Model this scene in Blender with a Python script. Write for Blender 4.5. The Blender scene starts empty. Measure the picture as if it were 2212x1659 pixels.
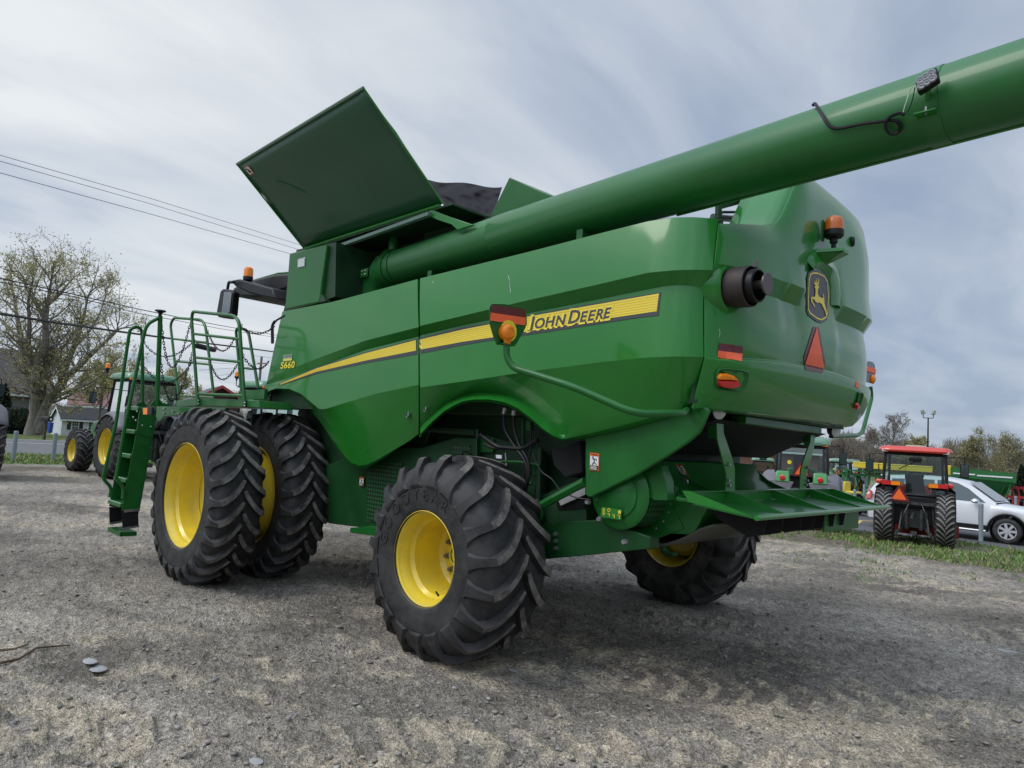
import bpy, math, random
import numpy as np
from mathutils import Vector, Matrix
from mathutils.bvhtree import BVHTree
random.seed(7); rng = np.random.RandomState(11)
S = bpy.context.scene; COL = S.collection
PI = math.pi
# ---------------------------------------------------------------- camera
CP = np.array([7.8184, -3.0272, 1.7479]); FOC = 1499.27
YAW, PIT, ROL = 0.7714, 0.0799, 0.0618
_f0 = np.array([-math.sin(YAW), math.cos(YAW), 0]); _r0 = np.array([math.cos(YAW), math.sin(YAW), 0]); _u0 = np.array([0, 0, 1.])
FF = math.cos(PIT)*_f0+math.sin(PIT)*_u0; _u = math.cos(PIT)*_u0-math.sin(PIT)*_f0
RR = math.cos(ROL)*_r0+math.sin(ROL)*_u; UU = -math.sin(ROL)*_r0+math.cos(ROL)*_u
cd = bpy.data.cameras.new('camera'); cam = bpy.data.objects.new('camera', cd); COL.objects.link(cam)
cam.matrix_world = Matrix(((RR[0], UU[0], -FF[0], CP[0]), (RR[1], UU[1], -FF[1], CP[1]), (RR[2], UU[2], -FF[2], CP[2]), (0, 0, 0, 1)))
cd.sensor_width = 36; cd.lens = 36*FOC/2212; cd.clip_start = .05; cd.clip_end = 3000
S.camera = cam
S.view_settings.view_transform = 'Standard'; S.view_settings.look = 'None'; S.view_settings.exposure = .33; S.view_settings.gamma = 1
# ---------------------------------------------------------------- world: overcast sky
SUN_EL, SUN_AZ = math.radians(50), math.radians(236)      # azimuth from +X, counter-clockwise
w = bpy.data.worlds.new('World'); S.world = w; w.use_nodes = True
nt = w.node_tree; N = nt.nodes; L = nt.links; N.clear()
def nd(nt, t, **k):
    n = nt.nodes.new(t)
    for a, b in k.items():
        if a == 'inp':
            for i, v in b.items(): n.inputs[i].default_value = v
        else: setattr(n, a, b)
    return n
out = nd(nt, 'ShaderNodeOutputWorld')
sky = nd(nt, 'ShaderNodeTexSky', sky_type='NISHITA', sun_disc=False, sun_elevation=SUN_EL, sun_rotation=math.radians(90)-SUN_AZ)
bgs = nd(nt, 'ShaderNodeBackground', inp={1: .09}); L.new(sky.outputs[0], bgs.inputs[0])
tc = nd(nt, 'ShaderNodeTexCoord'); sep = nd(nt, 'ShaderNodeSeparateXYZ'); L.new(tc.outputs['Generated'], sep.inputs[0])
zz = nd(nt, 'ShaderNodeMath', operation='MAXIMUM', inp={1: 0.0}); L.new(sep.outputs[2], zz.inputs[0])
za = nd(nt, 'ShaderNodeMath', operation='ADD', inp={1: .16}); L.new(zz.outputs[0], za.inputs[0])
vd = nd(nt, 'ShaderNodeVectorMath', operation='DIVIDE'); cmb = nd(nt, 'ShaderNodeCombineXYZ')
for i in range(3): L.new(za.outputs[0], cmb.inputs[i])
L.new(tc.outputs['Generated'], vd.inputs[0]); L.new(cmb.outputs[0], vd.inputs[1])
mp = nd(nt, 'ShaderNodeMapping'); mp.inputs['Rotation'].default_value = (0, 0, .78); mp.inputs['Scale'].default_value = (1.1, .52, 0); mp.inputs['Location'].default_value = (3.2, 1.1, 0)
L.new(vd.outputs[0], mp.inputs[0])
n1 = nd(nt, 'ShaderNodeTexNoise', inp={'Scale': .85, 'Detail': 5, 'Roughness': .46, 'Distortion': .6}); L.new(mp.outputs[0], n1.inputs[0])
n2 = nd(nt, 'ShaderNodeTexNoise', inp={'Scale': 2.6, 'Detail': 8, 'Roughness': .52, 'Distortion': .5}); L.new(mp.outputs[0], n2.inputs[0])
mx = nd(nt, 'ShaderNodeMath', operation='MULTIPLY_ADD', inp={1: .62}); L.new(n2.outputs[0], mx.inputs[0]); L.new(n1.outputs[0], mx.inputs[2])
# brighter cloud towards the hidden sun (low, to the left of the machine)
gl = nd(nt, 'ShaderNodeVectorMath', operation='DOT_PRODUCT'); gl.inputs[1].default_value = (-.955, .22, .20); L.new(tc.outputs['Generated'], gl.inputs[0])
gp = nd(nt, 'ShaderNodeMapRange', inp={1: .45, 2: 1.0, 3: 0, 4: .19}); L.new(gl.outputs['Value'], gp.inputs[0])
ga = nd(nt, 'ShaderNodeMath', operation='ADD'); L.new(mx.outputs[0], ga.inputs[0]); L.new(gp.outputs[0], ga.inputs[1])
gr = nd(nt, 'ShaderNodeMapRange', inp={1: .60, 2: 1.30, 3: 0, 4: 1}); L.new(ga.outputs[0], gr.inputs[0])
cr = nd(nt, 'ShaderNodeValToRGB'); L.new(gr.outputs[0], cr.inputs[0])
e = cr.color_ramp.elements; e[0].position = .08; e[0].color = (.275, .335, .445, 1); e[1].position = .95; e[1].color = (.70, .72, .73, 1)
m_ = cr.color_ramp.elements.new(.33); m_.color = (.385, .44, .53, 1); m_ = cr.color_ramp.elements.new(.58); m_.color = (.53, .57, .62, 1)
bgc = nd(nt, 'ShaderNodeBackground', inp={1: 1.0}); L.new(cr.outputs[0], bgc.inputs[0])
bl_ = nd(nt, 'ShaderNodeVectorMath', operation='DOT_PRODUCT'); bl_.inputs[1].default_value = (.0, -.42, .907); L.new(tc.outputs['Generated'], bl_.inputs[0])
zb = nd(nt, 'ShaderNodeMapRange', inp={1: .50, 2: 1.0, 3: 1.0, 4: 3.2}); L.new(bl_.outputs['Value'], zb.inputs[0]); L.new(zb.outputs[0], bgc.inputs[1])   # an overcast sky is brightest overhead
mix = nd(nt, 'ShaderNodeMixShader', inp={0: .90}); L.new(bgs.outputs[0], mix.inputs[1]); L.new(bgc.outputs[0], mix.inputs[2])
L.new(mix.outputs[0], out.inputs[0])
sd = bpy.data.lights.new('sun', 'SUN'); sd.energy = 1.15; sd.angle = math.radians(28); sd.color = (1, .95, .87)
so = bpy.data.objects.new('sun', sd); COL.objects.link(so)
so.rotation_euler = Vector((math.cos(SUN_EL)*math.cos(SUN_AZ), math.cos(SUN_EL)*math.sin(SUN_AZ), math.sin(SUN_EL))).to_track_quat('Z', 'Y').to_euler()

# ---------------------------------------------------------------- sight-line helpers (photo measured on a 2212 px wide copy)
def ray(u, v): return FF+RR*(u-1106)/FOC-UU*(v-829.5)/FOC
def onx(u, v, X): d = ray(u, v); return CP+d*(X-CP[0])/d[0]
def ony(u, v, Y): d = ray(u, v); return CP+d*(Y-CP[1])/d[1]
def onz(u, v, Z): d = ray(u, v); return CP+d*(Z-CP[2])/d[2]
def at(u, depth, z=0.):
    a = (z-CP[2])/depth-FF[2]-RR[2]*(u-1106)/FOC
    v = 829.5-a/UU[2]*FOC
    return CP+ray(u, v)*depth
def dep(u, v, depth): return CP+ray(u, v)*depth
def pxl(P):
    d = np.array(P)-CP; z = d@FF; return 1106+FOC*(d@RR)/z, 829.5-FOC*(d@UU)/z
ZO = dict(A=(0, 900, .3581), B=(1000, 500, .3581), C=(2300, 1500, .3581), D=(2900, 1400, .3581), E=(2700, 600, .3581), F=(1400, 1500, .3907),
          G=(500, 1500, .3255), H=(3400, 1600, .2278), I=(0, 1300, .2278), J=(3000, 1700, .1709), K=(3200, 100, .2278), L=(400, 1150, .2278),
          M=(380, 1700, .1627), N=(1850, 1100, .2278), O=(2300, 1800, .1709), V=(0, 0, 1))
def q(k, *pts):
    x0, y0, s = ZO[k]; return [(.54*x0+s*x, .54*y0+s*y) for x, y in pts]

# ---------------------------------------------------------------- materials
MATS = {}
def mat(name, col, rough=.5, metal=0., coat=0., bump=0., bscale=20., var=0., vscale=3., spec=.5, trans=0., emis=None, dirt=None, alpha=None, det=4):
    if name in MATS: return MATS[name]
    m = bpy.data.materials.new(name); m.use_nodes = True; t = m.node_tree; b = t.nodes['Principled BSDF']
    b.inputs['Base Color'].default_value = (*col, 1); b.inputs['Roughness'].default_value = rough; b.inputs['Metallic'].default_value = metal
    b.inputs['Coat Weight'].default_value = coat; b.inputs['Coat Roughness'].default_value = .09
    b.inputs['Specular IOR Level'].default_value = spec; b.inputs['Transmission Weight'].default_value = trans
    if emis: b.inputs['Emission Color'].default_value = (*emis, 1); b.inputs['Emission Strength'].default_value = 1
    co = nd(t, 'ShaderNodeTexCoord')
    if var > 0 or dirt:
        n = nd(t, 'ShaderNodeTexNoise', inp={'Scale': vscale, 'Detail': 6, 'Roughness': .65}); t.links.new(co.outputs['Object'], n.inputs[0])
        r = nd(t, 'ShaderNodeMapRange', inp={1: .35, 2: .68, 3: 0, 4: 1}); t.links.new(n.outputs[0], r.inputs[0])
        mxc = nd(t, 'ShaderNodeMix', data_type='RGBA'); t.links.new(r.outputs[0], mxc.inputs[0])
        d2 = dirt if dirt else tuple(min(1, c*(1+var)) for c in col)
        c1 = tuple(c*(1-var) for c in col)
        mxc.inputs[6].default_value = (*c1, 1); mxc.inputs[7].default_value = (*d2, 1)
        t.links.new(mxc.outputs[2], b.inputs['Base Color'])
        r2 = nd(t, 'ShaderNodeMapRange', inp={1: .3, 2: .7, 3: max(.02, rough-.08), 4: min(1, rough+.1)}); t.links.new(n.outputs[0], r2.inputs[0]); t.links.new(r2.outputs[0], b.inputs['Roughness'])
    if bump > 0:
        n = nd(t, 'ShaderNodeTexNoise', inp={'Scale': bscale, 'Detail': det, 'Roughness': .6}); t.links.new(co.outputs['Object'], n.inputs[0])
        bm_ = nd(t, 'ShaderNodeBump', inp={'Strength': bump, 'Distance': .01}); t.links.new(n.outputs[0], bm_.inputs['Height']); t.links.new(bm_.outputs[0], b.inputs['Normal'])
    MATS[name] = m; return m
GREEN = mat('green_paint', (.014, .176, .019), .35, coat=.66, bump=.015, bscale=2.0, det=1, spec=.25, var=.10, vscale=.6)
GREEND = mat('green_satin', (.009, .118, .017), .44, coat=.3, var=.14, vscale=3, spec=.3)
GREENA = mat('auger_green', (.011, .130, .024), .45, coat=.25, var=.12, vscale=1.2)
GREENS = mat('green_shade_side', (.006, .055, .012), .5, coat=.15, var=.15, vscale=3, spec=.3)  # base green darkened to paint in the shade below the side panels
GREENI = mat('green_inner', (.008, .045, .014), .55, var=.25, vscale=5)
YEL = mat('wheel_yellow', (.86, .64, .03), .36, coat=.3, var=.06, vscale=5, dirt=(.66, .50, .06))
YELD = mat('decal_yellow', (.85, .68, .05), .4)
CHAR = mat('decal_charcoal', (.045, .045, .055), .4)
BLACK = mat('black_plastic', (.009, .009, .010), .45, var=.3, vscale=9, spec=.3)
BLACKM = mat('black_matt', (.006, .006, .007), .85)
RUB = mat('rubber', (.014, .014, .015), .64, bump=.35, bscale=70, var=.35, vscale=6, dirt=(.048, .046, .045))
RUBL = mat('rubber_worn', (.085, .080, .074), .9, bump=.8, bscale=50, var=.35, vscale=11, dirt=(.24, .22, .195))
STEEL = mat('galvanised', (.45, .46, .47), .38, metal=.9, var=.15, vscale=20)
GREY = mat('grey_post', (.25, .29, .32), .6, var=.1)
REDO = mat('reflector_orange', (1.0, .15, .05), .5)
REDD = mat('reflector_dark_red', (.13, .018, .03), .35)
AMB = mat('amber_lens', (.95, .26, .005), .35, coat=.15, bump=.3, bscale=60)
REDL = mat('red_lens', (.62, .02, .02), .15, coat=.6, bump=.3, bscale=60)
WHITE = mat('white_paint', (.78, .79, .80), .3, coat=.5)
CHROME = mat('chrome', (.75, .76, .78), .15, metal=1)
LENS = mat('clear_lens', (.55, .57, .58), .12, coat=1)
GLASS = mat('tinted_glass', (.045, .07, .072), .05, coat=.5, spec=.8)
MIRR = mat('mirror_glass', (.7, .72, .74), .03, metal=1)
def dots(name, base, hole, sc, sm=False):
    m = mat(name, base, .5); t = m.node_tree; b = t.nodes['Principled BSDF']
    co = nd(t, 'ShaderNodeTexCoord'); v = nd(t, 'ShaderNodeTexVoronoi', inp={'Scale': sc, 'Randomness': 0.0}); t.links.new(co.outputs['Object'], v.inputs[0])
    r = nd(t, 'ShaderNodeMapRange', inp={1: .36, 2: .40, 3: 0, 4: 1}); t.links.new(v.outputs['Distance'], r.inputs[0])
    x = nd(t, 'ShaderNodeMix', data_type='RGBA'); t.links.new(r.outputs[0], x.inputs[0]); x.inputs[6].default_value = (*hole, 1); x.inputs[7].default_value = (*base, 1)
    t.links.new(x.outputs[2], b.inputs['Base Color']); return m
PERF = dots('perforated_sheet', (.012, .085, .020), (.002, .004, .003), 24)
def see_glass():
    m = mat('clear_glass', (.6, .72, .70), .03); t = m.node_tree; b = t.nodes['Principled BSDF']
    tr = nd(t, 'ShaderNodeBsdfTransparent'); tr.inputs[0].default_value = (.72, .82, .80, 1); gx = nd(t, 'ShaderNodeBsdfGlossy', inp={'Roughness': .03})
    lw = nd(t, 'ShaderNodeLayerWeight', inp={0: .35}); ms = nd(t, 'ShaderNodeMixShader'); t.links.new(lw.outputs['Fresnel'], ms.inputs[0])
    t.links.new(tr.outputs[0], ms.inputs[1]); t.links.new(gx.outputs[0], ms.inputs[2]); t.links.new(ms.outputs[0], t.nodes['Material Output'].inputs[0]); return m
CLEAR = see_glass()

# ---------------------------------------------------------------- mesh builder
class MB:
    def __init__(s): s.v = []; s.f = []
    def add(s, vs, fs):
        o = len(s.v); s.v += [tuple(map(float, p)) for p in vs]; s.f += [tuple(o+i for i in f) for f in fs]; return s
    def box(s, c, d, R=None, taper=1.):
        x, y, z = d[0]/2, d[1]/2, d[2]/2
        P = [(-x, -y, -z), (x, -y, -z), (x, y, -z), (-x, y, -z), (-x*taper, -y*taper, z), (x*taper, -y*taper, z), (x*taper, y*taper, z), (-x*taper, y*taper, z)]
        P = [Vector(p) for p in P]
        if R is not None: P = [R@p for p in P]
        c = Vector(c); return s.add([p+c for p in P], [(0, 3, 2, 1), (4, 5, 6, 7), (0, 1, 5, 4), (1, 2, 6, 5), (2, 3, 7, 6), (3, 0, 4, 7)])
    def b2(s, lo, hi): return s.box([(a+b)/2 for a, b in zip(lo, hi)], [abs(b-a) for a, b in zip(lo, hi)])
    def tube(s, path, r, n=8, cap=True, closed=False):
        P = [Vector(p) for p in path]; m = len(P); rs = r if hasattr(r, '__len__') else [r]*m
        T = []
        for i in range(m):
            a = P[(i-1) % m] if (closed or i > 0) else P[i]; b = P[(i+1) % m] if (closed or i < m-1) else P[i]
            d = (b-a); T.append(d.normalized() if d.length > 1e-9 else Vector((0, 0, 1)))
        up = Vector((0, 0, 1)) if abs(T[0].z) < .9 else Vector((1, 0, 0)); x = T[0].cross(up).normalized(); vs = []
        for i in range(m):
            x = (x-T[i]*x.dot(T[i])); x = x.normalized() if x.length > 1e-6 else T[i].orthogonal().normalized(); y = T[i].cross(x)
            for k in range(n):
                a = 2*PI*k/n; vs.append(P[i]+(x*math.cos(a)+y*math.sin(a))*rs[i])
        fs = []
        for i in range(m if closed else m-1):
            j = (i+1) % m
            for k in range(n): l = (k+1) % n; fs.append((i*n+k, i*n+l, j*n+l, j*n+k))
        if cap and not closed: fs.append(tuple(range(n))[::-1]); fs.append(tuple((m-1)*n+k for k in range(n)))
        return s.add(vs, fs)
    def lathe(s, prof, c, ax, n=32, cap=False, a0=0, a1=2*PI):
        # prof: (radius, distance along axis)
        ax = Vector(ax).normalized(); c = Vector(c)
        x = ax.orthogonal().normalized() if abs(ax.z) > .5 else ax.cross(Vector((0, 0, 1))).normalized(); y = ax.cross(x)
        full = abs(a1-a0-2*PI) < 1e-6; m = n if full else n+1; vs = []
        for r, h in prof:
            for k in range(m):
                a = a0+(a1-a0)*k/n; vs.append(c+ax*h+(x*math.cos(a)+y*math.sin(a))*r)
        fs = []
        for i in range(len(prof)-1):
            for k in range(n): l = (k+1) % m; fs.append((i*m+k, i*m+l, (i+1)*m+l, (i+1)*m+k))
        if cap: fs.append(tuple(range(m))[::-1]); fs.append(tuple((len(prof)-1)*m+k for k in range(m)))
        return s.add(vs, fs)
    def prism(s, poly, off):
        # poly: 3D outline, off: 3D extrusion vector
        n = len(poly); off = Vector(off); P = [Vector(p) for p in poly]
        s.add(P+[p+off for p in P], [tuple(range(n)), tuple(range(2*n-1, n-1, -1))]+[(i, i+n, (i+1) % n+n, (i+1) % n) for i in range(n)]); return s
    def grid(s, rows, flip=False):
        n = len(rows[0]); vs = [p for r in rows for p in r]; fs = []
        for i in range(len(rows)-1):
            for j in range(n-1):
                f = (i*n+j, i*n+j+1, (i+1)*n+j+1, (i+1)*n+j); fs.append(f[::-1] if flip else f)
        return s.add(vs, fs)
    def sphere(s, c, r, n=10, sz=1., half=False):
        m = n//2; prof = []
        for i in range(m+1):
            a = (PI/2 if half else PI)*i/m; prof.append((max(1e-4, r*math.sin(a)), -r*math.cos(a)*sz if not half else r*(1-math.cos(a))*0+r*math.cos(a)*sz))
        return s.lathe(prof, c, (0, 0, 1), n)
    def build(s, name, m, parent=None, ang=35, bev=0., solid=0., wn=True, off=-1, fixn=True, face=None, es=0):
        me = bpy.data.meshes.new(name); me.from_pydata(s.v, [], s.f); me.update()
        if fixn:
            import bmesh
            b = bmesh.new(); b.from_mesh(me); bmesh.ops.remove_doubles(b, verts=b.verts, dist=1e-5); bmesh.ops.recalc_face_normals(b, faces=b.faces); b.to_mesh(me); b.free()
        if face is not None:
            if sum((p.normal*p.area for p in me.polygons), Vector()).dot(Vector(face)) < 0: me.flip_normals()
        for mm in (m if isinstance(m, (list, tuple)) else [m]): me.materials.append(mm)
        if ang:
            me.polygons.foreach_set('use_smooth', [True]*len(me.polygons)); me.set_sharp_from_angle(angle=math.radians(ang))
        o = bpy.data.objects.new(name, me); COL.objects.link(o)
        if solid: mo = o.modifiers.new('s', 'SOLIDIFY'); mo.thickness = solid; mo.offset = off
        if es: mo = o.modifiers.new('e', 'EDGE_SPLIT'); mo.split_angle = math.radians(es)
        if bev: mo = o.modifiers.new('b', 'BEVEL'); mo.width = bev; mo.segments = 2; mo.limit_method = 'ANGLE'; mo.angle_limit = math.radians(40); mo.harden_normals = False
        if parent is not None: o.parent = parent; o.matrix_parent_inverse = parent.matrix_world.inverted() if INV else Matrix()
        return o
INV = False
def tag(o, label=None, cat=None, group=None, kind=None):
    if label: o['label'] = label
    if cat: o['category'] = cat
    if group: o['group'] = group
    if kind: o['kind'] = kind
    return o
def thing(name, label, cat, loc=(0, 0, 0), rz=0., group=None, scale=1.):
    o = bpy.data.objects.new(name, None); COL.objects.link(o); o.empty_display_size = .2
    o.location = loc; o.rotation_euler = (0, 0, rz); o.scale = (scale,)*3
    return tag(o, label, cat, group)
def copytree(o, parent=None):
    c = o.copy(); COL.objects.link(c)
    if parent is not None: c.parent = parent
    for ch in list(o.children): copytree(ch, c)
    return c
def arc(c, r, a0, a1, n, ax='xz'):
    o = []
    for i in range(n+1):
        a = a0+(a1-a0)*i/n; o.append((c[0]+r*math.cos(a), c[1], c[2]+r*math.sin(a)) if ax == 'xz' else (c[0], c[1]+r*math.cos(a), c[2]+r*math.sin(a)))
    return o
def rnd(path, r=.08, n=5):
    """round the corners of a 3D polyline"""
    P = [Vector(p) for p in path]; o = [P[0]]
    for i in range(1, len(P)-1):
        a = (P[i-1]-P[i]); b = (P[i+1]-P[i]); k = min(r, a.length*.49, b.length*.49); a.normalize(); b.normalize()
        s_, e_ = P[i]+a*k, P[i]+b*k
        for j in range(n+1):
            t = j/n; o.append(s_*(1-t)**2+P[i]*2*t*(1-t)+e_*t*t)
    o.append(P[-1]); return o
def text_mesh(body, size=1., extrude=0., shear=0., offset=0., space=1.):
    cu = bpy.data.curves.new('t', 'FONT'); cu.body = body; cu.size = size; cu.extrude = extrude; cu.shear = shear; cu.offset = offset; cu.space_character = space; cu.resolution_u = 3
    o = bpy.data.objects.new('t', cu); COL.objects.link(o); dg = bpy.context.evaluated_depsgraph_get(); me = bpy.data.meshes.new_from_object(o.evaluated_get(dg))
    vs = [tuple(v.co) for v in me.vertices]; fs = [tuple(p.vertices) for p in me.polygons]
    bpy.data.objects.remove(o); bpy.data.curves.remove(cu); bpy.data.meshes.remove(me); return vs, fs
# ---------------------------------------------------------------- value noise in numpy
def vnoise(x, y, seed=0):
    xi = np.floor(x).astype(np.int64); yi = np.floor(y).astype(np.int64); xf = x-xi; yf = y-yi
    def h(a, b):
        n = (a*374761393+b*668265263+seed*1442695041) & 0xffffffff; n = ((n ^ (n >> 13))*1274126177) & 0xffffffff; return ((n ^ (n >> 16)) & 0xffff)/65535.
    sx = xf*xf*(3-2*xf); sy = yf*yf*(3-2*yf)
    return (h(xi, yi)*(1-sx)+h(xi+1, yi)*sx)*(1-sy)+(h(xi, yi+1)*(1-sx)+h(xi+1, yi+1)*sx)*sy
def fbm(x, y, o=4, seed=0, g=.5):
    a = 0; amp = 1; t = 0
    for i in range(o): a = a+amp*vnoise(x*2**i+i*17.3, y*2**i-i*9.1, seed+i); t += amp; amp *= g
    return a/t
# ================================================================ THE COMBINE HARVESTER
CH = thing('combine_harvester', 'large green combine harvester with raised grain tank lid, long unloading auger and yellow wheels', 'combine harvester', (0, 0, 0))
YC = 2.55
plan = [(-1.0, .9), (5.05, .9)]
for i in range(1, 40):
    t = i/40.; dy = 1.65*(1-2*(3*t*t-2*t*t*t)) if False else 1.65*math.cos(PI*t)
    dy = 1.65*math.copysign(abs(math.cos(PI*t))**.55, math.cos(PI*t))
    plan.append((5.05+.68*max(0, 1-abs(dy/1.65)**4.5)**(1/4.5), YC-dy))
plan += [(5.05, 4.2), (-1, 4.2)]
plan = np.array(plan)
def offplan(d):
    t = np.gradient(plan, axis=0); t /= np.linalg.norm(t, axis=1)[:, None]; n = np.stack([t[:, 1], -t[:, 0]], 1)
    return plan+n*d
def onbody(u, v, d=0.):
    r = ray(u, v); P = offplan(d); best = None
    for a, b in zip(P[:-1], P[1:]):
        e = b-a; M2 = np.array([[r[0], -e[0]], [r[1], -e[1]]]); de = np.linalg.det(M2)
        if abs(de) < 1e-9: continue
        s_, t_ = np.linalg.solve(M2, a-CP[:2])
        if s_ > .5 and -1e-4 <= t_ <= 1+1e-4 and (best is None or s_ < best): best = s_
    return CP+r*best if best else ony(u, v, .9-d)
def planpt(Y, d=0.):
    P = offplan(d); m = (P[:, 0] > 4.9)
    Q = P[m]; i = np.argsort(Q[:, 1]); return float(np.interp(Y, Q[i, 1], Q[i, 0]))
def sample(line, fr):
    us = np.array([p[0] for p in line], float); vs = np.array([p[1] for p in line], float)
    u = us[0]+(us[-1]-us[0])*fr; return np.stack([u, np.interp(u, us, vs)], 1)
def patch(lines, n=60, sub=4, bul=None):
    rows = []; fr = np.linspace(0, 1, n)
    L3 = []
    for ln, d in lines:
        s_ = sample(ln, fr); dd = d(fr) if callable(d) else np.full(n, d)
        L3.append([onbody(a, b, c) for (a, b), c in zip(s_, dd)])
    for i in range(len(L3)-1):
        k = sub if isinstance(sub, int) else sub[i]; bb = bul[i] if bul else 0
        for j in range(k):
            t = j/k; rows.append([a*(1-t)+b*t+np.array([0, -bb*4*t*(1-t), 0]) for a, b in zip(L3[i], L3[i+1])])
    rows.append(L3[-1]); return rows
# --- front side panel
fp = [
 (q('V', (610, 673), (714, 653), (742, 646), (902, 603)), 0.),
 (q('V', (577, 824), (604, 807), (683, 775), (790, 735.5), (904, 706.5)), lambda f: .01+.06*f),
 (q('V', (575, 831), (604, 823), (683, 795), (790, 756), (904, 727)), 0.),
 (q('V', (573.5, 848), (595, 839), (625, 840), (651, 851), (672, 869), (690, 884), (705, 883), (756, 867), (810, 851), (904, 831)), lambda f: .02+.015*f),
 (q('V', (573, 854), (595, 846), (625, 849), (651, 861), (670, 881), (693, 907.7), (719, 950), (742, 982.5), (758, 998.8), (774, 1008), (791, 1007), (810, 997), (834, 970+15), (885, 946), (904, 935)), -.10),
 (q('V', (573, 858), (595, 850), (625, 853), (651, 866), (670, 887), (693, 913), (719, 955), (742, 987), (758, 1003), (774, 1012), (791, 1011), (810, 1001), (834, 987), (885, 950), (904, 939)), -.16),
]
fp[4] = (q('V', (573, 854), (595, 846), (625, 849), (651, 861), (670, 881), (693, 907.7), (719, 950), (742, 982.5), (758, 998.8), (774, 1006), (791, 1004), (810, 996), (834, 982), (885, 952), (904, 937)), lambda f: -.10-.03*f)
def zones(lines, n, sub, bul):
    g = MB()
    for i in range(len(lines)-1): g.grid(patch(lines[i:i+2], n, sub[i], [bul[i]]))
    return g
P1 = zones(fp, 90, [5, 2, 5, 6, 1], [.004, 0, .002, .0, 0]).build('side_panel', GREEN, CH, ang=60, solid=.02, face=(0, -1, 0), es=13)
rp = [
 (q('V', (907.5, 601.5), (1134, 546), (1300, 503), (1400, 478), (1458, 469.5), (1500, 469), (1551, 472.6)), 0.),
 (q('V', (907.5, 704), (1134, 650), (1300, 612.5), (1400, 589), (1458, 583.6), (1500, 582.5), (1539, 583)), .075),
 (q('V', (907.5, 725), (1000, 703), (1057, 691), (1145, 676), (1272, 651), (1432, 619), (1458, 616.5), (1490, 617), (1519, 623)), 0.),
 (q('V', (907.5, 837), (1000, 824), (1134, 804), (1300, 782), (1400, 772), (1458, 769.8), (1519.6, 771)), .035),
 (q('V', (907.5, 922), (932, 898), (959, 874.5), (975, 864.7), (998, 855), (1022, 848), (1051, 846.4), (1079, 849), (1104, 855), (1136, 871), (1163, 892.4), (1193, 920), (1212, 940), (1250, 936), (1349, 912), (1440, 888), (1494.5, 870)), lambda f: np.where(f < .52, -.13, -.13)),
 (q('V', (907.5, 938), (932, 912), (959, 888), (982, 874.5), (999, 867), (1022, 862.8), (1056, 862.4), (1090, 868.5), (1117.5, 881), (1145, 901.5), (1172, 925.5), (1193, 940), (1214, 949), (1250, 942), (1349, 918), (1440, 893), (1494.5, 873)), lambda f: np.where(f < .48, .01, np.where(f < .535, .01-.15*(f-.48)/.055, -.14))),
 (q('V', (907.5, 945), (932, 918), (959, 894), (982, 881), (999, 873.5), (1022, 869), (1056, 868.6), (1090, 875), (1117.5, 887), (1145, 907.5), (1172, 930.5), (1193, 944), (1214, 954), (1250, 949), (1349, 927), (1440, 903), (1495, 880)), lambda f: np.where(f < .5, -.05, -.20)),
]
P2 = zones(rp, 110, [6, 2, 6, 7, 3, 1], [.004, 0, .003, .002, 0, 0]).build('side_panel', GREEN, CH, ang=60, solid=.02, face=(0, -1, 0), es=13)
P2['label'] = 'rear side panel over the steering wheel with lettered yellow stripe'; P1['label'] = 'front side panel behind the dual drive wheels'
# --- rear hood (surface around the back)
def ss(a, b, x): t = np.clip((x-a)/(b-a), 0, 1); return t*t*(3-2*t)
Ys = np.concatenate([[1.10, 1.16, 1.25, 1.35, 1.5, 1.65, 1.74, 1.80, 1.86, 1.92, 1.98, 2.04, 2.1, 2.16, 2.22], np.linspace(2.3, 3.6, 22), [3.7, 3.78, 3.84, 3.9, 3.95, 3.99, 4.03, 4.07, 4.10, 4.13, 4.16]])
def ztop(Y):
    if Y < 1.74: return 3.26+.14*(Y-1.1)/.64
    if Y < 2.3: return 3.40+.57*(1-(1-(Y-1.74)/.56)**.55 if False else ss(1.70, 2.28, Y)*.97+.03*(Y-1.74)/.56)
    if Y < 3.55: return 3.97-.02*((Y-2.3)/1.25)**2
    return 3.95-.36*((Y-3.55)/.61)**2.2
def rz(Y): dy = Y-YC; return 2.34+.085*(1-(dy/1.6)**2)+.02*dy
def bz(Y): return 2.90+.03*(Y-1.1)
def hoodpt(Y, z, d): X = planpt(Y, d); return np.array([X, Y, z])
rows = []; seam = {'top': (1554, 473.6), 'bt': (1541, 584), 'bb': (1521.5, 625.5), 'rg': (1522.5, 771), 'bo': (1498, 872)}
colz = []
for Y in Ys:
    c_ = 0
    zt = ztop(Y); zb1 = bz(Y)+.07; zb0 = bz(Y)-.05; zr = rz(Y)
    band = 1.0
    if 1.1 < Y < 1.85: band = .55
    if 2.1 < Y < 2.95: band = max(0, 1-ss(2.1, 2.25, Y)*(1-ss(2.85, 2.95, Y)))
    pts = [(zt, -.02), (zt-.05, .0)]
    for t in (.25, .5, .75): pts.append((zt-.05+(zb1-zt+.05)*t, .03+.02*t))
    pts += [(zb1, .03+.045*band), (zb0, .03-.03*band)]
    for t in (.2, .4, .6, .8): pts.append((zb0+(zr+.04-zb0)*t, .03-.03*band+(.03*band)*t+.02*math.sin(PI*t)))
    pts += [(zr+.030, .022), (zr+.014, .072), (zr-.012, .074)]
    zbo = 2.03+.015*(Y-1.1)
    for t in (.3, .6, .85, 1.): pts.append((zr-.01+(zbo-zr+.01)*t, .066-.14*t**2.2))
    pts.append((zbo-.015, -.14))
    colz.append([hoodpt(Y, z, d) for z, d in pts])
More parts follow.
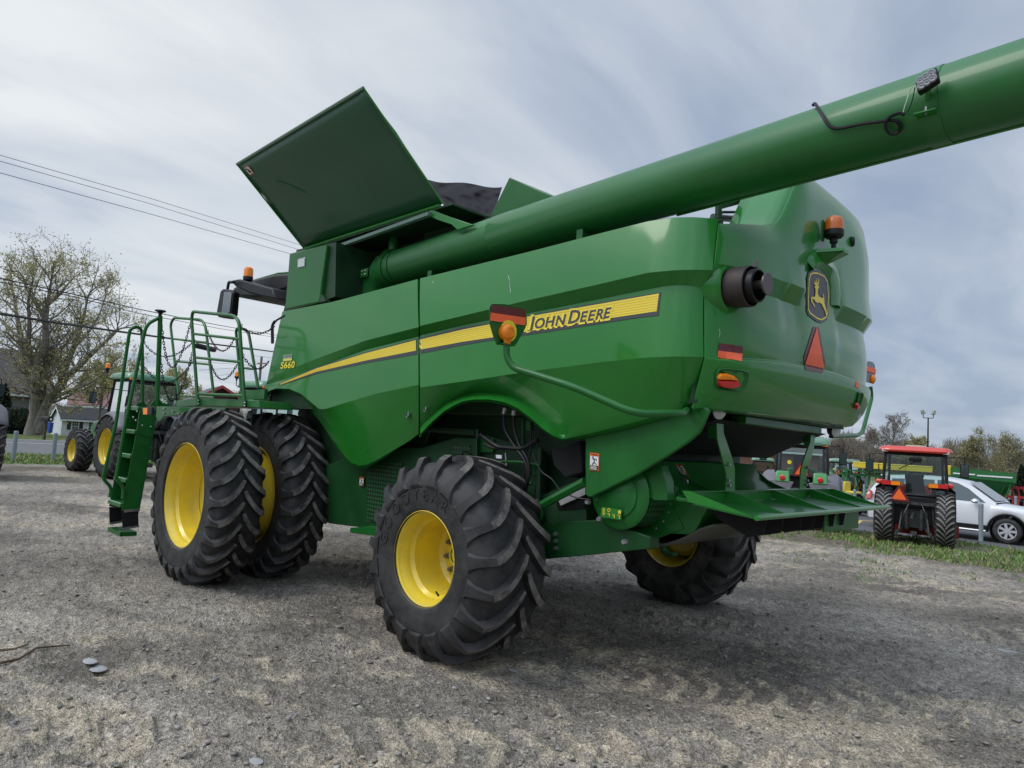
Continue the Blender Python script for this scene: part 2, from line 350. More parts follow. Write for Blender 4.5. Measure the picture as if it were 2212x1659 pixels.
# left edge follows the seam cut
nz = len(colz[0]); sm = [onbody(*seam[k], d) for k, d in (('top', 0), ('bt', .075), ('bb', 0.0), ('rg', .04), ('bo', -.06))]
sz = np.array([p[2] for p in sm][::-1]); sx = np.array([p[0] for p in sm][::-1]); sy = np.array([p[1] for p in sm][::-1])
c0 = [np.array([np.interp(p[2], sz, sx), np.interp(p[2], sz, sy), min(p[2], sm[0][2])]) for p in colz[0]]
c1 = [a*.5+b*.5 for a, b in zip(c0, colz[1])]
cols = [c0, c1]+colz[2:]
rowsH = [[cols[j][i] for j in range(len(cols))] for i in range(nz)]
HOOD = MB().grid(rowsH).build('rear_hood', GREEN, CH, ang=24, bev=.005, solid=.02, face=(1, 0, 0)); HOOD['label'] = 'curved green rear hood with leaping deer badge'
# hump sides and top running forward from the hood edge
tp = [c[0] for c in cols if c[0][1] > 1.70]
rw = [[p+np.array([-dx, 0, dz]) for p in tp] for dx, dz in ((0.005, -.004), (.12, .0), (.30, .0), (.42, -.02))]
MB().grid(rw).build('hood_cap', GREEN, CH, ang=40, solid=.015)
MB().grid([[p+np.array([-dx, 0, -.01]) for p in [c[0] for c in cols if c[0][1] <= 1.78]] for dx in (.0, .03, .5)]).build('hood_ledge', GREEN, CH)
# panel tops: rolled edge + shelf behind
for nm, ln in (('panel_top_rail', q('V', (611, 673), (742, 646), (903, 602.5))), ('panel_top_rail', q('V', (906.5, 601.5), (1134, 546), (1300, 503), (1400, 478), (1445, 470), (1500, 469)))):
    a = [onbody(*p, 0.) for p in ln]; MB().grid([[p+np.array([0, .0, -.002]) for p in a], [p+np.array([0, .05, .004]) for p in a], [p+np.array([0, .16, -.06]) for p in a], [p+np.array([0, .16, -.45]) for p in a]]).build(nm, GREEN, CH, ang=30)

sb2 = [(905, 606), (905, 706), (905, 730), (905, 832)]
MB().grid([[onbody(u-5, v, -.04) for u, v in sb2], [onbody(u+5, v, -.04) for u, v in sb2]]).build('seam_backing', BLACKM, CH)
sb = [(1553, 475), (1541, 584), (1521, 625), (1521, 771), (1496, 870)]
MB().grid([[onbody(u-9, v, -.05) for u, v in sb], [onbody(u+10, v, -.05) for u, v in sb]]).build('seam_backing', GREENI, CH)
# ---- projection of flat artwork on the bodywork
bpy.context.view_layer.update()
def bvh_of(obs):
    vs = []; fs = []
    for o in obs:
        k = len(vs); vs += [tuple(v.co) for v in o.data.vertices]; fs += [tuple(k+i for i in p.vertices) for p in o.data.polygons]
    return BVHTree.FromPolygons(vs, fs)
BV = bvh_of([P1, P2, HOOD])
def hit(u, v, lift=.004):
    r = Vector(ray(u, v)).normalized(); h = BV.ray_cast(Vector(CP), r)
    if h[0] is None: return Vector(onbody(u, v, lift))
    n = h[1] if h[1].dot(r) < 0 else -h[1]
    return h[0]+n*lift
def decal(polys, name, m, lift=.004, parent=CH):
    """polys: filled outlines (V pixels) as strips: list of (upper line, lower line)"""
    b = MB()
    for up, lo, n, k in polys:
        fr = np.linspace(0, 1, n); A = sample(up, fr); B_ = sample(lo, fr)
        b.grid([[hit(*(a*(1-t)+c*t), lift) for a, c in zip(A, B_)] for t in np.linspace(0, 1, k+1)])
    return b.build(name, m, parent, ang=0)
def decal_mesh(vs, fs, name, m, quad, lift=.006, parent=CH):
    """vs in unit square -> bilinear quad of V pixels (bl, br, tr, tl)"""
    bl, br, tr, tl = [np.array(p, float) for p in quad]
    P = []
    for x, y, *_ in vs:
        p = bl*(1-x)*(1-y)+br*x*(1-y)+tr*x*y+tl*(1-x)*y; P.append(hit(p[0], p[1], lift))
    return MB().add(P, fs).build(name, m, parent, ang=0, fixn=False)
def fan(poly): return [(x, y) for x, y in poly], [tuple(range(len(poly)))]

# side stripe: charcoal base, yellow field with fine darker lines
Y2 = q('N', (1887, 165), (1860, 385)); 
topL = q('B', (178, 1562), (400, 1462), (700, 1371), (1006, 1291))
botL = q('B', (176, 1572), (400, 1502), (700, 1437), (1008, 1383))
decal([(topL, botL, 60, 2)], 'stripe_border', CHAR)
yt = q('B', (184, 1562), (400, 1470), (700, 1378), (1004, 1298)); yb = q('B', (184, 1568), (400, 1490), (700, 1421), (1004, 1361))
ST1 = decal([(yt, yb, 60, 2)], 'stripe', YELD, .0055)
tR = q('B', (1019, 1288),)+q('N', (0, 498), (300, 452), (640, 382), (1200, 280), (1885, 163)); bR = q('B', (1017, 1382),)+q('N', (0, 665), (300, 615), (640, 565), (1200, 478), (1700, 400), (1858, 385))
decal([(tR, bR, 80, 2)], 'stripe_border', CHAR)
ytR = q('B', (1022, 1297),)+q('N', (0, 520), (300, 462), (640, 394), (1200, 295), (1866, 178)); ybR = q('B', (1020, 1357),)+q('N', (0, 635), (300, 590), (640, 532), (1200, 440), (1846, 345))
decal([(ytR, ybR, 80, 2)], 'stripe', YELD, .0055)
YEL2 = mat('decal_yellow_line', (.70, .48, .03), .4)
def lines(yt, yb, n, name):
    b = []
    for k in range(6):
        t = .1+k*.15; f = np.linspace(0, 1, n); A = sample(yt, f); B_ = sample(yb, f)
        up = [tuple(a*(1-t)+c*t) for a, c in zip(A, B_)]; lo = [tuple(a*(1-t-.06)+c*(t+.06)) for a, c in zip(A, B_)]; b.append((up, lo, n, 1))
    return decal(b, name, YEL2, .0065)
lines(yt, yb, 50, 'stripe_lines'); lines(ytR, ybR, 70, 'stripe_lines')
# lettering
def word(spec, quad, name, m, lift, off=0., shear=.22):
    x = 0; vs = []; fs = []
    for ch, sz, dy in spec:
        a, b = text_mesh(ch, sz, shear=shear, offset=off)
        if not a: x += .2*sz; continue
        if ch == 'J': a = [(p[0], p[1] if p[1] > 0 else p[1]*.35) for p in a]
        x0 = min(p[0] for p in a); x1 = max(p[0] for p in a); o = len(vs); base = [p for p in a]
        ww = x1-x0-shear*.7*sz*.6
        vs += [(p[0]-x0+x, p[1]+dy) for p in a]; fs += [tuple(o+i for i in f) for f in b]; x += max(ww, .12*sz)+.085
    X0 = min(p[0] for p in vs); X1 = max(p[0] for p in vs); Yb = WY0; Yt = WY1
    vs = [((p[0]-X0)/(X1-X0), (p[1]-Yb)/(Yt-Yb)) for p in vs]
    return decal_mesh(vs, fs, name, m, quad, lift)
WY0, WY1 = 0., .70
JD = [('J', 1.0, 0), ('O', .78, 0), ('H', .78, 0), ('N', .78, 0), (' ', .5, 0), ('D', 1.0, 0), ('E', .78, 0), ('E', .78, 0), ('R', .78, 0), ('E', .78, 0)]
NQ = q('N', (622, 522), (1413, 404), (1424, 281), (622, 405))
word(JD, [(a+(-3 if i in (0, 3) else 3), b+(2.0 if i < 2 else -2.0)) for i, (a, b) in enumerate(NQ)], 'lettering_outline', YELD, .0075, off=.075)
word(JD, NQ, 'lettering', CHAR, .009, off=.022)
WY0, WY1 = 0., .70
word([(c, 1., 0) for c in 'S660'], q('B', (186, 1470), (272, 1464), (274, 1424), (190, 1432)), 'model_number', YELD, .007, off=.02, shear=.1)
vs, fs = text_mesh('AGRITEX', 1.); X1 = max(p[0] for p in vs)
decal([(q('B', (203, 1388), (255, 1383)), q('B', (202, 1426), (255, 1421)), 4, 1)], 'dealer_sticker', mat('sticker', (.35, .42, .30), .4), .004)
decal_mesh([(p[0]/X1, p[1]/.72) for p in vs], fs, 'dealer_lettering', CHAR, q('B', (205, 1404), (254, 1401), (254, 1386), (205, 1389)), .007)
decal([(q('B', (203, 1414), (255, 1411)), q('B', (203, 1424), (255, 1420)), 3, 1)], 'dealer_bar', YELD, .006)
# rear reflectors, slow-moving triangle, badge
decal([(q('E', (262, 1164), (407, 1184)), q('E', (260, 1210), (405, 1228)), 4, 1)], 'reflector', REDD)['label'] = 'dark red reflective strip'
decal([(q('E', (258, 1210), (405, 1228)), q('E', (256, 1254), (401, 1274)), 4, 1)], 'reflector', REDO)['label'] = 'orange fluorescent strip'
def subdiv2(Q, k):
    from mathutils.geometry import tessellate_polygon
    V2 = [tuple(p) for p in Q]; F2 = [tuple(t) for t in tessellate_polygon([[Vector((a, b, 0)) for a, b in Q]])]
    for _ in range(k):
        mid = {}; nf = []
        def m_(a, b):
            kk = (min(a, b), max(a, b))
            if kk not in mid: mid[kk] = len(V2); V2.append(((V2[a][0]+V2[b][0])/2, (V2[a][1]+V2[b][1])/2))
            return mid[kk]
        for a, b, c in F2: x, y, z = m_(a, b), m_(b, c), m_(c, a); nf += [(a, x, z), (x, b, y), (z, y, c), (x, y, z)]
        F2 = nf
    return V2, F2
def poly_decal(k, pts, name, m, lift=.004, inv=None):
    Q = q(k, *pts); V2, F2 = subdiv2(Q, 4)
    return MB().add([hit(*p, lift) for p in V2], F2).build(name, m, CH, ang=0, fixn=False)
poly_decal('E', [(833, 1066), (866, 1070), (904, 1285), (888, 1347), (785, 1326), (774, 1252)], 'slow_vehicle_sign_border', REDD, .004)
poly_decal('E', [(851, 1068), (896, 1318), (780, 1292)], 'slow_vehicle_triangle', REDO, .008)
def badge(pts, s): c_ = (858, 884); return [(c_[0]+(x-c_[0])*s, c_[1]+(y-c_[1])*s) for x, y in pts]
bo = [(808, 745), (826, 735), (858, 738), (896, 758), (915, 790), (921, 880), (918, 980), (908, 1015), (880, 1032), (852, 1024), (806, 990), (795, 965), (795, 880), (800, 780)]
poly_decal('E', badge(bo, 1.09), 'badge', CHAR, .006)
ri = badge(bo, .985); rj = badge(bo, .925); Q1 = q('E', *ri); Q2 = q('E', *rj); n_ = len(ri)
MB().add([hit(*p, .009) for p in Q1]+[hit(*p, .009) for p in Q2], [(i, (i+1) % n_, (i+1) % n_+n_, i+n_) for i in range(n_)]).build('badge_ring', YELD, CH, ang=0, fixn=False)
deer = [[(832, 826), (836, 821), (846, 819), (858, 820), (864, 826), (857, 831), (853, 845), (853, 868), (860, 884), (876, 892), (886, 893), (893, 905), (893, 925), (899, 945), (907, 972), (909, 1012), (905, 1006), (899, 976), (885, 950), (877, 930), (864, 922), (848, 922), (838, 914), (834, 906), (826, 899), (819, 897), (822, 915), (834, 936), (837, 951), (831, 944), (814, 915), (811, 890), (820, 886), (833, 888), (838, 878), (840, 850), (838, 835)],
        [(883, 868), (888, 872), (893, 900), (887, 898), (886, 885)],
        [(842, 819), (830, 808), (826, 796), (833, 803), (837, 806), (833, 790), (835, 783), (841, 800), (846, 806), (843, 785), (841, 770), (848, 786), (852, 804), (857, 796), (853, 770), (860, 785), (861, 800), (855, 816), (848, 820)]]
from mathutils.geometry import tessellate_polygon
dv = []; df = []
for d_ in deer:
    Q = q('E', *d_); o = len(dv); dv += [hit(*p, .011) for p in Q]
    df += [tuple(o+i for i in t) for t in tessellate_polygon([[Vector((a, b, 0)) for a, b in Q]])]
MB().add(dv, df).build('leaping_deer', YELD, CH, ang=0, fixn=False)
# badge surround arch
arcp = [(812, 722), (818, 698), (840, 680), (880, 682), (920, 712), (948, 752), (962, 800), (968, 880), (966, 940)]
ain = [(806, 738), (822, 722), (845, 716), (875, 724), (905, 748), (924, 780), (934, 820), (938, 880), (936, 935)]
A1 = [hit(*p, .034) for p in q('E', *arcp)]; A2 = [hit(*p, .003) for p in q('E', *ain)]; A0 = [hit(*p, .0) for p in q('E', *badge(arcp, 1.30))]
MB().grid([A0, A1, A2]).build('badge_surround', GREEN, CH, ang=40, fixn=False)
# tail lamps
def tail(k, outer, inner, side=1):
    r_ = MB(); Q = q(k, *outer); c_ = np.mean(np.array(Q), 0); n = len(Q)
    vs = [hit(*p, .012) for p in Q]; Q2 = [tuple(c_+(np.array(p)-c_)*.93) for p in Q]; vs += [hit(*p, .018) for p in Q2]; Q3 = [tuple(c_+(np.array(p)-c_)*.80) for p in Q]; vs += [hit(*p, .002) for p in Q3]+[hit(*c_, .002)]
    fs = [(i, (i+1) % n, (i+1) % n+n, i+n) for i in range(n)]+[(i+n, (i+1) % n+n, (i+1) % n+2*n, i+2*n) for i in range(n)]+[(i+2*n, (i+1) % n+2*n, 3*n) for i in range(n)]
    ho = MB().add(vs, fs).build('tail_lamp', GREEND, CH, ang=50, fixn=False)
    for nm, pts, m in inner:
        Q = q(k, *pts); c2 = np.mean(np.array(Q), 0); n = len(Q); vs = [hit(*p, .010) for p in Q]+[hit(*tuple(c2+(np.array(p)-c2)*.8), .034) for p in Q]+[hit(*c2, .04)]
        MB().add(vs, [(i, (i+1) % n, (i+1) % n+n, i+n) for i in range(n)]+[(i+n, (i+1) % n+n, 2*n) for i in range(n)]).build(nm, m, ho, ang=40, fixn=False)
    return ho
tail('E', [(255, 1318), (300, 1314), (390, 1322), (436, 1335), (442, 1360), (425, 1420), (408, 1448), (380, 1456), (300, 1448), (248, 1438), (238, 1425), (240, 1350)],
     [('amber_lens', [(242, 1362), (262, 1346), (310, 1346), (350, 1360), (378, 1386), (320, 1380), (244, 1378)], AMB), ('red_lens', [(242, 1382), (320, 1382), (380, 1390), (386, 1412), (372, 1428), (320, 1434), (262, 1424), (246, 1410)], REDL)])
for f in ([(1100, 1462), (1122, 1458), (1128, 1475), (1108, 1540), (1092, 1552), (1085, 1530)],):
    tail('E', f, [('red_lens', [(1078, 1530), (1088, 1520), (1093, 1545), (1090, 1562), (1074, 1558)], REDL)])
decal([(q('E', (1090, 1395), (1113, 1400)), q('E', (1086, 1428), (1110, 1438)), 3, 1)], 'reflector', REDO)
# round black port
pc = hit(*q('E', (1066, 553))[0], 0); MB().lathe([(0.001, .025), (.032, .025), (.042, .015), (.046, 0)], pc, (1, .3, 0), 18).build('round_port', BLACK, CH)
# ---- exhaust with collar
ec = Vector((5.60, 1.22, 2.842)); ax = Vector((1, -.05, -.03)).normalized()
EX = MB().lathe([(.135, -.05), (.135, .21), (.128, .215), (.128, -.02)], ec, ax, 32).build('exhaust', mat('burnt_pipe', (.035, .024, .022), .6, var=.35, vscale=12), CH)
MB().lathe([(.105, .1), (.110, .262), (.098, .267), (.096, .05)], ec, ax, 28).lathe([(.001, .17), (.10, .17)], ec, ax, 28).build('exhaust_tip', BLACK, EX)
MB().lathe([(.001, .325), (.07, .325), (.072, .315), (.068, .31), (.03, .305), (.028, .17)], ec+Vector((0, 0, .005)), ax, 24).box(ec+Vector((.235, -.01, .135)), (.02, .03, .04)).build('exhaust_cap', mat('cap_metal', (.10, .085, .08), .4, metal=.6), EX)
MB().lathe([(.215, -.03), (.205, .01), (.19, .045), (.172, .072), (.157, .080), (.145, .06), (.142, -.1)], ec+Vector((-.0, 0, 0)), ax, 36).build('exhaust_collar', GREEN, CH, ang=60)
# ---- rear beacon on a bracket
bc = onx(*q('E', (960, 470))[0], 5.86)
AMBD = mat('amber_dark', (.55, .12, .008), .35, coat=.3)
bb = Vector(bc); BE = thing('beacon', None, None, (0, 0, 0)); BE.parent = CH
del_ = MB().lathe([(.001, .115), (.03, .112), (.053, .10), (.064, .08), (.069, .045), (.071, .0)], bb-Vector((0, 0, .02)), (0, 0, 1), 24).build('amber_dome', AMBD, BE)
MB().lathe([(.072, 0), (.074, -.01), (.073, -.045), (.06, -.06), (.03, -.065), (.03, -.10), (.018, -.11), (.018, -.17)], bb-Vector((0, 0, .02)), (0, 0, 1), 24).build('beacon_base', BLACK, BE)
bx = bb-Vector((0, 0, .215)); pl = [bx+Vector(p) for p in ((.09, -.05, 0), (.10, .05, 0), (-.16, .10, 0), (-.16, -.14, 0))]
MB().prism(pl, (0, 0, .035)).add([bx+Vector(p) for p in ((.09, -.05, 0), (.10, .05, 0), (-.16, .10, 0), (-.16, -.14, 0), (-.06, -.03, -.07), (-.06, .03, -.07), (-.16, .04, -.08), (-.16, -.06, -.08))], [(0, 1, 5, 4), (1, 2, 6, 5), (3, 0, 4, 7), (4, 5, 6, 7)]).build('beacon_bracket', GREEN, BE, bev=.008)
sc_ = Vector(onx(1779, 498, 5.80)); MB().prism([sc_+Vector((0, .033*math.cos(a), .055*(1 if math.sin(a) > 0 else -1)+.033*math.sin(a))) for a in np.linspace(0.01, 2*PI-.01, 20)], (-.012, 0, 0)).build('beacon_shield', GREEND, BE, bev=.003)

# ---- core of the machine behind the panels
core = [(0.5, 3.02), (5.2, 3.1), (5.25, 2.25), (4.55, 2.1), (4.45, 1.95), (2.6, 1.95), (2.3, 1.35), (.9, 1.0), (.3, 1.55), (-.1, 1.9)]
MB().prism([(x, 1.32, z) for x, z in core], (0, 2.46, 0)).build('engine_housing', GREENI, CH, bev=.02)
MB().b2((2.2, 1.45, .95), (4.6, 3.65, 2.0)).build('separator_housing', GREENI, CH, bev=.01)
MB().b2((-.15, .98, 1.95), (1.35, 1.34, 2.45)).b2((-.6, .98, 2.0), (-.1, 1.34, 2.1)).build('wheel_arch_liner', GREENI, CH)
# far side panel
MB().b2((-.1, 4.12, 2.05), (5.1, 4.2, 3.2)).build('far_side_panel', GREEN, CH, bev=.02)
# lower front housing with perforated doors
lo = [ony(*p, 1.22) for p in q('G', (1330, 600), (1659, 480))]+[ony(*p, 1.22) for p in q('F', (400, 400), (580, 345), (700, 350), (700, 800), (120, 850))]+[ony(*p, 1.22) for p in q('G', (1350, 985))]
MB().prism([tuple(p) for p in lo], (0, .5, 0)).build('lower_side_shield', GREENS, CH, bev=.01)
for pts in ([(160, 485), (290, 485), (290, 560), (285, 815), (90, 812), (100, 520), (160, 518)], [(568, 384), (664, 384), (668, 436), (564, 436)]):
    MB().prism([tuple(ony(*p, 1.212)) for p in q('F', *pts)], (0, .006, 0)).build('perforated_screen', PERF, CH)
MB().prism([tuple(ony(*p, 1.2)) for p in q('F', (0, 845), (120, 835), (240, 860), (240, 905), (0, 872))], (0, .3, 0)).build('lower_step', GREEND, CH, bev=.004)
def wsign(k, pts, Y):
    a = [Vector(ony(*p, Y)) for p in q(k, *pts)]; bl, br, tr, tl = a
    f = lambda x, y: bl*(1-x)*(1-y)+br*x*(1-y)+tr*x*y+tl*(1-x)*y
    def rect(x0, y0, x1, y1, dy): return [f(x0, y0)+Vector((0, dy, 0)), f(x1, y0)+Vector((0, dy, 0)), f(x1, y1)+Vector((0, dy, 0)), f(x0, y1)+Vector((0, dy, 0))]
    o = MB().prism(rect(0, 0, 1, 1, -.001), (0, .002, 0)).build('warning_sign', mat('sign_orange', (.75, .16, .03), .45), CH)
    MB().add(rect(.06, .30, .94, .82, -.003), [(0, 1, 2, 3)]).build('sign_panel', WHITE, o)
    MB().add(rect(.06, .03, .94, .28, -.003), [(0, 1, 2, 3)]).build('sign_text_field', BLACK, o)
    g = MB()
    g.tube([f(.38, .72)+Vector((0, -.004, 0)), f(.52, .60)+Vector((0, -.004, 0)), f(.50, .48)+Vector((0, -.004, 0)), f(.30, .34)+Vector((0, -.004, 0))], .004, 5).tube([f(.50, .48)+Vector((0, -.004, 0)), f(.62, .40)+Vector((0, -.004, 0)), f(.78, .38)+Vector((0, -.004, 0))], .0035, 5)
    g.tube([f(.30, .66)+Vector((0, -.004, 0)), f(.52, .64)+Vector((0, -.004, 0)), f(.70, .68)+Vector((0, -.004, 0)), f(.74, .56)+Vector((0, -.004, 0))], .0028, 5).sphere(f(.36, .77)+Vector((0, -.004, 0)), .006, 8)
    g.build('sign_figure', BLACK, o)
    v_, f_ = text_mesh('WARNING', 1.); x1 = max(p[0] for p in v_)
    MB().add([f(.14+.72*p[0]/x1, .86+.09*p[1]/.7)+Vector((0, -.004, 0)) for p in v_], f_).build('sign_word', BLACK, o, ang=0)
    g = MB()
    for i in range(4): g.add(rect(.12, .07+i*.052, .86-.1*(i % 2), .095+i*.052, -.0045), [(0, 1, 2, 3)])
    g.build('sign_text_lines', WHITE, o)
# arch interior details
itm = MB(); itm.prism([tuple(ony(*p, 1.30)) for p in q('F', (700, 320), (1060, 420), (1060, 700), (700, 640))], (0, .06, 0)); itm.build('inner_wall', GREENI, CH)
for a, b, w_ in (((705, 300), (705, 640), .02), ((1050, 400), (1040, 700), .03), ((955, 240), (955, 420), .02)):
    p0, p1 = [Vector(ony(*p, 1.26)) for p in q('F', a, b)]; MB().tube([p0, p1], w_, 6).build('inner_post', GREENI, CH)
MB().tube([Vector(ony(*p, 1.25)) for p in q('F', (420, 300), (700, 320))], .03, 6).build('inner_brace', GREENI, CH); MB().tube([Vector(ony(*p, 1.15)) for p in q('F', (1060, 720), (1300, 590))], .035, 6).build('inner_brace', GREEND, CH)
ho = MB()
for pts, r_ in (([(850, 190), (852, 300), (900, 380), (960, 460), (985, 520), (965, 640)], .014), ([(905, 205), (905, 290), (930, 380), (985, 470), (995, 540), (970, 640)], .014), ([(1000, 260), (1000, 420), (970, 520), (955, 600)], .010), ([(870, 410), (790, 405), (740, 380)], .012), ([(1010, 440), (1060, 540), (1120, 575), (1160, 640), (1250, 680), (1330, 690)], .006), ([(720, 330), (820, 400), (960, 410), (1040, 360)], .02)):
    ho.tube(rnd([ony(*p, 1.14) for p in q('F', *pts)], .05), r_, 6)
ho.build('hydraulic_hoses', BLACK, CH)
for a_, b_ in (((858, 182), (850, 215)), ((908, 196), (903, 222))): MB().tube([ony(*p, 1.14) for p in q('F', a_, b_)], .02, 8).build('hose_fitting', STEEL, CH)
MB().prism([tuple(ony(*p, 1.2)) for p in q('F', (1110, 400), (1170, 408), (1270, 360), (1285, 540), (1190, 568), (1125, 500))], (0, .2, 0)).build('black_shroud', BLACKM, CH, bev=.01)
MB().prism([tuple(ony(*p, 1.25)) for p in q('F', (1150, 690), (1300, 622), (1300, 660), (1165, 722))], (0, .03, 0)).build('chute_edge', mat('light_metal', (.6, .62, .62), .4, metal=.3), CH)
MB().prism([tuple(ony(*p, 1.27)) for p in q('F', (1140, 700), (1300, 665), (1300, 740), (1150, 745))], (0, .3, 0)).build('chute_body', BLACK, CH)
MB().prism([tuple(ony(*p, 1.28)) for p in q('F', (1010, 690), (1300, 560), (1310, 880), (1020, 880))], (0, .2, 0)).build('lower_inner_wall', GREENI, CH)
MB().prism([tuple(ony(*p, 1.13)) for p in q('F', (806, 441), (838, 443), (838, 462), (808, 460))], (0, .004, 0)).build('white_label', WHITE, CH)
# drive belts, pulleys and pipework inside the arch
for (pt, r_, Yp) in (((800, 560), .10, 1.22), ((1015, 770), .07, 1.20), ((880, 700), .13, 1.24), ((640, 470), .08, 1.26)):
    c_ = ony(*q('F', pt)[0], Yp); pu = MB().lathe([(.001, .03), (r_*.3, .03), (r_*.3, .01), (r_*.85, .0), (r_, .012), (r_, -.0), (r_*.9, -.02), (r_, -.04), (r_*.5, -.05)], c_, (0, -1, 0), 24).build('drive_pulley', GREEND, CH, ang=40)
    MB().lathe([(.001, .05), (.014, .05), (.016, .03)], c_, (0, -1, 0), 8).build('pulley_nut', STEEL, pu)
def belt(a, b, Yp, r1, r2):
    A, B_ = Vector(ony(*q('F', a)[0], Yp)), Vector(ony(*q('F', b)[0], Yp)); d = (B_-A).normalized(); n = Vector((-d.z, 0, d.x)); P = [A+n*r1*math.cos(t)-d*r1*math.sin(t) for t in np.linspace(0, PI, 9)]+[B_-n*r2*math.cos(t)+d*r2*math.sin(t) for t in np.linspace(0, PI, 9)]
    MB().tube(P, .009, 5, closed=True).build('drive_belt', BLACK, CH)
belt((880, 700), (640, 470), 1.215, .12, .075); belt((800, 560), (1015, 770), 1.195, .095, .065)
for pts, r_ in (([(720, 500), (800, 480), (940, 480), (1050, 500)], .012), ([(750, 610), (850, 620), (1010, 600)], .015), ([(860, 430), (865, 520)], .008), ([(640, 560), (720, 590), (760, 680)], .012), ([(940, 640), (1000, 700), (1040, 690)], .010)):
    MB().tube(rnd([ony(*p, 1.2) for p in q('F', *pts)], .04), r_, 6).build('pipe', GREEND if r_ > .01 else STEEL, CH)
for pts in ([(950, 250), (1000, 255), (998, 310), (952, 305)], [(1010, 480), (1035, 480), (1030, 555), (1005, 555)], [(720, 350), (790, 352), (790, 430), (722, 428)]):
    MB().prism([tuple(ony(*p, 1.27)) for p in q('F', *pts)], (0, .05, 0)).build('bracket_plate', GREEND, CH, bev=.004)
# paint scratches
SCR = mat('bare_scratch', (.42, .50, .44), .6)
for k, pts in (('N', [(432, 6), (440, 30), (452, 60), (450, 100), (456, 168)]), ('E', [(262, 1078), (268, 1100), (264, 1134)]), ('B', [(1103, 942), (1104, 956)])):
    Q = q(k, *pts); MB().grid([[hit(u, v, .003) for u, v in Q], [hit(u+1.0+.5*math.sin(i*2), v, .003) for i, (u, v) in enumerate(Q)]]).build('paint_scratch', SCR, CH, ang=0, fixn=False)
# rear frame beam
bm_ = [tuple(ony(*p, 1.25)) for p in q('F', (1050, 820), (1382, 800))]+[tuple(ony(*p, 1.25)) for p in q('O', (952, 1100), (952, 1250), (0, 1345))]+[tuple(ony(*p, 1.25)) for p in q('F', (1080, 1018), (1058, 1010))]
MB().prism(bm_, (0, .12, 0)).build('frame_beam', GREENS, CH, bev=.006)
for pts in [(1140, 918), (1140, 957), (1138, 880)]:
    p = Vector(ony(*q('F', pts)[0], 1.25)); MB().lathe([(.001, .02), (.016, .02), (.018, 0)], p, (0, -1, 0), 8).build('bolt', STEEL, CH)
# rear axle
MB().tube([(3.55, .9, .80), (3.55, 4.6, .80)], .10, 12).b2((3.42, 1.5, .72), (3.68, 4.0, .98)).build('rear_axle', GREEND, CH, bev=.02)
hb = MB(); hb.prism([tuple(ony(*p, 3.6)) for p in q('O', (1060, 1120), (1110, 1130), (1110, 1260), (1140, 1295), (1240, 1300), (1240, 1350), (1130, 1350), (1075, 1290))], (0, .1, 0)); hb.build('axle_bracket', GREEND, CH, bev=.01)
MB().b2((-.14, .6, .78), (.14, 4.5, 1.06)).b2((-.3, 1.4, .6), (.3, 3.7, 1.6)).build('front_axle', GREEND, CH, bev=.02)
# skirt
sk = [(60, 374), (60, 722), (75, 738), (95, 740), (380, 600), (560, 490), (680, 410), (750, 350), (770, 310), (812, 215), (790, 190), (700, 170), (400, 290)]
Sk = MB().prism([tuple(ony(*p, 1.12)) for p in q('C', *sk)], (0, .03, 0)).build('rear_skirt', GREEND, CH, bev=.012, ang=30); Sk['label'] = 'dark green rubberised skirt below the rear side panel'
wsign('C', [(88, 574), (145, 581), (147, 474), (91, 467)], 1.115)
wsign('F', [(52, 612), (75, 614), (77, 566), (55, 564)], 1.20)
# chopper drum
dc = Vector(ony(*q('C', (262, 722))[0], 1.2)); R_ = .24
DR = MB().lathe([(.001, .03), (.075, .03), (.10, .018), (.16, .012), (.165, .0), (.235, -.004), (.252, -.018), (R_, -.04), (R_, -.30)], dc, (0, -1, 0), 48).build('chopper_drum_cover', GREEND, CH, ang=50, bev=0)
MB().lathe([(R_+.004, -.05), (R_+.004, -.26)], dc, (0, -1, 0), 40).build('drum_screen', PERF, DR)
MB().prism([tuple(ony(*p, 1.24)) for p in q('O', (850, 285), (1080, 190), (1155, 400), (1170, 640), (1000, 640), (890, 560))], (0, .1, 0)).build('drum_upper_guard', GREEND, DR, bev=.006)
g = MB()
for pts in [(322, 872), (175, 658), (638, 1160)]: MB().lathe([(.001, .03), (.016, .03), (.02, .02), (.022, 0)], ony(*q('O', pts)[0], 1.18), (0, -1, 0), 10).build('cover_bolt', STEEL, DR)

dk = MB().prism([tuple(ony(*p, 1.165)) for p in q('O', (335, 722), (592, 752), (582, 885), (322, 848))], (0, .003, 0)).build('adjustment_chart', GREEN, DR)
g = MB()
for (a, b) in (((430, 760), 16), ((565, 785), 18)): g.lathe([(.003 if a[0] > 500 else .009, .001), (.0135, .001)], ony(*q('O', a)[0], 1.161), (0, -1, 0), 14)
for x, y, h in ((432, 800, 40), (495, 815, 45), (560, 820, 50)):
    for (x0, y0, x1, y1) in ((x-22, y, x+14, y+8), (x-3, y, x+7, y+h)): g.add([ony(*p, 1.160) for p in q('O', (x0, y0), (x1, y0), (x1, y1), (x0, y1))], [(0, 1, 2, 3)])
for x in (352, 362, 374): g.add([ony(*p, 1.160) for p in q('O', (x, 735), (x+5, 735), (x+5, 825), (x, 825))], [(0, 1, 2, 3)])
g.build('chart_marks', YELD, dk, ang=0)
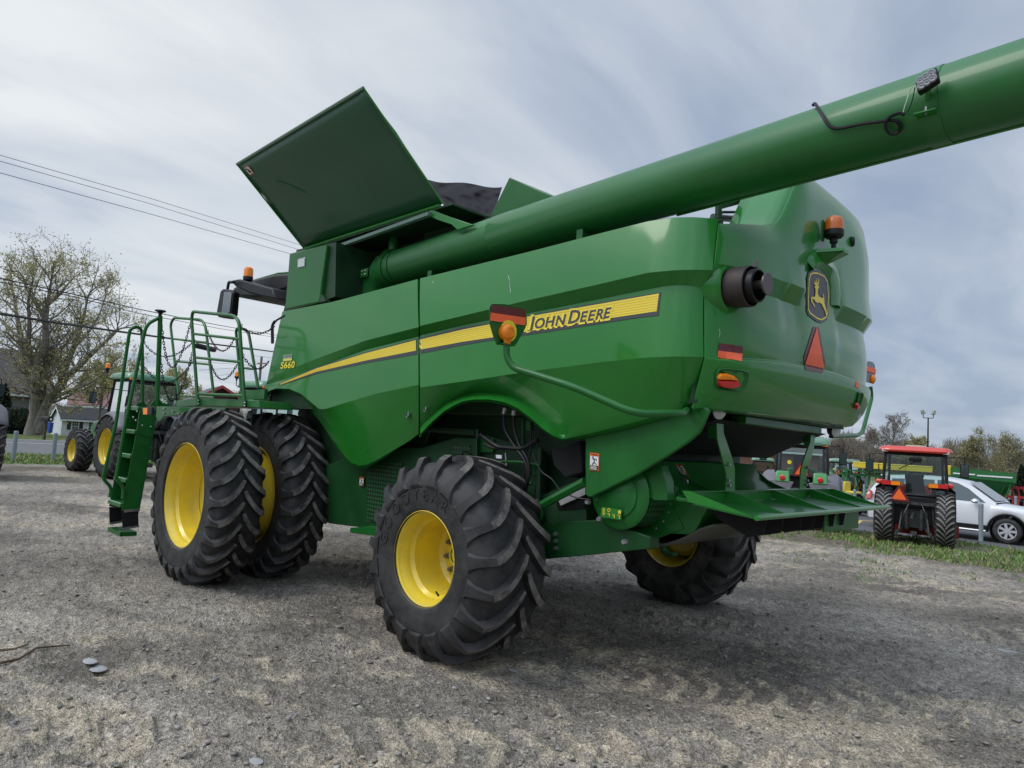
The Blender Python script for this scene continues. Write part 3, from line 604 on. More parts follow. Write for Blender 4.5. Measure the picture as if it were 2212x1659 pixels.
# chopper side plates and tailboard
spl = [(1105, 135), (1160, 200), (1250, 420), (1380, 380), (1460, 360), (1580, 450), (1700, 510), (1880, 550), (2080, 560), (2160, 600), (1800, 590), (1760, 700), (1850, 760), (1380, 995), (960, 1155), (640, 1140), (700, 1000), (950, 980), (1130, 760), (1165, 640), (1150, 420)]
spl = [(1105, 135), (1240, 165), (1440, 370), (1560, 440), (1700, 505), (1880, 545), (2080, 560), (1850, 760), (1380, 995), (960, 1155), (640, 1140), (700, 1000), (950, 980), (1130, 760), (1165, 640), (1150, 420)]
PA = [(1105, 135), (1250, 470), (1240, 720), (1375, 990), (960, 1155), (640, 1140), (700, 1000), (950, 980), (1130, 760), (1165, 640), (1150, 420)]
MB().prism([tuple(ony(*p, 1.50)) for p in q('O', *PA)], (0, .012, 0)).build('chopper_side_plate', GREEND, CH)
MB().prism([tuple(ony(*p, 1.49)) for p in q('O', (1240, 470), (1262, 468), (1255, 716), (1236, 720))], (0, .05, 0)).build('plate_flange', GREEND, CH)
PB = [(1200, 150), (1260, 190), (1440, 370), (1560, 440), (1700, 505), (1880, 545), (2080, 560), (1850, 760), (1380, 995), (1370, 660), (1250, 600), (1150, 330)]
sp3 = [ony(*p, 1.84) for p in q('O', *PB)]
for Yp in (1.84, 3.25): MB().prism([(p[0], Yp, p[2]) for p in sp3], (0, .012, 0)).build('tailboard_arm', GREEND, CH)
MB().prism([(4.6, 1.51, 1.66), (4.93, 1.51, 1.66), (5.02, 1.51, 1.52), (5.2, 1.51, 1.42), (5.42, 1.51, 1.40), (5.3, 1.51, 1.15), (4.7, 1.51, 1.1)], (0, 1.73, 0)).build('chopper_housing', GREEND, CH, bev=.01)
MB().grid([[(4.62+.88*t, Y, 1.10-.10*math.sin(PI*min(1, t*1.15))+.14*t*t) for t in np.linspace(0, 1, 14)] for Y in (1.5, 3.3)]).build('knife_pan', mat('worn_pan', (.10, .10, .085), .5, metal=.4), CH, solid=.02)
g = MB()
for pts in [(1190, 428), (1219, 518), (1208, 682), (1182, 785), (1118, 905), (1028, 992)]: g.sphere(Vector(ony(*q('O', pts)[0], 1.495)), .008, 8)
g.build('plate_bolts', STEEL, CH)
MB().lathe([(.001, .025), (.018, .025), (.02, .0), (.05, 0), (.05, -.02)], ony(*q('O', (1350, 415))[0], 1.80), (0, -1, 0), 14).build('pivot_bolt', STEEL, CH)
MB().prism([tuple(ony(*p, 1.81)) for p in q('O', (1110, 140), (1210, 160), (1400, 370), (1412, 430), (1380, 470), (1270, 460), (1200, 370))], (0, .02, 0)).build('pivot_arm', GREEND, CH, bev=.004)
tb = MB()
zt = lambda X: 1.355+(5.9-X)*.10
tb.prism([(5.45, 1.22, zt(5.45)), (5.88, 1.22, zt(5.88)), (5.88, 1.22, zt(5.88)-.012), (5.45, 1.22, zt(5.45)-.012)], (0, 2.66, 0))
TB = tb.build('tailboard', GREEND, CH)
MB().tube([(5.90, 1.20, 1.355), (5.90, 3.90, 1.355)], .017, 10).build('tailboard_edge', GREEN, TB)
for Yv in (1.22, 1.75, 2.55, 3.34, 3.86):
    MB().prism([(5.42, Yv, zt(5.42)), (5.86, Yv, zt(5.86)), (5.45, Yv, zt(5.45)+.07), (5.36, Yv, zt(5.4)+.07)], (0, .01, 0)).build('tailboard_rib', GREEN, TB)
MB().b2((5.40, 1.23, zt(5.45)), (5.41, 3.86, zt(5.45)+.07)).b2((5.37, 1.23, zt(5.45)+.07), (5.43, 3.86, zt(5.45)+.075)).build('tailboard_back', GREEN, TB)
for i, Yv in enumerate([1.45, 1.72, 2.05, 2.3, 2.5, 2.72, 2.95]):
    MB().prism([(5.45, Yv, zt(5.45)-.03), (5.82, Yv+.08, 1.33), (5.80, Yv+.09, 1.22), (5.70, Yv+.07, 1.19), (5.50, Yv, 1.30)], (0, .008, 0)).build('spreader_vane', BLACKM, TB)
MB().b2((5.76, 2.7, 1.17), (5.775, 3.50, 1.33)).build('deflector_plate', GREEND, TB)
MB().tube(rnd([ony(*p, y) for p, y in zip(q('O', (1475, 590), (1300, 610), (1310, 625), (1775, 685)), (1.4, 1.26, 1.25, 1.24))], .04), .016, 8).build('grab_handle', GREEND, CH)
MB().prism([tuple(ony(*p, 1.83)) for p in q('O', (1370, 662), (1422, 665), (1422, 752), (1370, 742))], (0, .003, 0)).build('serial_plate', BLACK, CH)
MB().prism([tuple(ony(*p, 1.828)) for p in q('O', (1374, 692), (1418, 696), (1418, 716), (1374, 712))], (0, .001, 0)).build('serial_plate_print', GREY, CH)
for sg in (-1, 1):
    o_ = [onx(*p, 5.38) for p in q('C', (845, 268), (885, 258), (888, 350), (940, 500), (955, 560), (957, 712), (900, 712), (905, 600), (850, 385))]
    o_ = [(p[0], p[1] if sg < 0 else 2*YC-p[1], p[2]) for p in o_]
    st = MB().prism(o_, (.012, 0, 0)).build('hanger_strap', GREEN, CH)
    for k, pt in enumerate(((918, 635), (922, 540), (925, 665))):
        p = Vector(onx(*q('C', pt)[0], 5.395)); p.y = p.y if sg < 0 else 2*YC-p.y
        MB().lathe([(.001, .02), (.011, .02), (.013, 0)], p, (1, 0, 0), 8).build('strap_bolt', STEEL, st)
    MB().prism([(x-.06, y, z) for x, y, z in [o_[0], o_[1], o_[2], o_[8]]], (.06, 0, 0)).build('strap_flange', GREEND, st)
# rubber curtain + under-hood
MB().prism([(4.65, 1.5, 2.03), (5.45, 1.5, 1.98), (5.3, 1.5, 1.92), (4.9, 1.5, 1.72), (4.6, 1.5, 1.72)], (0, 2.1, 0)).build('straw_hood', BLACKM, CH)
MB().prism([(4.72, 1.25, 2.05), (5.5, 1.35, 2.03), (5.55, 3.75, 2.03), (4.72, 3.85, 2.05)], (0, 0, .02)).build('hood_floor', GREENI, CH)
MB().prism([(5.38, 1.85, 1.97), (5.50, 1.85, 1.97), (5.50, 1.85, 2.03), (5.38, 1.85, 2.03)], (0, 1.5, 0)).build('under_hood_beam', GREEND, CH, bev=.006)
wsign('O', [(1345, 300), (1440, 335), (1350, 180), (1268, 172)], 1.60)
for u, v in ((1554, 888), (1806, 931)):
    c_ = Vector(onx(u, v, 5.50)); ax = Vector((.9, -.35, -.15)).normalized()
    wl = MB().lathe([(.03, -.08), (.05, -.06), (.062, 0), (.058, .004)], c_, ax, 20).build('work_lamp', BLACK, CH); MB().lathe([(.058, .004), (.04, .012), (.001, .016)], c_, ax, 20).build('lamp_lens', LENS, wl)
# ---- marker arms
ma = MB().tube(rnd([onbody(1484, 885, -.15), ony(*q('N', (2090, 1312))[0], .62), ony(*q('N', (1640, 1318))[0], .36), ony(*q('N', (1050, 1060))[0], .25), ony(*q('N', (480, 880))[0], .16), ony(*q('N', (418, 780))[0], .14), ony(*q('N', (416, 680))[0], .14)], .10), .022, 12).build('marker_arm', GREEND, CH, ang=60)
def plate(k, pts, X, name, m, th, par, bev=0.):
    return MB().prism([tuple(onx(*p, X)) for p in q(k, *pts)], (-th, 0, 0)).build(name, m, par, bev=bev)
XM = float(ony(*q('N', (416, 680))[0], .14)[0])
mp_ = plate('N', [(272, 276), (300, 272), (400, 275), (520, 295), (600, 318), (610, 340), (612, 470), (570, 560), (520, 640), (510, 660), (330, 662), (300, 600), (262, 470), (258, 310)], XM-.03, 'marker_plate', GREEND, .006, ma, .002)
plate('N', [(276, 280), (598, 328), (600, 402), (272, 354)], XM-.024, 'reflector', REDD, .003, mp_)
plate('N', [(272, 356), (600, 404), (597, 478), (268, 432)], XM-.024, 'reflector', REDO, .003, mp_)
lc = Vector(onx(*q('N', (421, 545))[0], XM-.005))
MB().lathe([(.070, -.015), (.070, .0)], lc+Vector((-.012, .034, .016)), (1, 0, 0), 28, cap=True).build('marker_backing', YELD, mp_)
MB().lathe([(.050, -.03), (.055, 0), (.052, .02), (.045, .03), (.03, .036), (.028, .032), (.012, .036), (.001, .034)], lc, (1, 0, 0), 28, cap=False).prism([lc+Vector((0, a, b)) for a, b in ((-.03, -.04), (.03, -.04), (.018, -.085), (-.018, -.085))], (.015, 0, 0)).build('amber_lamp', AMB, mp_)
MB().box(Vector(onx(*q('N', (420, 662))[0], XM-.01)), (.06, .10, .008)).build('lamp_bracket', GREEND, mp_)
rr_ = [(5.45, 3.75, 2.0)]
pts = q('D', (640, 520), (800, 515), (830, 495), (885, 290), (878, 222))
Xr = 5.30; pR = [onx(*p, x_) for p, x_ in zip(pts, (5.45, 5.35, 5.32, 5.25, 5.25))]
mr = MB().tube(rnd(pR, .08), .022, 10).build('marker_arm', GREEND, CH, ang=60)
a = onx(*q('D', (880, 70))[0], 5.25); b = onx(*q('D', (878, 222))[0], 5.25); cy_ = float(b[1]); zb_, zt_ = float(b[2]), float(a[2])
zz_ = lambda t: zb_*(1-t)+zt_*t
def turned(pts, th, name, m, par):      # plate seen almost edge-on
    d = (Vector((5.25, cy_, 0))-Vector((CP[0], CP[1], 0))).normalized(); s_ = (d*.93+Vector((-d.y, d.x, 0))*-.36).normalized(); nn = Vector((-s_.y, s_.x, 0))
    return MB().prism([Vector((5.25, cy_, zz_(t)))+s_*l for l, t in pts], nn*th).build(name, m, par, bev=.002)
pr = turned([(-.12, .15), (.10, .15), (.12, .5), (.12, .9), (.06, 1.0), (-.08, 1.0), (-.12, .9)], .008, 'marker_plate', GREY, mr)
for sgn in (-1, 1):
    p2 = turned([(-.115, .56), (.115, .56), (.115, .76), (-.115, .76)], .012*sgn, 'reflector', REDO, pr)
MB().sphere((5.27, cy_+.0, zz_(.30)), .034, 12, 1.6).build('amber_lamp', AMB, pr)
# bolts/ports on side panels
for k, p in (('F', (322, 215)), ('F', (419, 183))):
    c_ = hit(*q(k, p)[0], 0.0); MB().lathe([(.001, .002), (.030, .002)], c_, (0, -1, 0), 18).build('latch_recess', BLACKM, CH); MB().lathe([(.030, .001), (.036, .006), (.042, .001)], c_, (0, -1, 0), 18).build('latch_ring', GREEND, CH); MB().box(Vector(c_)+Vector((.006, -.004, 0)), (.012, .006, .036)).build('latch_key', GREY, CH)
# ---------------------------------------------------------------- auger
def axf(X): return Vector((X, 1.50-.075*(X-1.3), 3.560+.0195*(X-1.3)))
AR = .203
au = MB().tube([axf(1.50), axf(3.3)], AR*.97, 40, cap=True).tube([axf(3.3), axf(3.31), axf(8.6)], [AR*.97, AR, AR], 40).build('unloading_auger', GREENA, CH, ang=60); au['label'] = 'long green unloading auger tube folded back over the machine'
ring = lambda X, w, r: MB().tube([axf(X), axf(X+w)], r, 40)
ring(1.62, .02, AR+.004).tube([axf(1.5), axf(1.52)], AR+.006, 40).build('auger_band', GREENA, au, ang=60)
# seam strip along the bottom of the tube
MB().tube([axf(5.2)+Vector((0, .06, -AR+.004)), axf(8.6)+Vector((0, .06, -AR+.004))], .008, 6).build('auger_weld', GREEN, au)
# elbow
el = [axf(1.52), axf(1.36), axf(1.22)+Vector((0, .03, -.06)), axf(1.12)+Vector((0, .05, -.2)), axf(1.08)+Vector((0, .06, -.5)), axf(1.08)+Vector((0, .06, -.9))]
MB().tube(el, [AR, AR, AR*1.03, AR*1.06, AR*1.08, AR*1.08], 32).build('auger_elbow', GREENA, au, ang=60)
MB().lathe([(.001, .06), (.07, .06), (.10, .03), (.12, 0), (.13, -.1)], axf(1.42)+Vector((-.02, 0, .17)), (-.1, 0, 1), 20).lathe([(.001, .24), (.03, .235), (.055, .20), (.065, .14), (.065, .05)], axf(1.42)+Vector((.02, 0, .17)), (0, 0, 1), 14).build('elbow_cap', GREEND, au)
MB().box(axf(1.2)+Vector((-.02, -.21, -.04)), (.14, .02, .10)).build('elbow_flange', GREEND, au, bev=.01)
g = MB()
for a, b in ((-.04, -.02), (.02, -.02), (-.04, .02), (.02, .02)): g.sphere(axf(1.2)+Vector((a-.0, -.225, -.04+b)), .010, 8)
g.build('flange_bolts', STEEL, au)
# tube saddles
for X in (2.35, 4.4): c_ = axf(X); MB().b2((c_.x-.03, c_.y-.12, 3.15), (c_.x+.03, c_.y+.1, c_.z-AR+.02)).build('auger_saddle', GREEND, CH)
# clamp with bracket and work lamp
def onaug(u, v, lift=0.):
    r = Vector(ray(u, v)).normalized(); A = axf(5.5); D_ = (axf(8)-axf(5.5)).normalized(); o = Vector(CP)-A
    rp_ = r-D_*r.dot(D_); op = o-D_*o.dot(D_); a_ = rp_.dot(rp_); b_ = 2*rp_.dot(op); c_ = op.dot(op)-(AR+lift)**2; di = b_*b_-4*a_*c_
    t = (-b_-math.sqrt(di))/(2*a_) if di > 0 else -b_/(2*a_); return Vector(CP)+r*t
kx = onaug(*q('K', (1230, 700))[0]).x
MB().tube([axf(kx-.045), axf(kx+.05)], AR+.004, 40).build('auger_band', GREENA, au, ang=60)
lp = [onaug(*p, .10) for p in q('K', (1085, 525), (1290, 392), (1316, 515), (1115, 645))]
nrm = (lp[1]-lp[0]).cross(lp[3]-lp[0]).normalized(); nrm = nrm if nrm.dot(Vector(CP)-lp[0]) > 0 else -nrm
WLp = MB().prism([p for p in lp], -nrm*.05).build('work_lamp', BLACK, au, bev=.008)
cc = sum(lp, Vector())/4; ins = [cc+(p-cc)*.86+nrm*.002 for p in lp]
MB().prism(ins, nrm*.003).build('lamp_lens', mat('lamp_glass', (.03, .032, .04), .35, spec=.3), WLp)
g = MB(); h_ = MB()
for i in range(3):
    for j in range(2):
        x = .2+.3*i; y = .27+.46*j; p = ins[0]*(1-x)*(1-y)+ins[1]*x*(1-y)+ins[2]*x*y+ins[3]*(1-x)*y
        g.lathe([(.022, .004), (.016, .009), (.008, .006), (.001, .010)], p, nrm, 14)
g.build('lamp_reflectors', mat('led_reflector', (.22, .23, .25), .3), WLp)
bp_ = onaug(*q('K', (1205, 850))[0], .0)
MB().tube([cc-nrm*.05, bp_+Vector((0, -.01, .06))], .012, 6).box(bp_+Vector((0, -.02, .0)), (.10, .06, .006)).box(bp_+Vector((0, .0, .06)), (.10, .012, .14)).build('lamp_bracket', GREEN, au)
MB().tube([bp_+Vector((0, -.02, -.01)), bp_+Vector((0, -.02, .035))], .006, 8).lathe([(.001, .01), (.012, .01), (.013, 0)], bp_+Vector((0, -.02, .004)), (0, 0, 1), 8).build('bracket_bolt', STEEL, au)
cb = [(120, 765), (140, 742), (175, 790), (215, 860), (250, 920), (280, 960), (330, 980), (400, 978), (500, 955), (600, 935), (720, 920), (830, 905), (900, 900), (945, 930), (960, 980), (930, 1025), (880, 1040), (835, 1020), (808, 970), (815, 920), (850, 870), (900, 845), (960, 830), (990, 855)]
MB().tube(rnd([onaug(*p, .016 if i < 16 else .028) for i, p in enumerate(q('K', *cb))], .05, 3), .0095, 6).build('lamp_cable', BLACK, au)
MB().tube(rnd([onaug(*p, .03+.05*(i == 0)) for i, p in enumerate(q('K', (1085, 568), (1040, 620), (1015, 710), (990, 780), (978, 830)))], .03), .0025, 5).build('lamp_wire', mat('white_wire', (.6, .65, .55), .5), au)
MB().tube(rnd([onaug(*p, .03+.05*(i == 0)) for i, p in enumerate(q('K', (1090, 590), (1070, 700), (1040, 790), (1015, 830)))], .03), .0025, 5).build('lamp_wire', BLACK, au)
# engine deck brackets behind the ledge
MB().prism([tuple(onx(*p, 5.2)) for p in q('E', (242, 335), (485, 278), (485, 300), (262, 360), (262, 412), (242, 412))], (.03, 0, 0)).prism([tuple(onx(*p, 5.2)) for p in q('E', (415, 350), (485, 340), (485, 455), (415, 445))], (.03, 0, 0)).tube([onx(*p, 5.15) for p in q('E', (250, 410), (285, 375), (420, 375), (470, 350), (530, 305))], .012, 6).build('rear_deck_bracket', GREENI, CH)
MB().sphere(Vector(onx(*q('E', (530, 270))[0], 5.1)), .085, 14).build('round_lamp', BLACK, CH)
MB().tube([onx(*p, 5.1) for p in q('E', (230, 405), (355, 415))], .03, 10).build('deck_pipe', STEEL, CH)
# ---------------------------------------------------------------- grain tank
H0, H1 = Vector((-.02, 1.15, 3.92)), Vector((2.66, 1.15, 3.98))
H0 = Vector(ony(657, 537, 1.15)); H1 = Vector(ony(957, 440, 1.15)); T0 = Vector(ony(512, 355, .36)); T1 = Vector(ony(785, 190, .36))
tank = MB()
tank.prism([(.35, 1.75, 2.9), (3.9, 1.75, 2.9), (3.9, 1.75, 3.75), (3.0, 1.75, 4.0), (.1, 1.75, 3.95)], (0, 1.7, 0)).build('grain_tank', GREENI, CH, bev=.01)
lid = MB(); nx = 24; rws = []
for j in range(9):
    t = j/8; a = H0*(1-t)+T0*t; b = H1*(1-t)+T1*t; bow = .012*math.sin(PI*t)+.010*math.exp(-((t-.62)/.07)**2)
    rws.append([a*(1-k/nx)+b*k/nx+Vector((0, bow, bow*.5)) for k in range(nx+1)])
LID = MB().grid(rws).build('tank_lid', mat('lid_inside_green', (.010, .080, .030), .42, coat=.35, var=.1, vscale=2), CH, solid=.012, off=0); LID['label'] = 'raised rectangular grain tank lid panel tilted outward'
nl = (T0-H0).cross(H1-H0).normalized(); nl = nl if nl.y < 0 else -nl
def lpnt(x, y, l=0.): p = (H0*(1-y)+T0*y)*(1-x)+(H1*(1-y)+T1*y)*x; return p-nl*0+Vector((0, .012*math.sin(PI*y), .006*math.sin(PI*y)))+nl*l
MB().tube([T0, T1], .018, 6).build('lid_edge', mat('worn_light_green', (.16, .24, .17), .5), LID); MB().tube([T1, H1], .010, 6).build('lid_rim', GREEN, LID); MB().tube([T0, H0], .010, 6).build('lid_rim', GREEN, LID)
MB().tube([lpnt(.02, .0, .02), lpnt(.99, .0, .02)], .016, 8).build('lid_hinge', GREEN, LID)
MB().tube([lpnt(.17, .70, .012), lpnt(.30, .50, .012)], .006, 6).sphere(lpnt(.255, .56, .012), .012, 8).build('lid_stay_catch', GREEND, LID)
a_ = [lpnt(*p, .014) for p in ((.035, .855), (.075, .855), (.075, .94), (.035, .94))]
l_ = MB().add(a_, [(0, 1, 2, 3)]).build('warning_sign', mat('sign_orange', (.75, .16, .03), .45), LID); c_ = sum(a_, Vector())/4
MB().add([c_+(p-c_)*.84+nl*.003 for p in a_], [(0, 1, 2, 3)]).build('sign_panel', WHITE, l_)
MB().tube([lpnt(.045, .925, .02), lpnt(.058, .905, .02), lpnt(.052, .875, .02)], .008, 5).tube([lpnt(.058, .905, .02), lpnt(.067, .872, .02)], .005, 5).build('sign_figure', BLACK, l_)
# grey rail under the hinge, side fin, recess back wall
r0 = Vector(ony(*q('B', (470, 742))[0], 1.10)); r1 = Vector(ony(*q('B', (1075, 522))[0], 1.10))
MB().prism([r0, r1, r1+Vector((0, .0, -.035)), r0+Vector((0, .0, -.035))], (0, .05, 0)).build('tank_rail', mat('rail_paint', (.13, .22, .17), .4), CH)
MB().prism([tuple(ony(*p, 1.14)) for p in q('B', (1072, 510), (1100, 512), (1200, 552), (1345, 602), (1250, 632), (1215, 600), (1130, 572), (1075, 545))], (0, .03, 0)).build('tank_side_fin', GREEN, CH, bev=.004)
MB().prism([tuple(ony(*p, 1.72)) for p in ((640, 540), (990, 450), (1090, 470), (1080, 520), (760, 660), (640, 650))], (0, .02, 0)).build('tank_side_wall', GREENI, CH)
MB().prism([H0+Vector((0, .03, 0)), H1+Vector((.1, .03, 0)), H1+Vector((.1, .62, .0)), H0+Vector((0, .62, 0))], (0, 0, -.02)).build('tank_shelf', GREENI, CH)
# front box with lamp
bxp = q('V', (625, 547), (705, 528), (690, 653), (615, 669))
MB().prism([tuple(ony(*p, .95)) for p in bxp], (0, .8, 0)).build('tank_front_box', GREEND, CH, bev=.015)
MB().prism([tuple(ony(*p, 1.0)) for p in q('V', (705, 528), (726, 523), (724, 640), (690, 653))], (.0, .5, 0)).build('tank_box_return', GREENI, CH)
MB().prism([tuple(ony(*p, .955)) for p in q('V', (617, 655), (696, 636), (704, 650), (612, 672))], (0, .3, 0)).build('tank_box_skirt', GREENI, CH)
lp_ = MB().prism([tuple(ony(*p, .945)) for p in q('B', (286, 808), (332, 797), (330, 855), (285, 863))], (0, .03, 0)).build('side_lamp', STEEL, CH, bev=.006)
MB().prism([tuple(ony(*p, .938)) for p in q('B', (290, 812), (329, 802), (327, 851), (289, 858))], (0, .006, 0)).build('lamp_lens', LENS, lp_)
# tarp and far lid
tp = []
tarpc = mat('tarp', (.008, .008, .012), .75, bump=.8, bscale=9, spec=.25)
for j in range(26):
    t = j/25; row = []
    for k in range(60):
        s_ = k/59; u0 = 918+(1085-918)*s_; v0 = 386+(403-386)*s_+3*math.sin(s_*9)+3*math.sin(PI*s_); u1 = 985+(1062-985)*s_; v1 = 480-4*s_
        u_ = u0*(1-t)+u1*t; v_ = v0*(1-t)+v1*t; Yd = 2.0+.45*(1-t)+.03*math.sin(7*s_+5*t)*t+.018*math.sin(19*s_+4*math.sin(6*t)+9*t)+.02*math.sin(14*t+3*s_)+.005*math.sin(31*s_+17*t)+.004*math.sin(37*t-15*s_)
        row.append(ony(u_, v_, Yd))
    tp.append(row)
MB().grid(tp).build('tank_tarp', tarpc, CH, ang=80)
MB().prism([tuple(ony(*p, 2.0)) for p in q('V', (1100, 383), (1192, 423), (1190, 440), (1055, 480), (1060, 465))], (0, .6, .02)).build('rear_tank_flap', GREEND, CH, bev=.008)
MB().prism([tuple(ony(*p, 1.6)) for p in q('V', (930, 452), (1010, 480), (1100, 460), (1300, 400), (1300, 480), (1000, 560), (900, 580))], (0, .04, 0)).build('tank_rear_wall', GREENI, CH)
# ---------------------------------------------------------------- cab
rf = [(-3.0, 3.86), (-2.6, 3.93), (-1.6, 3.93), (-.4, 3.82), (-.3, 3.66), (-2.2, 3.62), (-2.9, 3.72)]
cb_ = MB().prism([(-1.1, 1.75, 2.1), (-.3, 1.75, 2.1), (-.3, 1.75, 3.66), (-1.25, 1.75, 3.66)], (0, 1.6, 0)).build('cab', GLASS, CH, bev=.03)
MB().prism([(x, 1.60, z) for x, z in rf], (0, 1.9, 0)).build('cab_roof', BLACK, cb_, bev=.05)
MB().prism([(-2.5, 1.65, 3.93), (-1.6, 1.65, 3.955), (-.4, 1.65, 3.85), (-.4, 1.65, 3.83), (-1.6, 1.65, 3.93)], (0, 1.8, 0)).build('cab_roof_cap', GREEN, cb_, bev=.01)
for X in (-.35, -1.12): MB().tube([(X, 1.73, 2.1), (X-.12*(X < -1), 1.73, 3.66)], .035, 8).build('cab_post', BLACK, cb_)
aL = [ony(*p, 1.3) for p in q('A', (1385, 335), (1440, 325), (1530, 352), (1640, 380), (1659, 445), (1580, 430), (1510, 412), (1420, 372))]
MB().prism([tuple(p) for p in aL], (0, .25, 0)).build('mirror_bracket', BLACK, CH, bev=.02)
MB().tube(rnd([ony(*p, 1.25) for p in q('A', (1410, 345), (1380, 345), (1372, 390))], .03), .022, 8).build('mirror_arm', BLACK, CH)
mrp = [ony(*p, 1.2) for p in q('A', (1328, 398), (1345, 384), (1395, 390), (1407, 405), (1395, 540), (1370, 562), (1315, 555), (1302, 540))]
MR = MB().prism([tuple(p) for p in mrp], (-.04, .12, 0)).build('side_mirror', BLACK, CH, bev=.02)
MB().prism([tuple(p+np.array([.003, -.003, 0])) for p in [ony(*p, 1.192) for p in q('A', (1352, 405), (1393, 402), (1398, 412), (1385, 525), (1365, 540), (1335, 535))]], (-.002, .006, 0)).build('mirror_glass', GLASS, MR)
def beacon(c, s, par, base=True):
    c = Vector(c); b_ = MB().lathe([(.001, .13), (.035, .125), (.052, .11), (.058, .08), (.060, .0)], c, (0, 0, 1), 16)
    b_.v = [tuple(c+(Vector(p)-c)*s) for p in b_.v]; o = b_.build('beacon', AMB, par)
    d_ = MB().lathe([(.060, 0), (.064, -.01), (.060, -.05), (.03, -.065), (.02, -.12), (.001, -.12)], c, (0, 0, 1), 16); d_.v = [tuple(c+(Vector(p)-c)*s) for p in d_.v]; d_.build('beacon_base', BLACK, o)
    return o
beacon(ony(*q('A', (1497, 312))[0], 1.4), 1.12, CH)
# ---------------------------------------------------------------- platform, ladder, rails
MB().prism([tuple(ony(*p, .50)) for p in q('L', (722, 1075), (895, 1048), (1500, 1070), (1512, 1140), (900, 1120), (722, 1132))], (0, .38, 0)).build('platform_beam', GREEND, CH, bev=.006)
MB().prism([tuple(ony(*p, .78)) for p in q('L', (1318, 985), (1562, 962), (1555, 1058), (1312, 1066))], (0, .04, 0)).build('platform_side', GREEND, CH)
MB().prism([tuple(ony(*p, .30)) for p in q('L', (480, 1130), (640, 1130), (1200, 1142), (1180, 1160), (840, 1200), (600, 1225), (560, 1275), (520, 1180))], (0, .05, 0)).build('platform_gusset', GREEND, CH, bev=.004)
def tb_(k, Y, pts, name, r=.021, m=GREEND, rd=.12):
    return MB().tube(rnd([ony(*p, Y) for p in q(k, *pts)], rd), r, 10).build(name, m, CH, ang=60)
def rail(Yo, pts, bars, name='handrail'):
    g = MB().tube(rnd([ony(*p, Yo) for p in q('L', *pts)], .13, 6), .021, 10)
    for a, b in bars: g.tube([ony(*p, Yo) for p in q('L', a, b)], .017, 8)
    return g.build(name, GREEND, CH, ang=60)
rail(.48, [(930, 1118), (868, 300), (880, 228), (1270, 268), (1320, 320), (1372, 1125)], [((895, 440), (1330, 490)), ((915, 665), (1342, 708)), ((935, 1008), (1368, 1030))])
rail(1.20, [(748, 1050), (668, 350), (700, 288), (960, 305), (1000, 360), (1080, 1030)], [((700, 488), (1015, 522)), ((720, 700), (1040, 730)), ((760, 1025), (1090, 1045))])
rail(1.45, [(1340, 975), (1290, 420), (1300, 388), (1370, 395), (1410, 430), (1500, 955)], [((1310, 570), (1440, 585)), ((1325, 760), (1470, 775))])
# ladder handrails and post
XR, XF = -1.2, -1.68
def tx(k, X, pts, name, r=.021, par=None, rd=.1): return MB().tube(rnd([onx(*p, X) for p in q(k, *pts)], rd), r, 10).build(name, GREEND, par or CH, ang=60)
tx('L', XR, [(540, 1120), (572, 270)], 'rail_post', .028)
MB().lathe([(.001, .05), (.06, .045), (.065, .03), (.03, .015), (.02, 0), (.02, -.06)], onx(*q('L', (571, 250))[0], XR), (0, 0, 1), 16).build('post_knob', BLACK, CH)
LD = MB()
def sp(k, X, pts): return [tuple(onx(*p, X)) for p in q(k, *pts)]
LAD = MB().prism(sp('M', XR, [(570, 0), (800, 0), (775, 145), (590, 1110), (355, 1140), (545, 120)]), (-.012, 0, 0)).build('boarding_ladder', GREEND, CH, bev=.003)
LAD['label'] = 'steep green boarding ladder with tubular handrails'
ap = sp('L', XR+.01, [(400, 1130), (490, 1130), (540, 1240), (490, 1420), (345, 1385), (360, 1290), (372, 1190)])
MB().prism(ap, (-.014, 0, 0)).build('ladder_bracket', GREEND, LAD)
MB().prism([tuple(Vector(p)+Vector((XF-XR, 0, 0))) for p in sp('M', XR, [(570, -200), (800, -200), (775, 145), (590, 1110), (355, 1140), (545, 120)])], (.012, 0, 0)).build('ladder_side', GREEND, LAD)
MB().prism([tuple(Vector(p)+Vector((0, .19, 0))) for p in sp('M', XR-.005, [(355, 1140), (545, 120), (570, 0), (590, -260)])]+[tuple(Vector(p)+Vector((XF-XR+.01, .19, 0))) for p in sp('M', XR-.005, [(590, -260), (570, 0), (545, 120), (355, 1140)])], (0, .006, 0)).build('ladder_back', GREENI, LAD)
for (xa, ya) in (((352, 1048)), ((424, 722)), ((484, 397)), ((544, 72)), ((585, -240))):
    p = Vector(onx(*q('M', (xa, ya))[0], XR))
    MB().b2((XF+.01, p.y-.01, p.z-.045), (XR-.01, p.y+.17, p.z)).build('step', GREEND, LAD, bev=.006)
    MB().b2((XF+.02, p.y-.006, p.z), (XR-.02, p.y+.006, p.z+.006)).build('step_edge', mat('worn_edge', (.35, .42, .36), .5), LAD)
g = MB()
for X, dx in ((XR+.006, 0), (XF+.006, 0)):
    for pts in ([(380, 1128), (585, 1108), (595, 1140), (385, 1160)], [(365, 1365), (582, 1325), (580, 1352), (365, 1395)]):
        g.prism([tuple(Vector(onx(*p, XR))+Vector((X-XR, 0, 0))) for p in q('M', *pts)], (.008, 0, 0))
g.build('rubber_clamp', STEEL, LAD)
for X in (XR, XF): MB().prism([tuple(Vector(onx(*p, XR))+Vector((X-XR, 0, 0))) for p in q('M', (360, 1150), (582, 1125), (575, 1200), (580, 1345), (365, 1385))], (-.006, 0, 0)).build('rubber_flap', BLACKM, LAD)
p = Vector(onx(*q('M', (365, 1425))[0], XR))
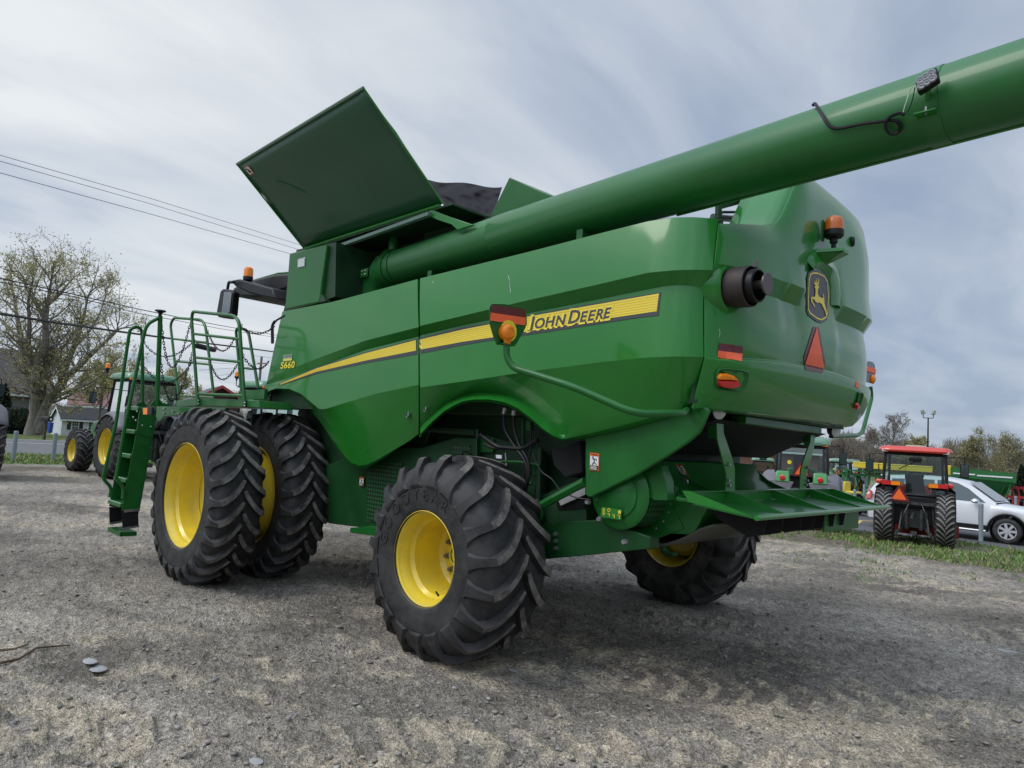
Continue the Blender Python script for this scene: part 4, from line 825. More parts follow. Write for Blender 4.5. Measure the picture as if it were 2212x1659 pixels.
MB().b2((XF, p.y-.02, p.z-.05), (XR, p.y-.008, p.z)).b2((XF, p.y+.15, p.z-.05), (XR, p.y+.16, p.z)).b2((XF, p.y-.02, p.z-.05), (XF+.01, p.y+.15, p.z)).b2((XR-.01, p.y-.02, p.z-.05), (XR, p.y+.15, p.z)).build('lower_step', GREEND, LAD)
g = MB()
for i in range(7): g.b2((XF+.03+i*.065, p.y, p.z-.006), (XF+.04+i*.065, p.y+.15, p.z))
for i in range(3): g.b2((XF, p.y+.03+i*.045, p.z-.006), (XR, p.y+.04+i*.045, p.z))
g.build('step_grating', GREEND, LAD)
# bolts
g = MB()
for k, pt in (('L', (400, 1308)), ('L', (482, 1320)), ('L', (352, 1175)), ('L', (315, 1230)), ('L', (340, 1260))): g.sphere(onx(*q(k, pt)[0], XR+.014), .012, 8)
for pt in ((605, 1150), (603, 1195), (690, 1175), (740, 1200)): g.sphere(ony(*q('L', pt)[0], .29), .012, 8)
for pt in ((934, 1072), (934, 1103), (1374, 1094), (1371, 1123)): g.sphere(ony(*q('L', pt)[0], .46), .012, 8)
g.build('frame_bolts', STEEL, CH)
# outer ladder tubes
inner = q('L', (552, 292), (470, 335), (440, 370), (420, 430), (230, 1350))+q('M', (280, 700), (300, 740), (385, 830), (370, 980))
MB().tube(rnd([onx(*p, XR+.02) for p in inner], .10), .021, 10).build('handrail', GREEND, LAD, ang=60)
outer = q('L', (405, 1120), (400, 430), (380, 380), (330, 372), (285, 400), (272, 470), (150, 1300))+q('M', (110, 690), (130, 740), (220, 830), (195, 960))
MB().tube(rnd([onx(*p, XF-.02) for p in outer], .07), .021, 10).build('handrail', GREEND, LAD, ang=60)
MB().prism(sp('L', XF, [(330, 1140), (350, 1100), (385, 1088), (420, 1088), (440, 1120), (440, 1150)]), (.01, 0, 0)).prism(sp('L', XR, [(475, 1125), (475, 1110), (520, 1062), (560, 1062), (590, 1095), (655, 1105), (655, 1130)]), (.01, 0, 0)).build('post_foot', GREEND, CH)
MB().prism(sp('L', XF+.1, [(245, 1165), (395, 1150), (395, 1400), (215, 1400)]), (-.01, 0, 0)).build('ladder_rear_panel', GREEND, LAD)
lm = MB().prism([tuple(ony(*p, -.22)) for p in q('L', (400, 1138), (488, 1132), (488, 1212), (405, 1208))], (0, .03, 0)).build('side_marker_lamp', BLACK, CH, bev=.006)
MB().prism([tuple(ony(*p, -.225)) for p in q('L', (407, 1144), (447, 1141), (446, 1204), (409, 1203))], (0, .005, 0)).build('amber_lens', AMB, lm)
# chains
CHM = mat('chain_metal', (.015, .015, .016), .45, metal=.5)
def chain(p0, p1, mid, name='safety_chain'):
    p0, p1, mid = Vector(p0), Vector(p1), Vector(mid); ctrl = mid*2-(p0+p1)/2; pts = [p0*(1-t)**2+ctrl*2*t*(1-t)+p1*t*t for t in np.linspace(0, 1, 400)]
    ln = [0];
    for a, b in zip(pts[:-1], pts[1:]): ln.append(ln[-1]+(b-a).length)
    n = int(ln[-1]/.034); g = MB(); P = lambda s: pts[min(399, int(np.searchsorted(ln, s)))]
    for i in range(n):
        s_ = (i+.5)*ln[-1]/n; c = P(s_); t = (P(min(ln[-1], s_+.02))-P(max(0, s_-.02))); t = t.normalized() if t.length > 0 else Vector((1, 0, 0))
        x = t.cross(Vector((.3, 1, .2))).normalized(); y = t.cross(x)
        if i % 2: x = y
        g.tube([c+t*.024*math.cos(a)+x*.012*math.sin(a) for a in np.linspace(0, 2*PI, 9)[:-1]], .0048, 4, closed=True)
    g.tube([p0+Vector((.015*math.cos(a), 0, .02+.02*math.sin(a))) for a in np.linspace(0, 2*PI, 11)[:-1]], .003, 4, closed=True)
    return g.build(name, CHM, CH)
def lc_(pt, Y): return ony(*q('L', pt)[0], Y)
chain(lc_((590, 385), .10), lc_((855, 345), .5), lc_((690, 755), .3))
chain(lc_((578, 700), .10), lc_((875, 620), .5), lc_((690, 1075), .3))
chain(lc_((425, 535), .3), lc_((900, 500), .9), lc_((640, 655), .6))
chain(lc_((415, 745), .3), lc_((880, 690), .9), lc_((650, 900), .6))
chain(lc_((1025, 430), .95), lc_((1275, 480), 1.1), lc_((1150, 600), 1.0))
chain(lc_((1050, 715), .95), lc_((1300, 730), 1.1), lc_((1160, 872), 1.0))
chain(lc_((1345, 375), .6), lc_((1655, 370), 1.0), lc_((1500, 437), .8))
chain(lc_((1362, 660), .6), lc_((1600, 700), 1.0), lc_((1490, 770), .8))
MB().tube(rnd([ony(*p, .95) for p in q('L', (1635, 530), (1632, 360), (1659, 320))], .05), .018, 8).build('cab_grab_rail', BLACK, CH)
MB().tube([ony(*p, .9) for p in q('B', (140, 1310), (138, 1200), (165, 1175), (210, 1150))], .012, 8).build('cab_hose', BLACK, CH)

# ---------------------------------------------------------------- wheels
def wheel(name, par, c, R, w, rim, n, side=-1, lugh=.045, sc=1., text=None, dish=.30, hubr=.2, lugw=.055, sweep=.22, flat=.0, yellow=YEL, bolts=10, res=64, lugm=None, bulge=.02, scal=0., phase=0., shr=.86):
    """axis along Y; side -1: outer face towards -Y. c = centre of outer rim face"""
    c = Vector(c); ax = Vector((0, -side, 0)); H = w/2
    root = bpy.data.objects.new(name, None); COL.objects.link(root); root.parent = par
    Rb = R-lugh; cen = c+ax*(H-bulge)
    # carcass: (radius, lateral offset from centre, -=outer)
    pr = [(rim*.985, -H+bulge+.012), (rim+.004, -H+bulge-.002), (rim+.02, -H+bulge-.012), (rim+.05, -H+bulge*.6), (rim+(Rb-rim)*.35, -H), (rim+(Rb-rim)*.52, -H*.995), (rim+(Rb-rim)*.70, -H*(.6+.4*shr+.04)), (Rb-.075, -H*(shr+.05)), (Rb-.03, -H*(shr-.02)), (Rb-.004, -H*(shr-.14)), (Rb+.006, -H*.45), (Rb+.009, 0)]
    pr = pr+[(r, -h) for r, h in pr[-2::-1]]
    def flt(p):   # slight flattening where the tyre meets the ground
        if p[2] < flat: return (p[0], p[1], flat+(p[2]-flat)*.15)
        return p
    ty = MB().lathe(pr, cen, ax, res*2 if res > 40 else res); ty.v = [flt(p) for p in ty.v]
    T = ty.build('tyre', RUB, root, ang=50)
    # lugs
    lg = MB(); e1 = Vector((1, 0, 0)); e3 = Vector((0, 0, 1))
    def pt(r, lat, th): return cen+ax*lat+(e1*math.cos(th)+e3*math.sin(th))*r
    def carc(s):   # s: 0 centre .. 1 shoulder .. 1.25 down the sidewall
        a = abs(s)
        if a <= 1: return Rb+.008-.03*max(0, a-.55)**2/.2, a*H*shr
        t = (a-1)/.3; return Rb-.03-t*(.10+scal)*sc, H*(shr+.03+(1.0-shr)*.92*min(1, t*1.15))
    ss_ = [-.02, .12, .32, .45, .62, .82, .98, 1.10, 1.20, 1.3]
    for sd in (-1, 1):
        for i in range(n):
            th0 = phase+2*PI*(i+(0 if sd < 0 else .5))/n; vs = []
            for k, s in enumerate(ss_):
                r, lat = carc(s); a = min(1, max(0, s))
                cs = sweep*((1-a)**2.1*.68+(1-a)*.32)
                if s > 1: cs = -.01*(s-1)/.3
                hh = lugh*(1 if s < 1.0 else max(.0, 1-(s-1)/.3*.7)); wt = lugw*(.9+.25*a); wb = wt*1.32
                if s > 1: wt *= 1+1.3*((s-1)/.3)**1.5; wb *= 1+1.9*((s-1)/.3)**1.5
                if k == 0: wt *= .8; wb *= .8
                dl = 0 if s <= .98 else (hh*.55)
                fc = lambda x: sweep*((1-x)**2.1*.68+(1-x)*.32)
                e_ = .02; sl = (fc(min(1, a+e_))-fc(max(0, a-e_)))/((min(1, a+e_)-max(0, a-e_))*H*shr) if s < 1 else 0.; nl_ = 1/math.sqrt(1+sl*sl)   # offset square to the bar
                for (ww, rr2, dd) in ((-wb/2, r-.012, 0), (-wt/2, r+hh*(1 if s < 1 else .35), dl), (wt/2, r+hh*(1 if s < 1 else .35), dl), (wb/2, r-.012, 0)):
                    th = th0+(cs+ww*nl_)/R; vs.append(flt(tuple(pt(rr2, sd*(lat+dd-ww*sl*nl_), th))))
            m = len(ss_); fs = [(0, 1, 2, 3)[::-1], tuple((m-1)*4+k for k in range(4))]
            for k in range(m-1):
                for l in range(3): fs.append((k*4+l, k*4+l+1, (k+1)*4+l+1, (k+1)*4+l))
            lg.add(vs, fs)
    LO = lg.build('tread_lugs', [RUB, lugm or RUBL], T, ang=30, fixn=True)
    for p in LO.data.polygons:       # only the worn running faces are dusty
        d = p.center-cen; lat = d.dot(ax); rd = d-ax*lat; rr_ = rd.length
        if abs(p.normal.dot(rd/rr_)) > .7 and abs(lat) < H*(shr+.03): p.material_index = 1
    # rim
    f = rim
    rp_ = [(f*.995, -.004), (f+.006, .0), (f+.008, .008), (f-.006, .016), (f-.02, .022), (f-.028, .05), (f-.045, .075), (f-.05, .12), (f-.075, .15), (f-.08, dish*.8), (f-.10, dish*.93), (f*.62, dish), (f*.60, dish+.012), (hubr*1.0, dish+.012), (.001, dish+.012)]
    R2 = MB().lathe(rp_, c, ax, 64 if res > 40 else 28).build('rim', yellow, root, ang=28)
    MB().lathe([(f-.05, .12), (f-.07, w*.5), (f-.05, w-.16), (f-.02, w-.06), (f+.004, w-.03)], c, ax, 40).build('rim_barrel', yellow, root, ang=40)
    if bolts:
        g = MB(); hb_ = MB().lathe([(hubr*.70, dish+.01), (hubr*.68, dish-.05), (hubr*.60, dish-.07), (.001, dish-.075)], c, ax, 28)
        hb_.build('hub', yellow, R2)
        for i in range(bolts):
            a = 2*PI*i/bolts+.2; p = c+ax*(dish+.01)+(e1*math.cos(a)+e3*math.sin(a))*hubr*1.22
            g.lathe([(.001, -.045), (.017, -.045), (.018, -.02), (.024, -.016), (.026, 0)], p, ax, 8)
        g.build('wheel_nuts', mat('nut_metal', (.20, .19, .15), .5, metal=.5), R2)
    if text:
        for body, rad, size, a_mid, spc in text:
            vs, fs = text_mesh(body, size, extrude=0, space=spc, offset=.0); xm = max(p[0] for p in vs)/2; g = MB(); o = []
            for p in vs:
                th = a_mid+(xm-p[0])/rad*(1); r = rad+p[1]
                tt = (r-rim)/(Rb-rim); lat = np.interp(r, [a for a, b in pr[:12]], [b for a, b in pr[:12]])
                o.append(pt(r, lat-.006, th) if True else 0)
            g.add(o, fs); MB_ = g.build('sidewall_lettering', mat('rubber_letter', (.030, .030, .031), .6), T, ang=0, fixn=False)
            mo = MB_.modifiers.new('s', 'SOLIDIFY'); mo.thickness = .003
    return root
wf = wheel('outer_drive_wheel', CH, (0, 0, .93), .955, .54, .565, 27, -1, .05, dish=.36, hubr=.17, lugw=.046, sweep=.24, flat=.012, bolts=0, bulge=.022)
wf['label'] = 'outermost of the two dual front drive wheels'
wi = wheel('inner_drive_wheel', CH, (0, .777, .93), .955, .54, .565, 27, -1, .048, dish=.42, hubr=.17, lugw=.046, sweep=.24, flat=.012, bolts=0, bulge=.022, text=[('DYNA TORQUE', .735, .085, 1.05, 1.05)], phase=.1)
MB().lathe([(.40, .34), (.47, .38), (.475, .60), (.475, .95), (.46, 1.14), (.40, 1.18)], (0, 0, .93), (0, 1, 0), 48).build('dual_spacer', YEL, CH, ang=40)
for Yf in (4.32, 5.10): wheel('drive_wheel', CH, (0, Yf, .93), .955, .54, .565, 27, 1, .048, dish=.36, hubr=.17, lugw=.040, sweep=.24, flat=.012, bolts=0)
wr = wheel('steering_wheel_near', CH, (3.5505, .4886, .784), .803, .73, .367, 19, -1, .054, dish=.42, hubr=.155, lugw=.050, sweep=.30, flat=.012, bolts=10, bulge=.03, scal=.05, shr=.82,
           text=[('GOODYEAR', .455, .125, 2.02, 1.6)], phase=.12)
wr.name = 'steered_rear_wheel'; wr['label'] = 'near rear wheel with deep lugs and yellow bolted rim'
g = MB().lathe([(.055, -.0), (.075, 0), (.075, .004), (.055, .004)], Vector((3.5505, .4886+.348, .784)), (0, 1, 0), 24, a0=.3, a1=4).build('chipped_hub_ring', GREEN, wr)
p_ = Vector(ony(*q('F', (490, 1222))[0], .56)); MB().tube([p_, p_+Vector((-.012, -.02, .035))], [.010, .006], 8).build('valve_stem', GREENI, wr)
w2 = wheel('steered_rear_wheel', CH, (3.5505, 4.80, .784), .81, .73, .367, 19, 1, .040, dish=.42, hubr=.155, lugw=.050, sweep=.30, flat=.012, bolts=0, bulge=.03, scal=.05, shr=.82, lugm=RUBL)
for c in w2.children:
    if c.name.startswith('tyre'): c.data.materials[0] = mat('rubber_dusty', (.05, .048, .046), .85, bump=.4, bscale=40, var=.4, vscale=4, dirt=(.15, .145, .135))
w2['label'] = 'far rear wheel in the shade behind the chopper'
# ================================================================ GROUND
def sst(a, b, x): t = np.clip((x-a)/(b-a), 0, 1); return t*t*(3-2*t)
def gh(x, y):
    """terrain without small relief"""
    x = np.asarray(x, float); y = np.asarray(y, float)
    lot = sst(15.6, 18.3, y)*sst(-16, -10, x)
    return -.34*lot*(1-sst(-45, -80, x)*0)-.7*sst(-46, -80, x)*(1-sst(-16, -10, x))
def ghs(x, y): return float(gh(np.array([x]), np.array([y]))[0])
fwd = math.atan2(_f0[1], _f0[0])
ang = np.concatenate([np.radians(np.arange(-47, 47, .105)), np.radians(np.arange(47, 313, 2.5))])
rad = [1.0]
while rad[-1] < 900: rad.append(rad[-1]*(1.0065 if 3.2 < rad[-1] < 16 else (1.011 if 16 <= rad[-1] < 30 else 1.03)))
rad = np.array(rad)
A_, R_2 = np.meshgrid(fwd-ang, rad); gx = CP[0]+R_2*np.cos(A_); gy = CP[1]+R_2*np.sin(A_)
# frame across / along the sight direction of the wheel ruts (ruts run roughly parallel to the machine's drive lane)
def rot2(x, y, a): return x*math.cos(a)+y*math.sin(a), -x*math.sin(a)+y*math.cos(a)
ru, rv = rot2(gx, gy, math.radians(28))
lotm = sst(17.6, 18.6, gy)*sst(-16, -10, gx); roadm = sst(-23.5, -24.6, gx)
calm = (1-lotm)*(1-roadm*.9)
n_big = fbm(gx*.45, gy*.45, 3, 1); n_mid = fbm(ru*1.1, rv*3.4, 4, 5); n_fin = fbm(ru*7, rv*13, 4, 9, .6); n_gr = fbm(gx*30, gy*30, 2, 21)
ridge = 1-np.abs(2*fbm(ru*1.6, rv*4.2, 4, 31, .6)-1)
fade = np.clip(1.6-R_2/26, .12, 1)
relief = (.08*(n_big-.5)+.11*(n_mid-.5)+.085*(n_fin-.5)+.030*np.clip(ridge-.80, 0, 1)*5*.6+.012*(n_gr-.5))*fade
# tyre tracks pressed into the silt: rows of lug pads
pads_t = np.zeros_like(gx)
for (a, b, wd, pitch, ph) in ((onz(-300, 1600, 0), onz(2400, 1640, 0), .34, .27, 0), (onz(700, 1395, 0), onz(2500, 1590, 0), .30, .24, .4), (onz(1250, 1330, 0), onz(2600, 1400, 0), .28, .25, .6)):
    d = (b-a)[:2]; L_t = np.linalg.norm(d); d = d/L_t; s_ = (gx-a[0])*d[0]+(gy-a[1])*d[1]; t_ = -(gx-a[0])*d[1]+(gy-a[1])*d[0]; t_ = t_+.25*(fbm(gx*.5, gy*.5, 2, 77)-.5)
    band_ = sst(wd, wd*.8, np.abs(t_))*sst(-.3, .3, s_)*sst(L_t+.3, L_t-.3, s_); bar = np.sin(2*PI*(s_/pitch+np.abs(t_)*1.9+ph)+2.2*(fbm(gx*2.2, gy*2.2, 2, 79)-.5)); pads_t = np.maximum(pads_t, band_*sst(.15, .75, bar)*sst(.38, .58, fbm(gx*1.1, gy*1.1, 3, 83)))
relief = relief+.028*pads_t*fade
def padz(x0, y0, r0): d = np.hypot(gx-x0, gy-y0); return 1-sst(r0*.5, r0, d)
pads = np.maximum.reduce([padz(*p) for p in ((0, .25, .8), (0, 1.03, .8), (3.55, .85, .9), (3.55, 4.45, .9))])
relief = relief*(1-.75*pads)+.01*pads*(1-.5)
gz = gh(gx, gy)+relief*calm-.012*(1-calm)
def relief_at(x, y):
    a = (fwd-math.atan2(y-CP[1], x-CP[0])+PI) % (2*PI)-PI; r = math.hypot(x-CP[0], y-CP[1])
    j = int(np.argmin(np.abs(ang-a))); i = int(np.argmin(np.abs(rad-r))); return float(gz[i, j])
na, nr = len(ang), len(rad)
co = np.stack([gx, gy, gz], -1).reshape(-1, 3)
I_, J_ = np.meshgrid(np.arange(nr-1), np.arange(na), indexing='ij'); J2 = (J_+1) % na
F_ = np.stack([I_*na+J_, I_*na+J2, (I_+1)*na+J2, (I_+1)*na+J_], -1).reshape(-1, 4)
def npmesh(name, co, F, m, smooth=True):
    me = bpy.data.meshes.new(name); k = F.shape[1]
    me.vertices.add(len(co)); me.vertices.foreach_set('co', co.astype(np.float32).ravel())
    me.loops.add(F.size); me.loops.foreach_set('vertex_index', F.astype(np.int32).ravel())
    me.polygons.add(len(F)); me.polygons.foreach_set('loop_start', np.arange(0, F.size, k, dtype=np.int32)); me.update(calc_edges=True)
    if smooth: me.polygons.foreach_set('use_smooth', np.ones(len(F), bool))
    me.materials.append(m); o = bpy.data.objects.new(name, me); COL.objects.link(o); return o
# colours of the soil itself: grey crushed stone, pale sandy silt, turf, bare earth
sand = sst(.51, .64, fbm(ru*1.5+3, rv*3.1, 4, 41, .6))*sst(.46, .62, fbm(gx*.33+2, gy*.33, 2, 43)+.24*sst(9.5, 4.5, R_2))
sand = np.clip(sand+.8*sst(.62, .72, fbm(ru*3, rv*6, 3, 47))*sst(9, 5, R_2), 0, 1)
s2 = fbm(gx*1.3, gy*1.3, 4, 51); 
gr_R = sst(10.9+2.0, 13.6+.6, gy+3.2*(fbm(gx*.9, gy*1.1, 3, 61)-.5)*1.6)*sst(19.3, 17.9, gy+.6*fbm(gx*2, gy*2, 2, 3))*sst(-13, -9, gx)
gr_L = sst(-18.6, -19.6, gx+1.0*(fbm(gx*1.2, gy*1.2, 3, 63)-.5))*sst(-25, -24.2, gx)
gr_F = sst(-41, -41.6, gx); gr_B = sst(60, 64, gy)*sst(-16, -8, gx)+sst(28, 36, gy)*sst(-10, -17, gx)*.8
grass_m = np.clip(gr_R*.75+gr_L*.95+gr_F+gr_B, 0, 1)
earth = sst(.5, .62, fbm(gx*.8+9, gy*.8, 3, 71))*(sst(-12, -15, gx)*sst(-20, -17, gx)+sst(9.6, 12.5, gy)*sst(16, 12, gy))
def lerp(c0, c1, t): return c0*(1-t[..., None])+np.array(c1)*t[..., None]
colr = np.ones(gx.shape+(3,))*np.array([.318, .284, .238])
colr = colr*(.62+.76*s2)[..., None]*(.78+.44*sst(.36, .64, fbm(ru*.55+4, rv*1.0, 4, 91)))[..., None]
colr = lerp(colr, (.53, .455, .34), np.clip(sand*.85+pads_t*.65, 0, 1)); colr = lerp(colr, (.155, .125, .090), np.clip(earth, 0, 1)*.7)
gcol = np.ones(gx.shape+(3,))*np.array([.10, .15, .040]); gcol = lerp(gcol, (.20, .175, .085), sst(.48, .66, fbm(gx*1.7, gy*1.7, 3, 81))*.8*(1-gr_L*.6)); gcol = lerp(gcol, (.07, .16, .03), gr_L*.6)
colr = colr*(1-grass_m[..., None])+gcol*grass_m[..., None]
gm = bpy.data.materials.new('gravel_ground'); gm.use_nodes = True; t = gm.node_tree; b = t.nodes['Principled BSDF']; b.inputs['Roughness'].default_value = .93; b.inputs['Specular IOR Level'].default_value = .25
at_ = nd(t, 'ShaderNodeAttribute', attribute_name='soil'); tcn = nd(t, 'ShaderNodeTexCoord')
v1 = nd(t, 'ShaderNodeTexVoronoi', inp={'Scale': 46.}); v2 = nd(t, 'ShaderNodeTexVoronoi', inp={'Scale': 120.}); nz_ = nd(t, 'ShaderNodeTexNoise', inp={'Scale': 9., 'Detail': 9, 'Roughness': .72})
for n in (v1, v2, nz_): t.links.new(tcn.outputs['Object'], n.inputs[0])
s1_ = nd(t, 'ShaderNodeSeparateColor'); t.links.new(v1.outputs['Color'], s1_.inputs[0]); s2_ = nd(t, 'ShaderNodeSeparateColor'); t.links.new(v2.outputs['Color'], s2_.inputs[0])
ra = nd(t, 'ShaderNodeMapRange', inp={1: 0, 2: 1, 3: .74, 4: 1.26}); t.links.new(s1_.outputs[0], ra.inputs[0])
rb = nd(t, 'ShaderNodeMapRange', inp={1: 0, 2: 1, 3: .62, 4: 1.42}); t.links.new(s2_.outputs[0], rb.inputs[0])
rc = nd(t, 'ShaderNodeMapRange', inp={1: .3, 2: .7, 3: .62, 4: 1.38}); t.links.new(nz_.outputs[0], rc.inputs[0])
m1 = nd(t, 'ShaderNodeMath', operation='MULTIPLY'); t.links.new(ra.outputs[0], m1.inputs[0]); t.links.new(rb.outputs[0], m1.inputs[1])
m2 = nd(t, 'ShaderNodeMath', operation='MULTIPLY'); t.links.new(m1.outputs[0], m2.inputs[0]); t.links.new(rc.outputs[0], m2.inputs[1])
vs_ = nd(t, 'ShaderNodeVectorMath', operation='SCALE'); t.links.new(at_.outputs['Color'], vs_.inputs[0]); t.links.new(m2.outputs[0], vs_.inputs['Scale']); t.links.new(vs_.outputs[0], b.inputs['Base Color'])
ad = nd(t, 'ShaderNodeMath', operation='MULTIPLY_ADD', inp={1: .6}); t.links.new(v2.outputs['Distance'], ad.inputs[0]); t.links.new(v1.outputs['Distance'], ad.inputs[2])
ad2 = nd(t, 'ShaderNodeMath', operation='MULTIPLY_ADD', inp={1: 2.2}); t.links.new(nz_.outputs[0], ad2.inputs[0]); t.links.new(ad.outputs[0], ad2.inputs[2])
bn = nd(t, 'ShaderNodeBump', inp={'Strength': 1.0, 'Distance': .02}); t.links.new(ad2.outputs[0], bn.inputs['Height']); t.links.new(bn.outputs[0], b.inputs['Normal'])
G = npmesh('ground', co, F_, gm); tag(G, kind='structure')
ca = G.data.attributes.new('soil', 'FLOAT_COLOR', 'POINT'); ca.data.foreach_set('color', np.concatenate([colr.reshape(-1, 3), np.ones((na*nr, 1))], 1).astype(np.float32).ravel())
# ---- loose stones
def ico():
    t_ = (1+5**.5)/2; v = np.array([(-1, t_, 0), (1, t_, 0), (-1, -t_, 0), (1, -t_, 0), (0, -1, t_), (0, 1, t_), (0, -1, -t_), (0, 1, -t_), (t_, 0, -1), (t_, 0, 1), (-t_, 0, -1), (-t_, 0, 1)], float)
    f = np.array([(0, 11, 5), (0, 5, 1), (0, 1, 7), (0, 7, 10), (0, 10, 11), (1, 5, 9), (5, 11, 4), (11, 10, 2), (10, 7, 6), (7, 1, 8), (3, 9, 4), (3, 4, 2), (3, 2, 6), (3, 6, 8), (3, 8, 9), (4, 9, 5), (2, 4, 11), (6, 2, 10), (8, 6, 7), (9, 8, 1)])
    return v/np.linalg.norm(v[0]), f
IV, IF = ico()
def stones(n, name, m, rmin, rmax, s0, s1, pw=3.0, clus=None, label=None):
    th = fwd+np.radians(rng.uniform(-42, 42, n)); r = rmin*(rmax/rmin)**(rng.uniform(0, 1, n)**.9)
    x = CP[0]+r*np.cos(th); y = CP[1]+r*np.sin(th)
    if clus is not None:
        k = rng.randint(0, len(clus), n//2); cp = np.array(clus)[k]; x[:n//2] = cp[:, 0]+rng.normal(0, .35, n//2); y[:n//2] = cp[:, 1]+rng.normal(0, .25, n//2)
    s = s0+(s1-s0)*rng.uniform(0, 1, n)**pw
    aa = (fwd-np.arctan2(y-CP[1], x-CP[0])+PI) % (2*PI)-PI; rr = np.hypot(x-CP[0], y-CP[1])
    jj = np.clip(np.searchsorted(ang, aa), 0, na-1); ii = np.clip(np.searchsorted(rad, rr), 0, nr-1); z = gz[ii, jj]
    V_ = IV[None]*(1+rng.uniform(-.45, .40, (n, 12, 1)))*s[:, None, None]*rng.uniform(.6, 1.25, (n, 1, 3))*np.array([1, 1, .5])
    c, s_ = np.cos(rng.uniform(0, 6.3, n)), np.sin(rng.uniform(0, 6.3, n)); X = V_[..., 0]*c[:, None]-V_[..., 1]*s_[:, None]; Y = V_[..., 0]*s_[:, None]+V_[..., 1]*c[:, None]
    P = np.stack([X+x[:, None], Y+y[:, None], V_[..., 2]+z[:, None]+s[:, None]*.12], -1).reshape(-1, 3)
    F = (IF[None]+12*np.arange(n)[:, None, None]).reshape(-1, 3); o = npmesh(name, P, F, m, False); tag(o, label, 'stones', kind='stuff')
    sh = rng.uniform(.5, 1.5, n); col = np.ones((n, 12, 4)); base = np.array([.26, .24, .215])[None]*sh[:, None]*np.stack([rng.uniform(.93, 1.1, n), np.ones(n), rng.uniform(.85, 1.1, n)], -1)
    col[..., :3] = base[:, None, :]; a = o.data.attributes.new('soil', 'FLOAT_COLOR', 'POINT'); a.data.foreach_set('color', col.astype(np.float32).ravel()); return o
sm_ = bpy.data.materials.new('stone'); sm_.use_nodes = True; t = sm_.node_tree; a = nd(t, 'ShaderNodeAttribute', attribute_name='soil'); t.links.new(a.outputs['Color'], t.nodes['Principled BSDF'].inputs['Base Color']); t.nodes['Principled BSDF'].inputs['Roughness'].default_value = .8
clus = [onz(u, v, 0)[:2] for u, v in ((420, 1570), (520, 1590), (640, 1600), (700, 1640), (330, 1560), (430, 1490), (680, 1330), (1020, 1280), (1330, 1560), (1180, 1570), (900, 1650), (1500, 1400), (1700, 1450), (1900, 1560), (1250, 1440))]
stones(12000, 'gravel_stones', sm_, 3.3, 15, .004, .021, 3.6, None, 'small loose grey stones scattered over the yard')
stones(500, 'gravel_stones', sm_, 3.3, 8, .007, .026, 3.0, clus, 'coarser grey pebbles lying in patches of the yard')
WST = mat('pale_stone', (.36, .36, .355), .9, bump=.5, bscale=30, var=.2)
for i, (u, v, s, lb) in enumerate(((193, 1440, .075, 'flat white stone lying left of its twin near the twigs'), (212, 1447, .085, 'flat white stone, right-hand one of the pair near the twigs'), (1108, 1450, .05, 'pale rounded stone in front of the near rear tyre'), (2175, 1408, .09, 'pale flat rock at the right edge of the gravel'), (553, 1645, .05, 'rounded grey stone at the bottom edge left of centre'))):
    p = onz(u, v, 0.); g = MB(); V_ = IV*(1+rng.uniform(-.2, .2, (12, 1)))*s*np.array([1.3, .8, .10]); g.add(V_+p+np.array([0, 0, relief_at(p[0], p[1])+.008]), IF.tolist())
    o = g.build('stone', WST, None, ang=70); mo = o.modifiers.new('s', 'SUBSURF'); mo.levels = 1; mo.render_levels = 1; tag(o, lb, 'stone', 'pale stones in the yard')
STK = mat('dry_twig', (.13, .09, .06), .8, bump=.5, bscale=60, var=.4)
def twig(pts, r, lb):
    P = []
    for u, v in pts: p = onz(u, v, 0.); P.append((p[0], p[1], relief_at(p[0], p[1])+r*1.3+.004))
    tag(MB().tube(P, [r*(1-.6*i/len(P)) for i in range(len(P))], 6).build('twig', STK, None), lb, 'twig', 'twigs on the ground')
twig([(-30, 1460), (0, 1448), (40, 1436), (75, 1425), (110, 1412), (150, 1402)], .011, 'long dark twig lying at the left edge of the gravel')
twig([(-40, 1424), (0, 1420), (30, 1416), (60, 1413)], .012, 'short pale broken twig lying above the long one')
twig([(1783, 1145), (1792, 1155), (1798, 1162)], .012, 'thin dry stalk in the grass beside the green tractor')
# ---- road, lot
ASPH = mat('asphalt', (.135, .135, .138), .9, bump=.4, bscale=60, var=.12, vscale=1.5); LOTM = mat('lot_asphalt', (.10, .10, .105), .88, bump=.4, bscale=60, var=.15, vscale=1.2)
PAINTW = mat('road_paint', (.62, .62, .60), .7, var=.15); PAINTY = mat('yellow_paint', (.62, .44, .12), .7, var=.2)
rd = MB(); ys = np.linspace(-90, 190, 60); rd.grid([[(-24.6, y, .012), (-30, y, .05), (-33, y, .06), (-36, y, .05), (-40.8, y, .012)] for y in ys]); tag(rd.build('road', ASPH, None), kind='structure')
ln_ = MB(); ln_.grid([[(-34.2, y, .066), (-34.45, y, .066)] for y in ys]); tag(ln_.build('road_line', PAINTW, None), kind='structure')
ln_ = MB(); ln_.grid([[(-39.6, y, .034), (-39.75, y, .034)] for y in ys]); tag(ln_.build('road_line', PAINTW, None), kind='structure')
tag(MB().add([(-9, 18.5, -.325), (60, 18.5, -.325), (60, 60, -.325), (-9, 60, -.325)], [(0, 1, 2, 3)]).build('parking_lot', LOTM, None, ang=0), kind='structure')
y1, y2, y3 = onz(1842, 1135, -.32), onz(1856, 1124, -.32), onz(1905, 1127, -.32)
g = MB(); g.tube([y1, y2, y3], .001, 3) if False else None
def stripe(a, b, w, z=-.32):
    a, b = Vector(a), Vector(b); d = (b-a).normalized(); n = Vector((-d.y, d.x, 0))*w/2; g.add([(p.x, p.y, z) for p in (a-n, b-n, b+n, a+n)], [(0, 1, 2, 3)])
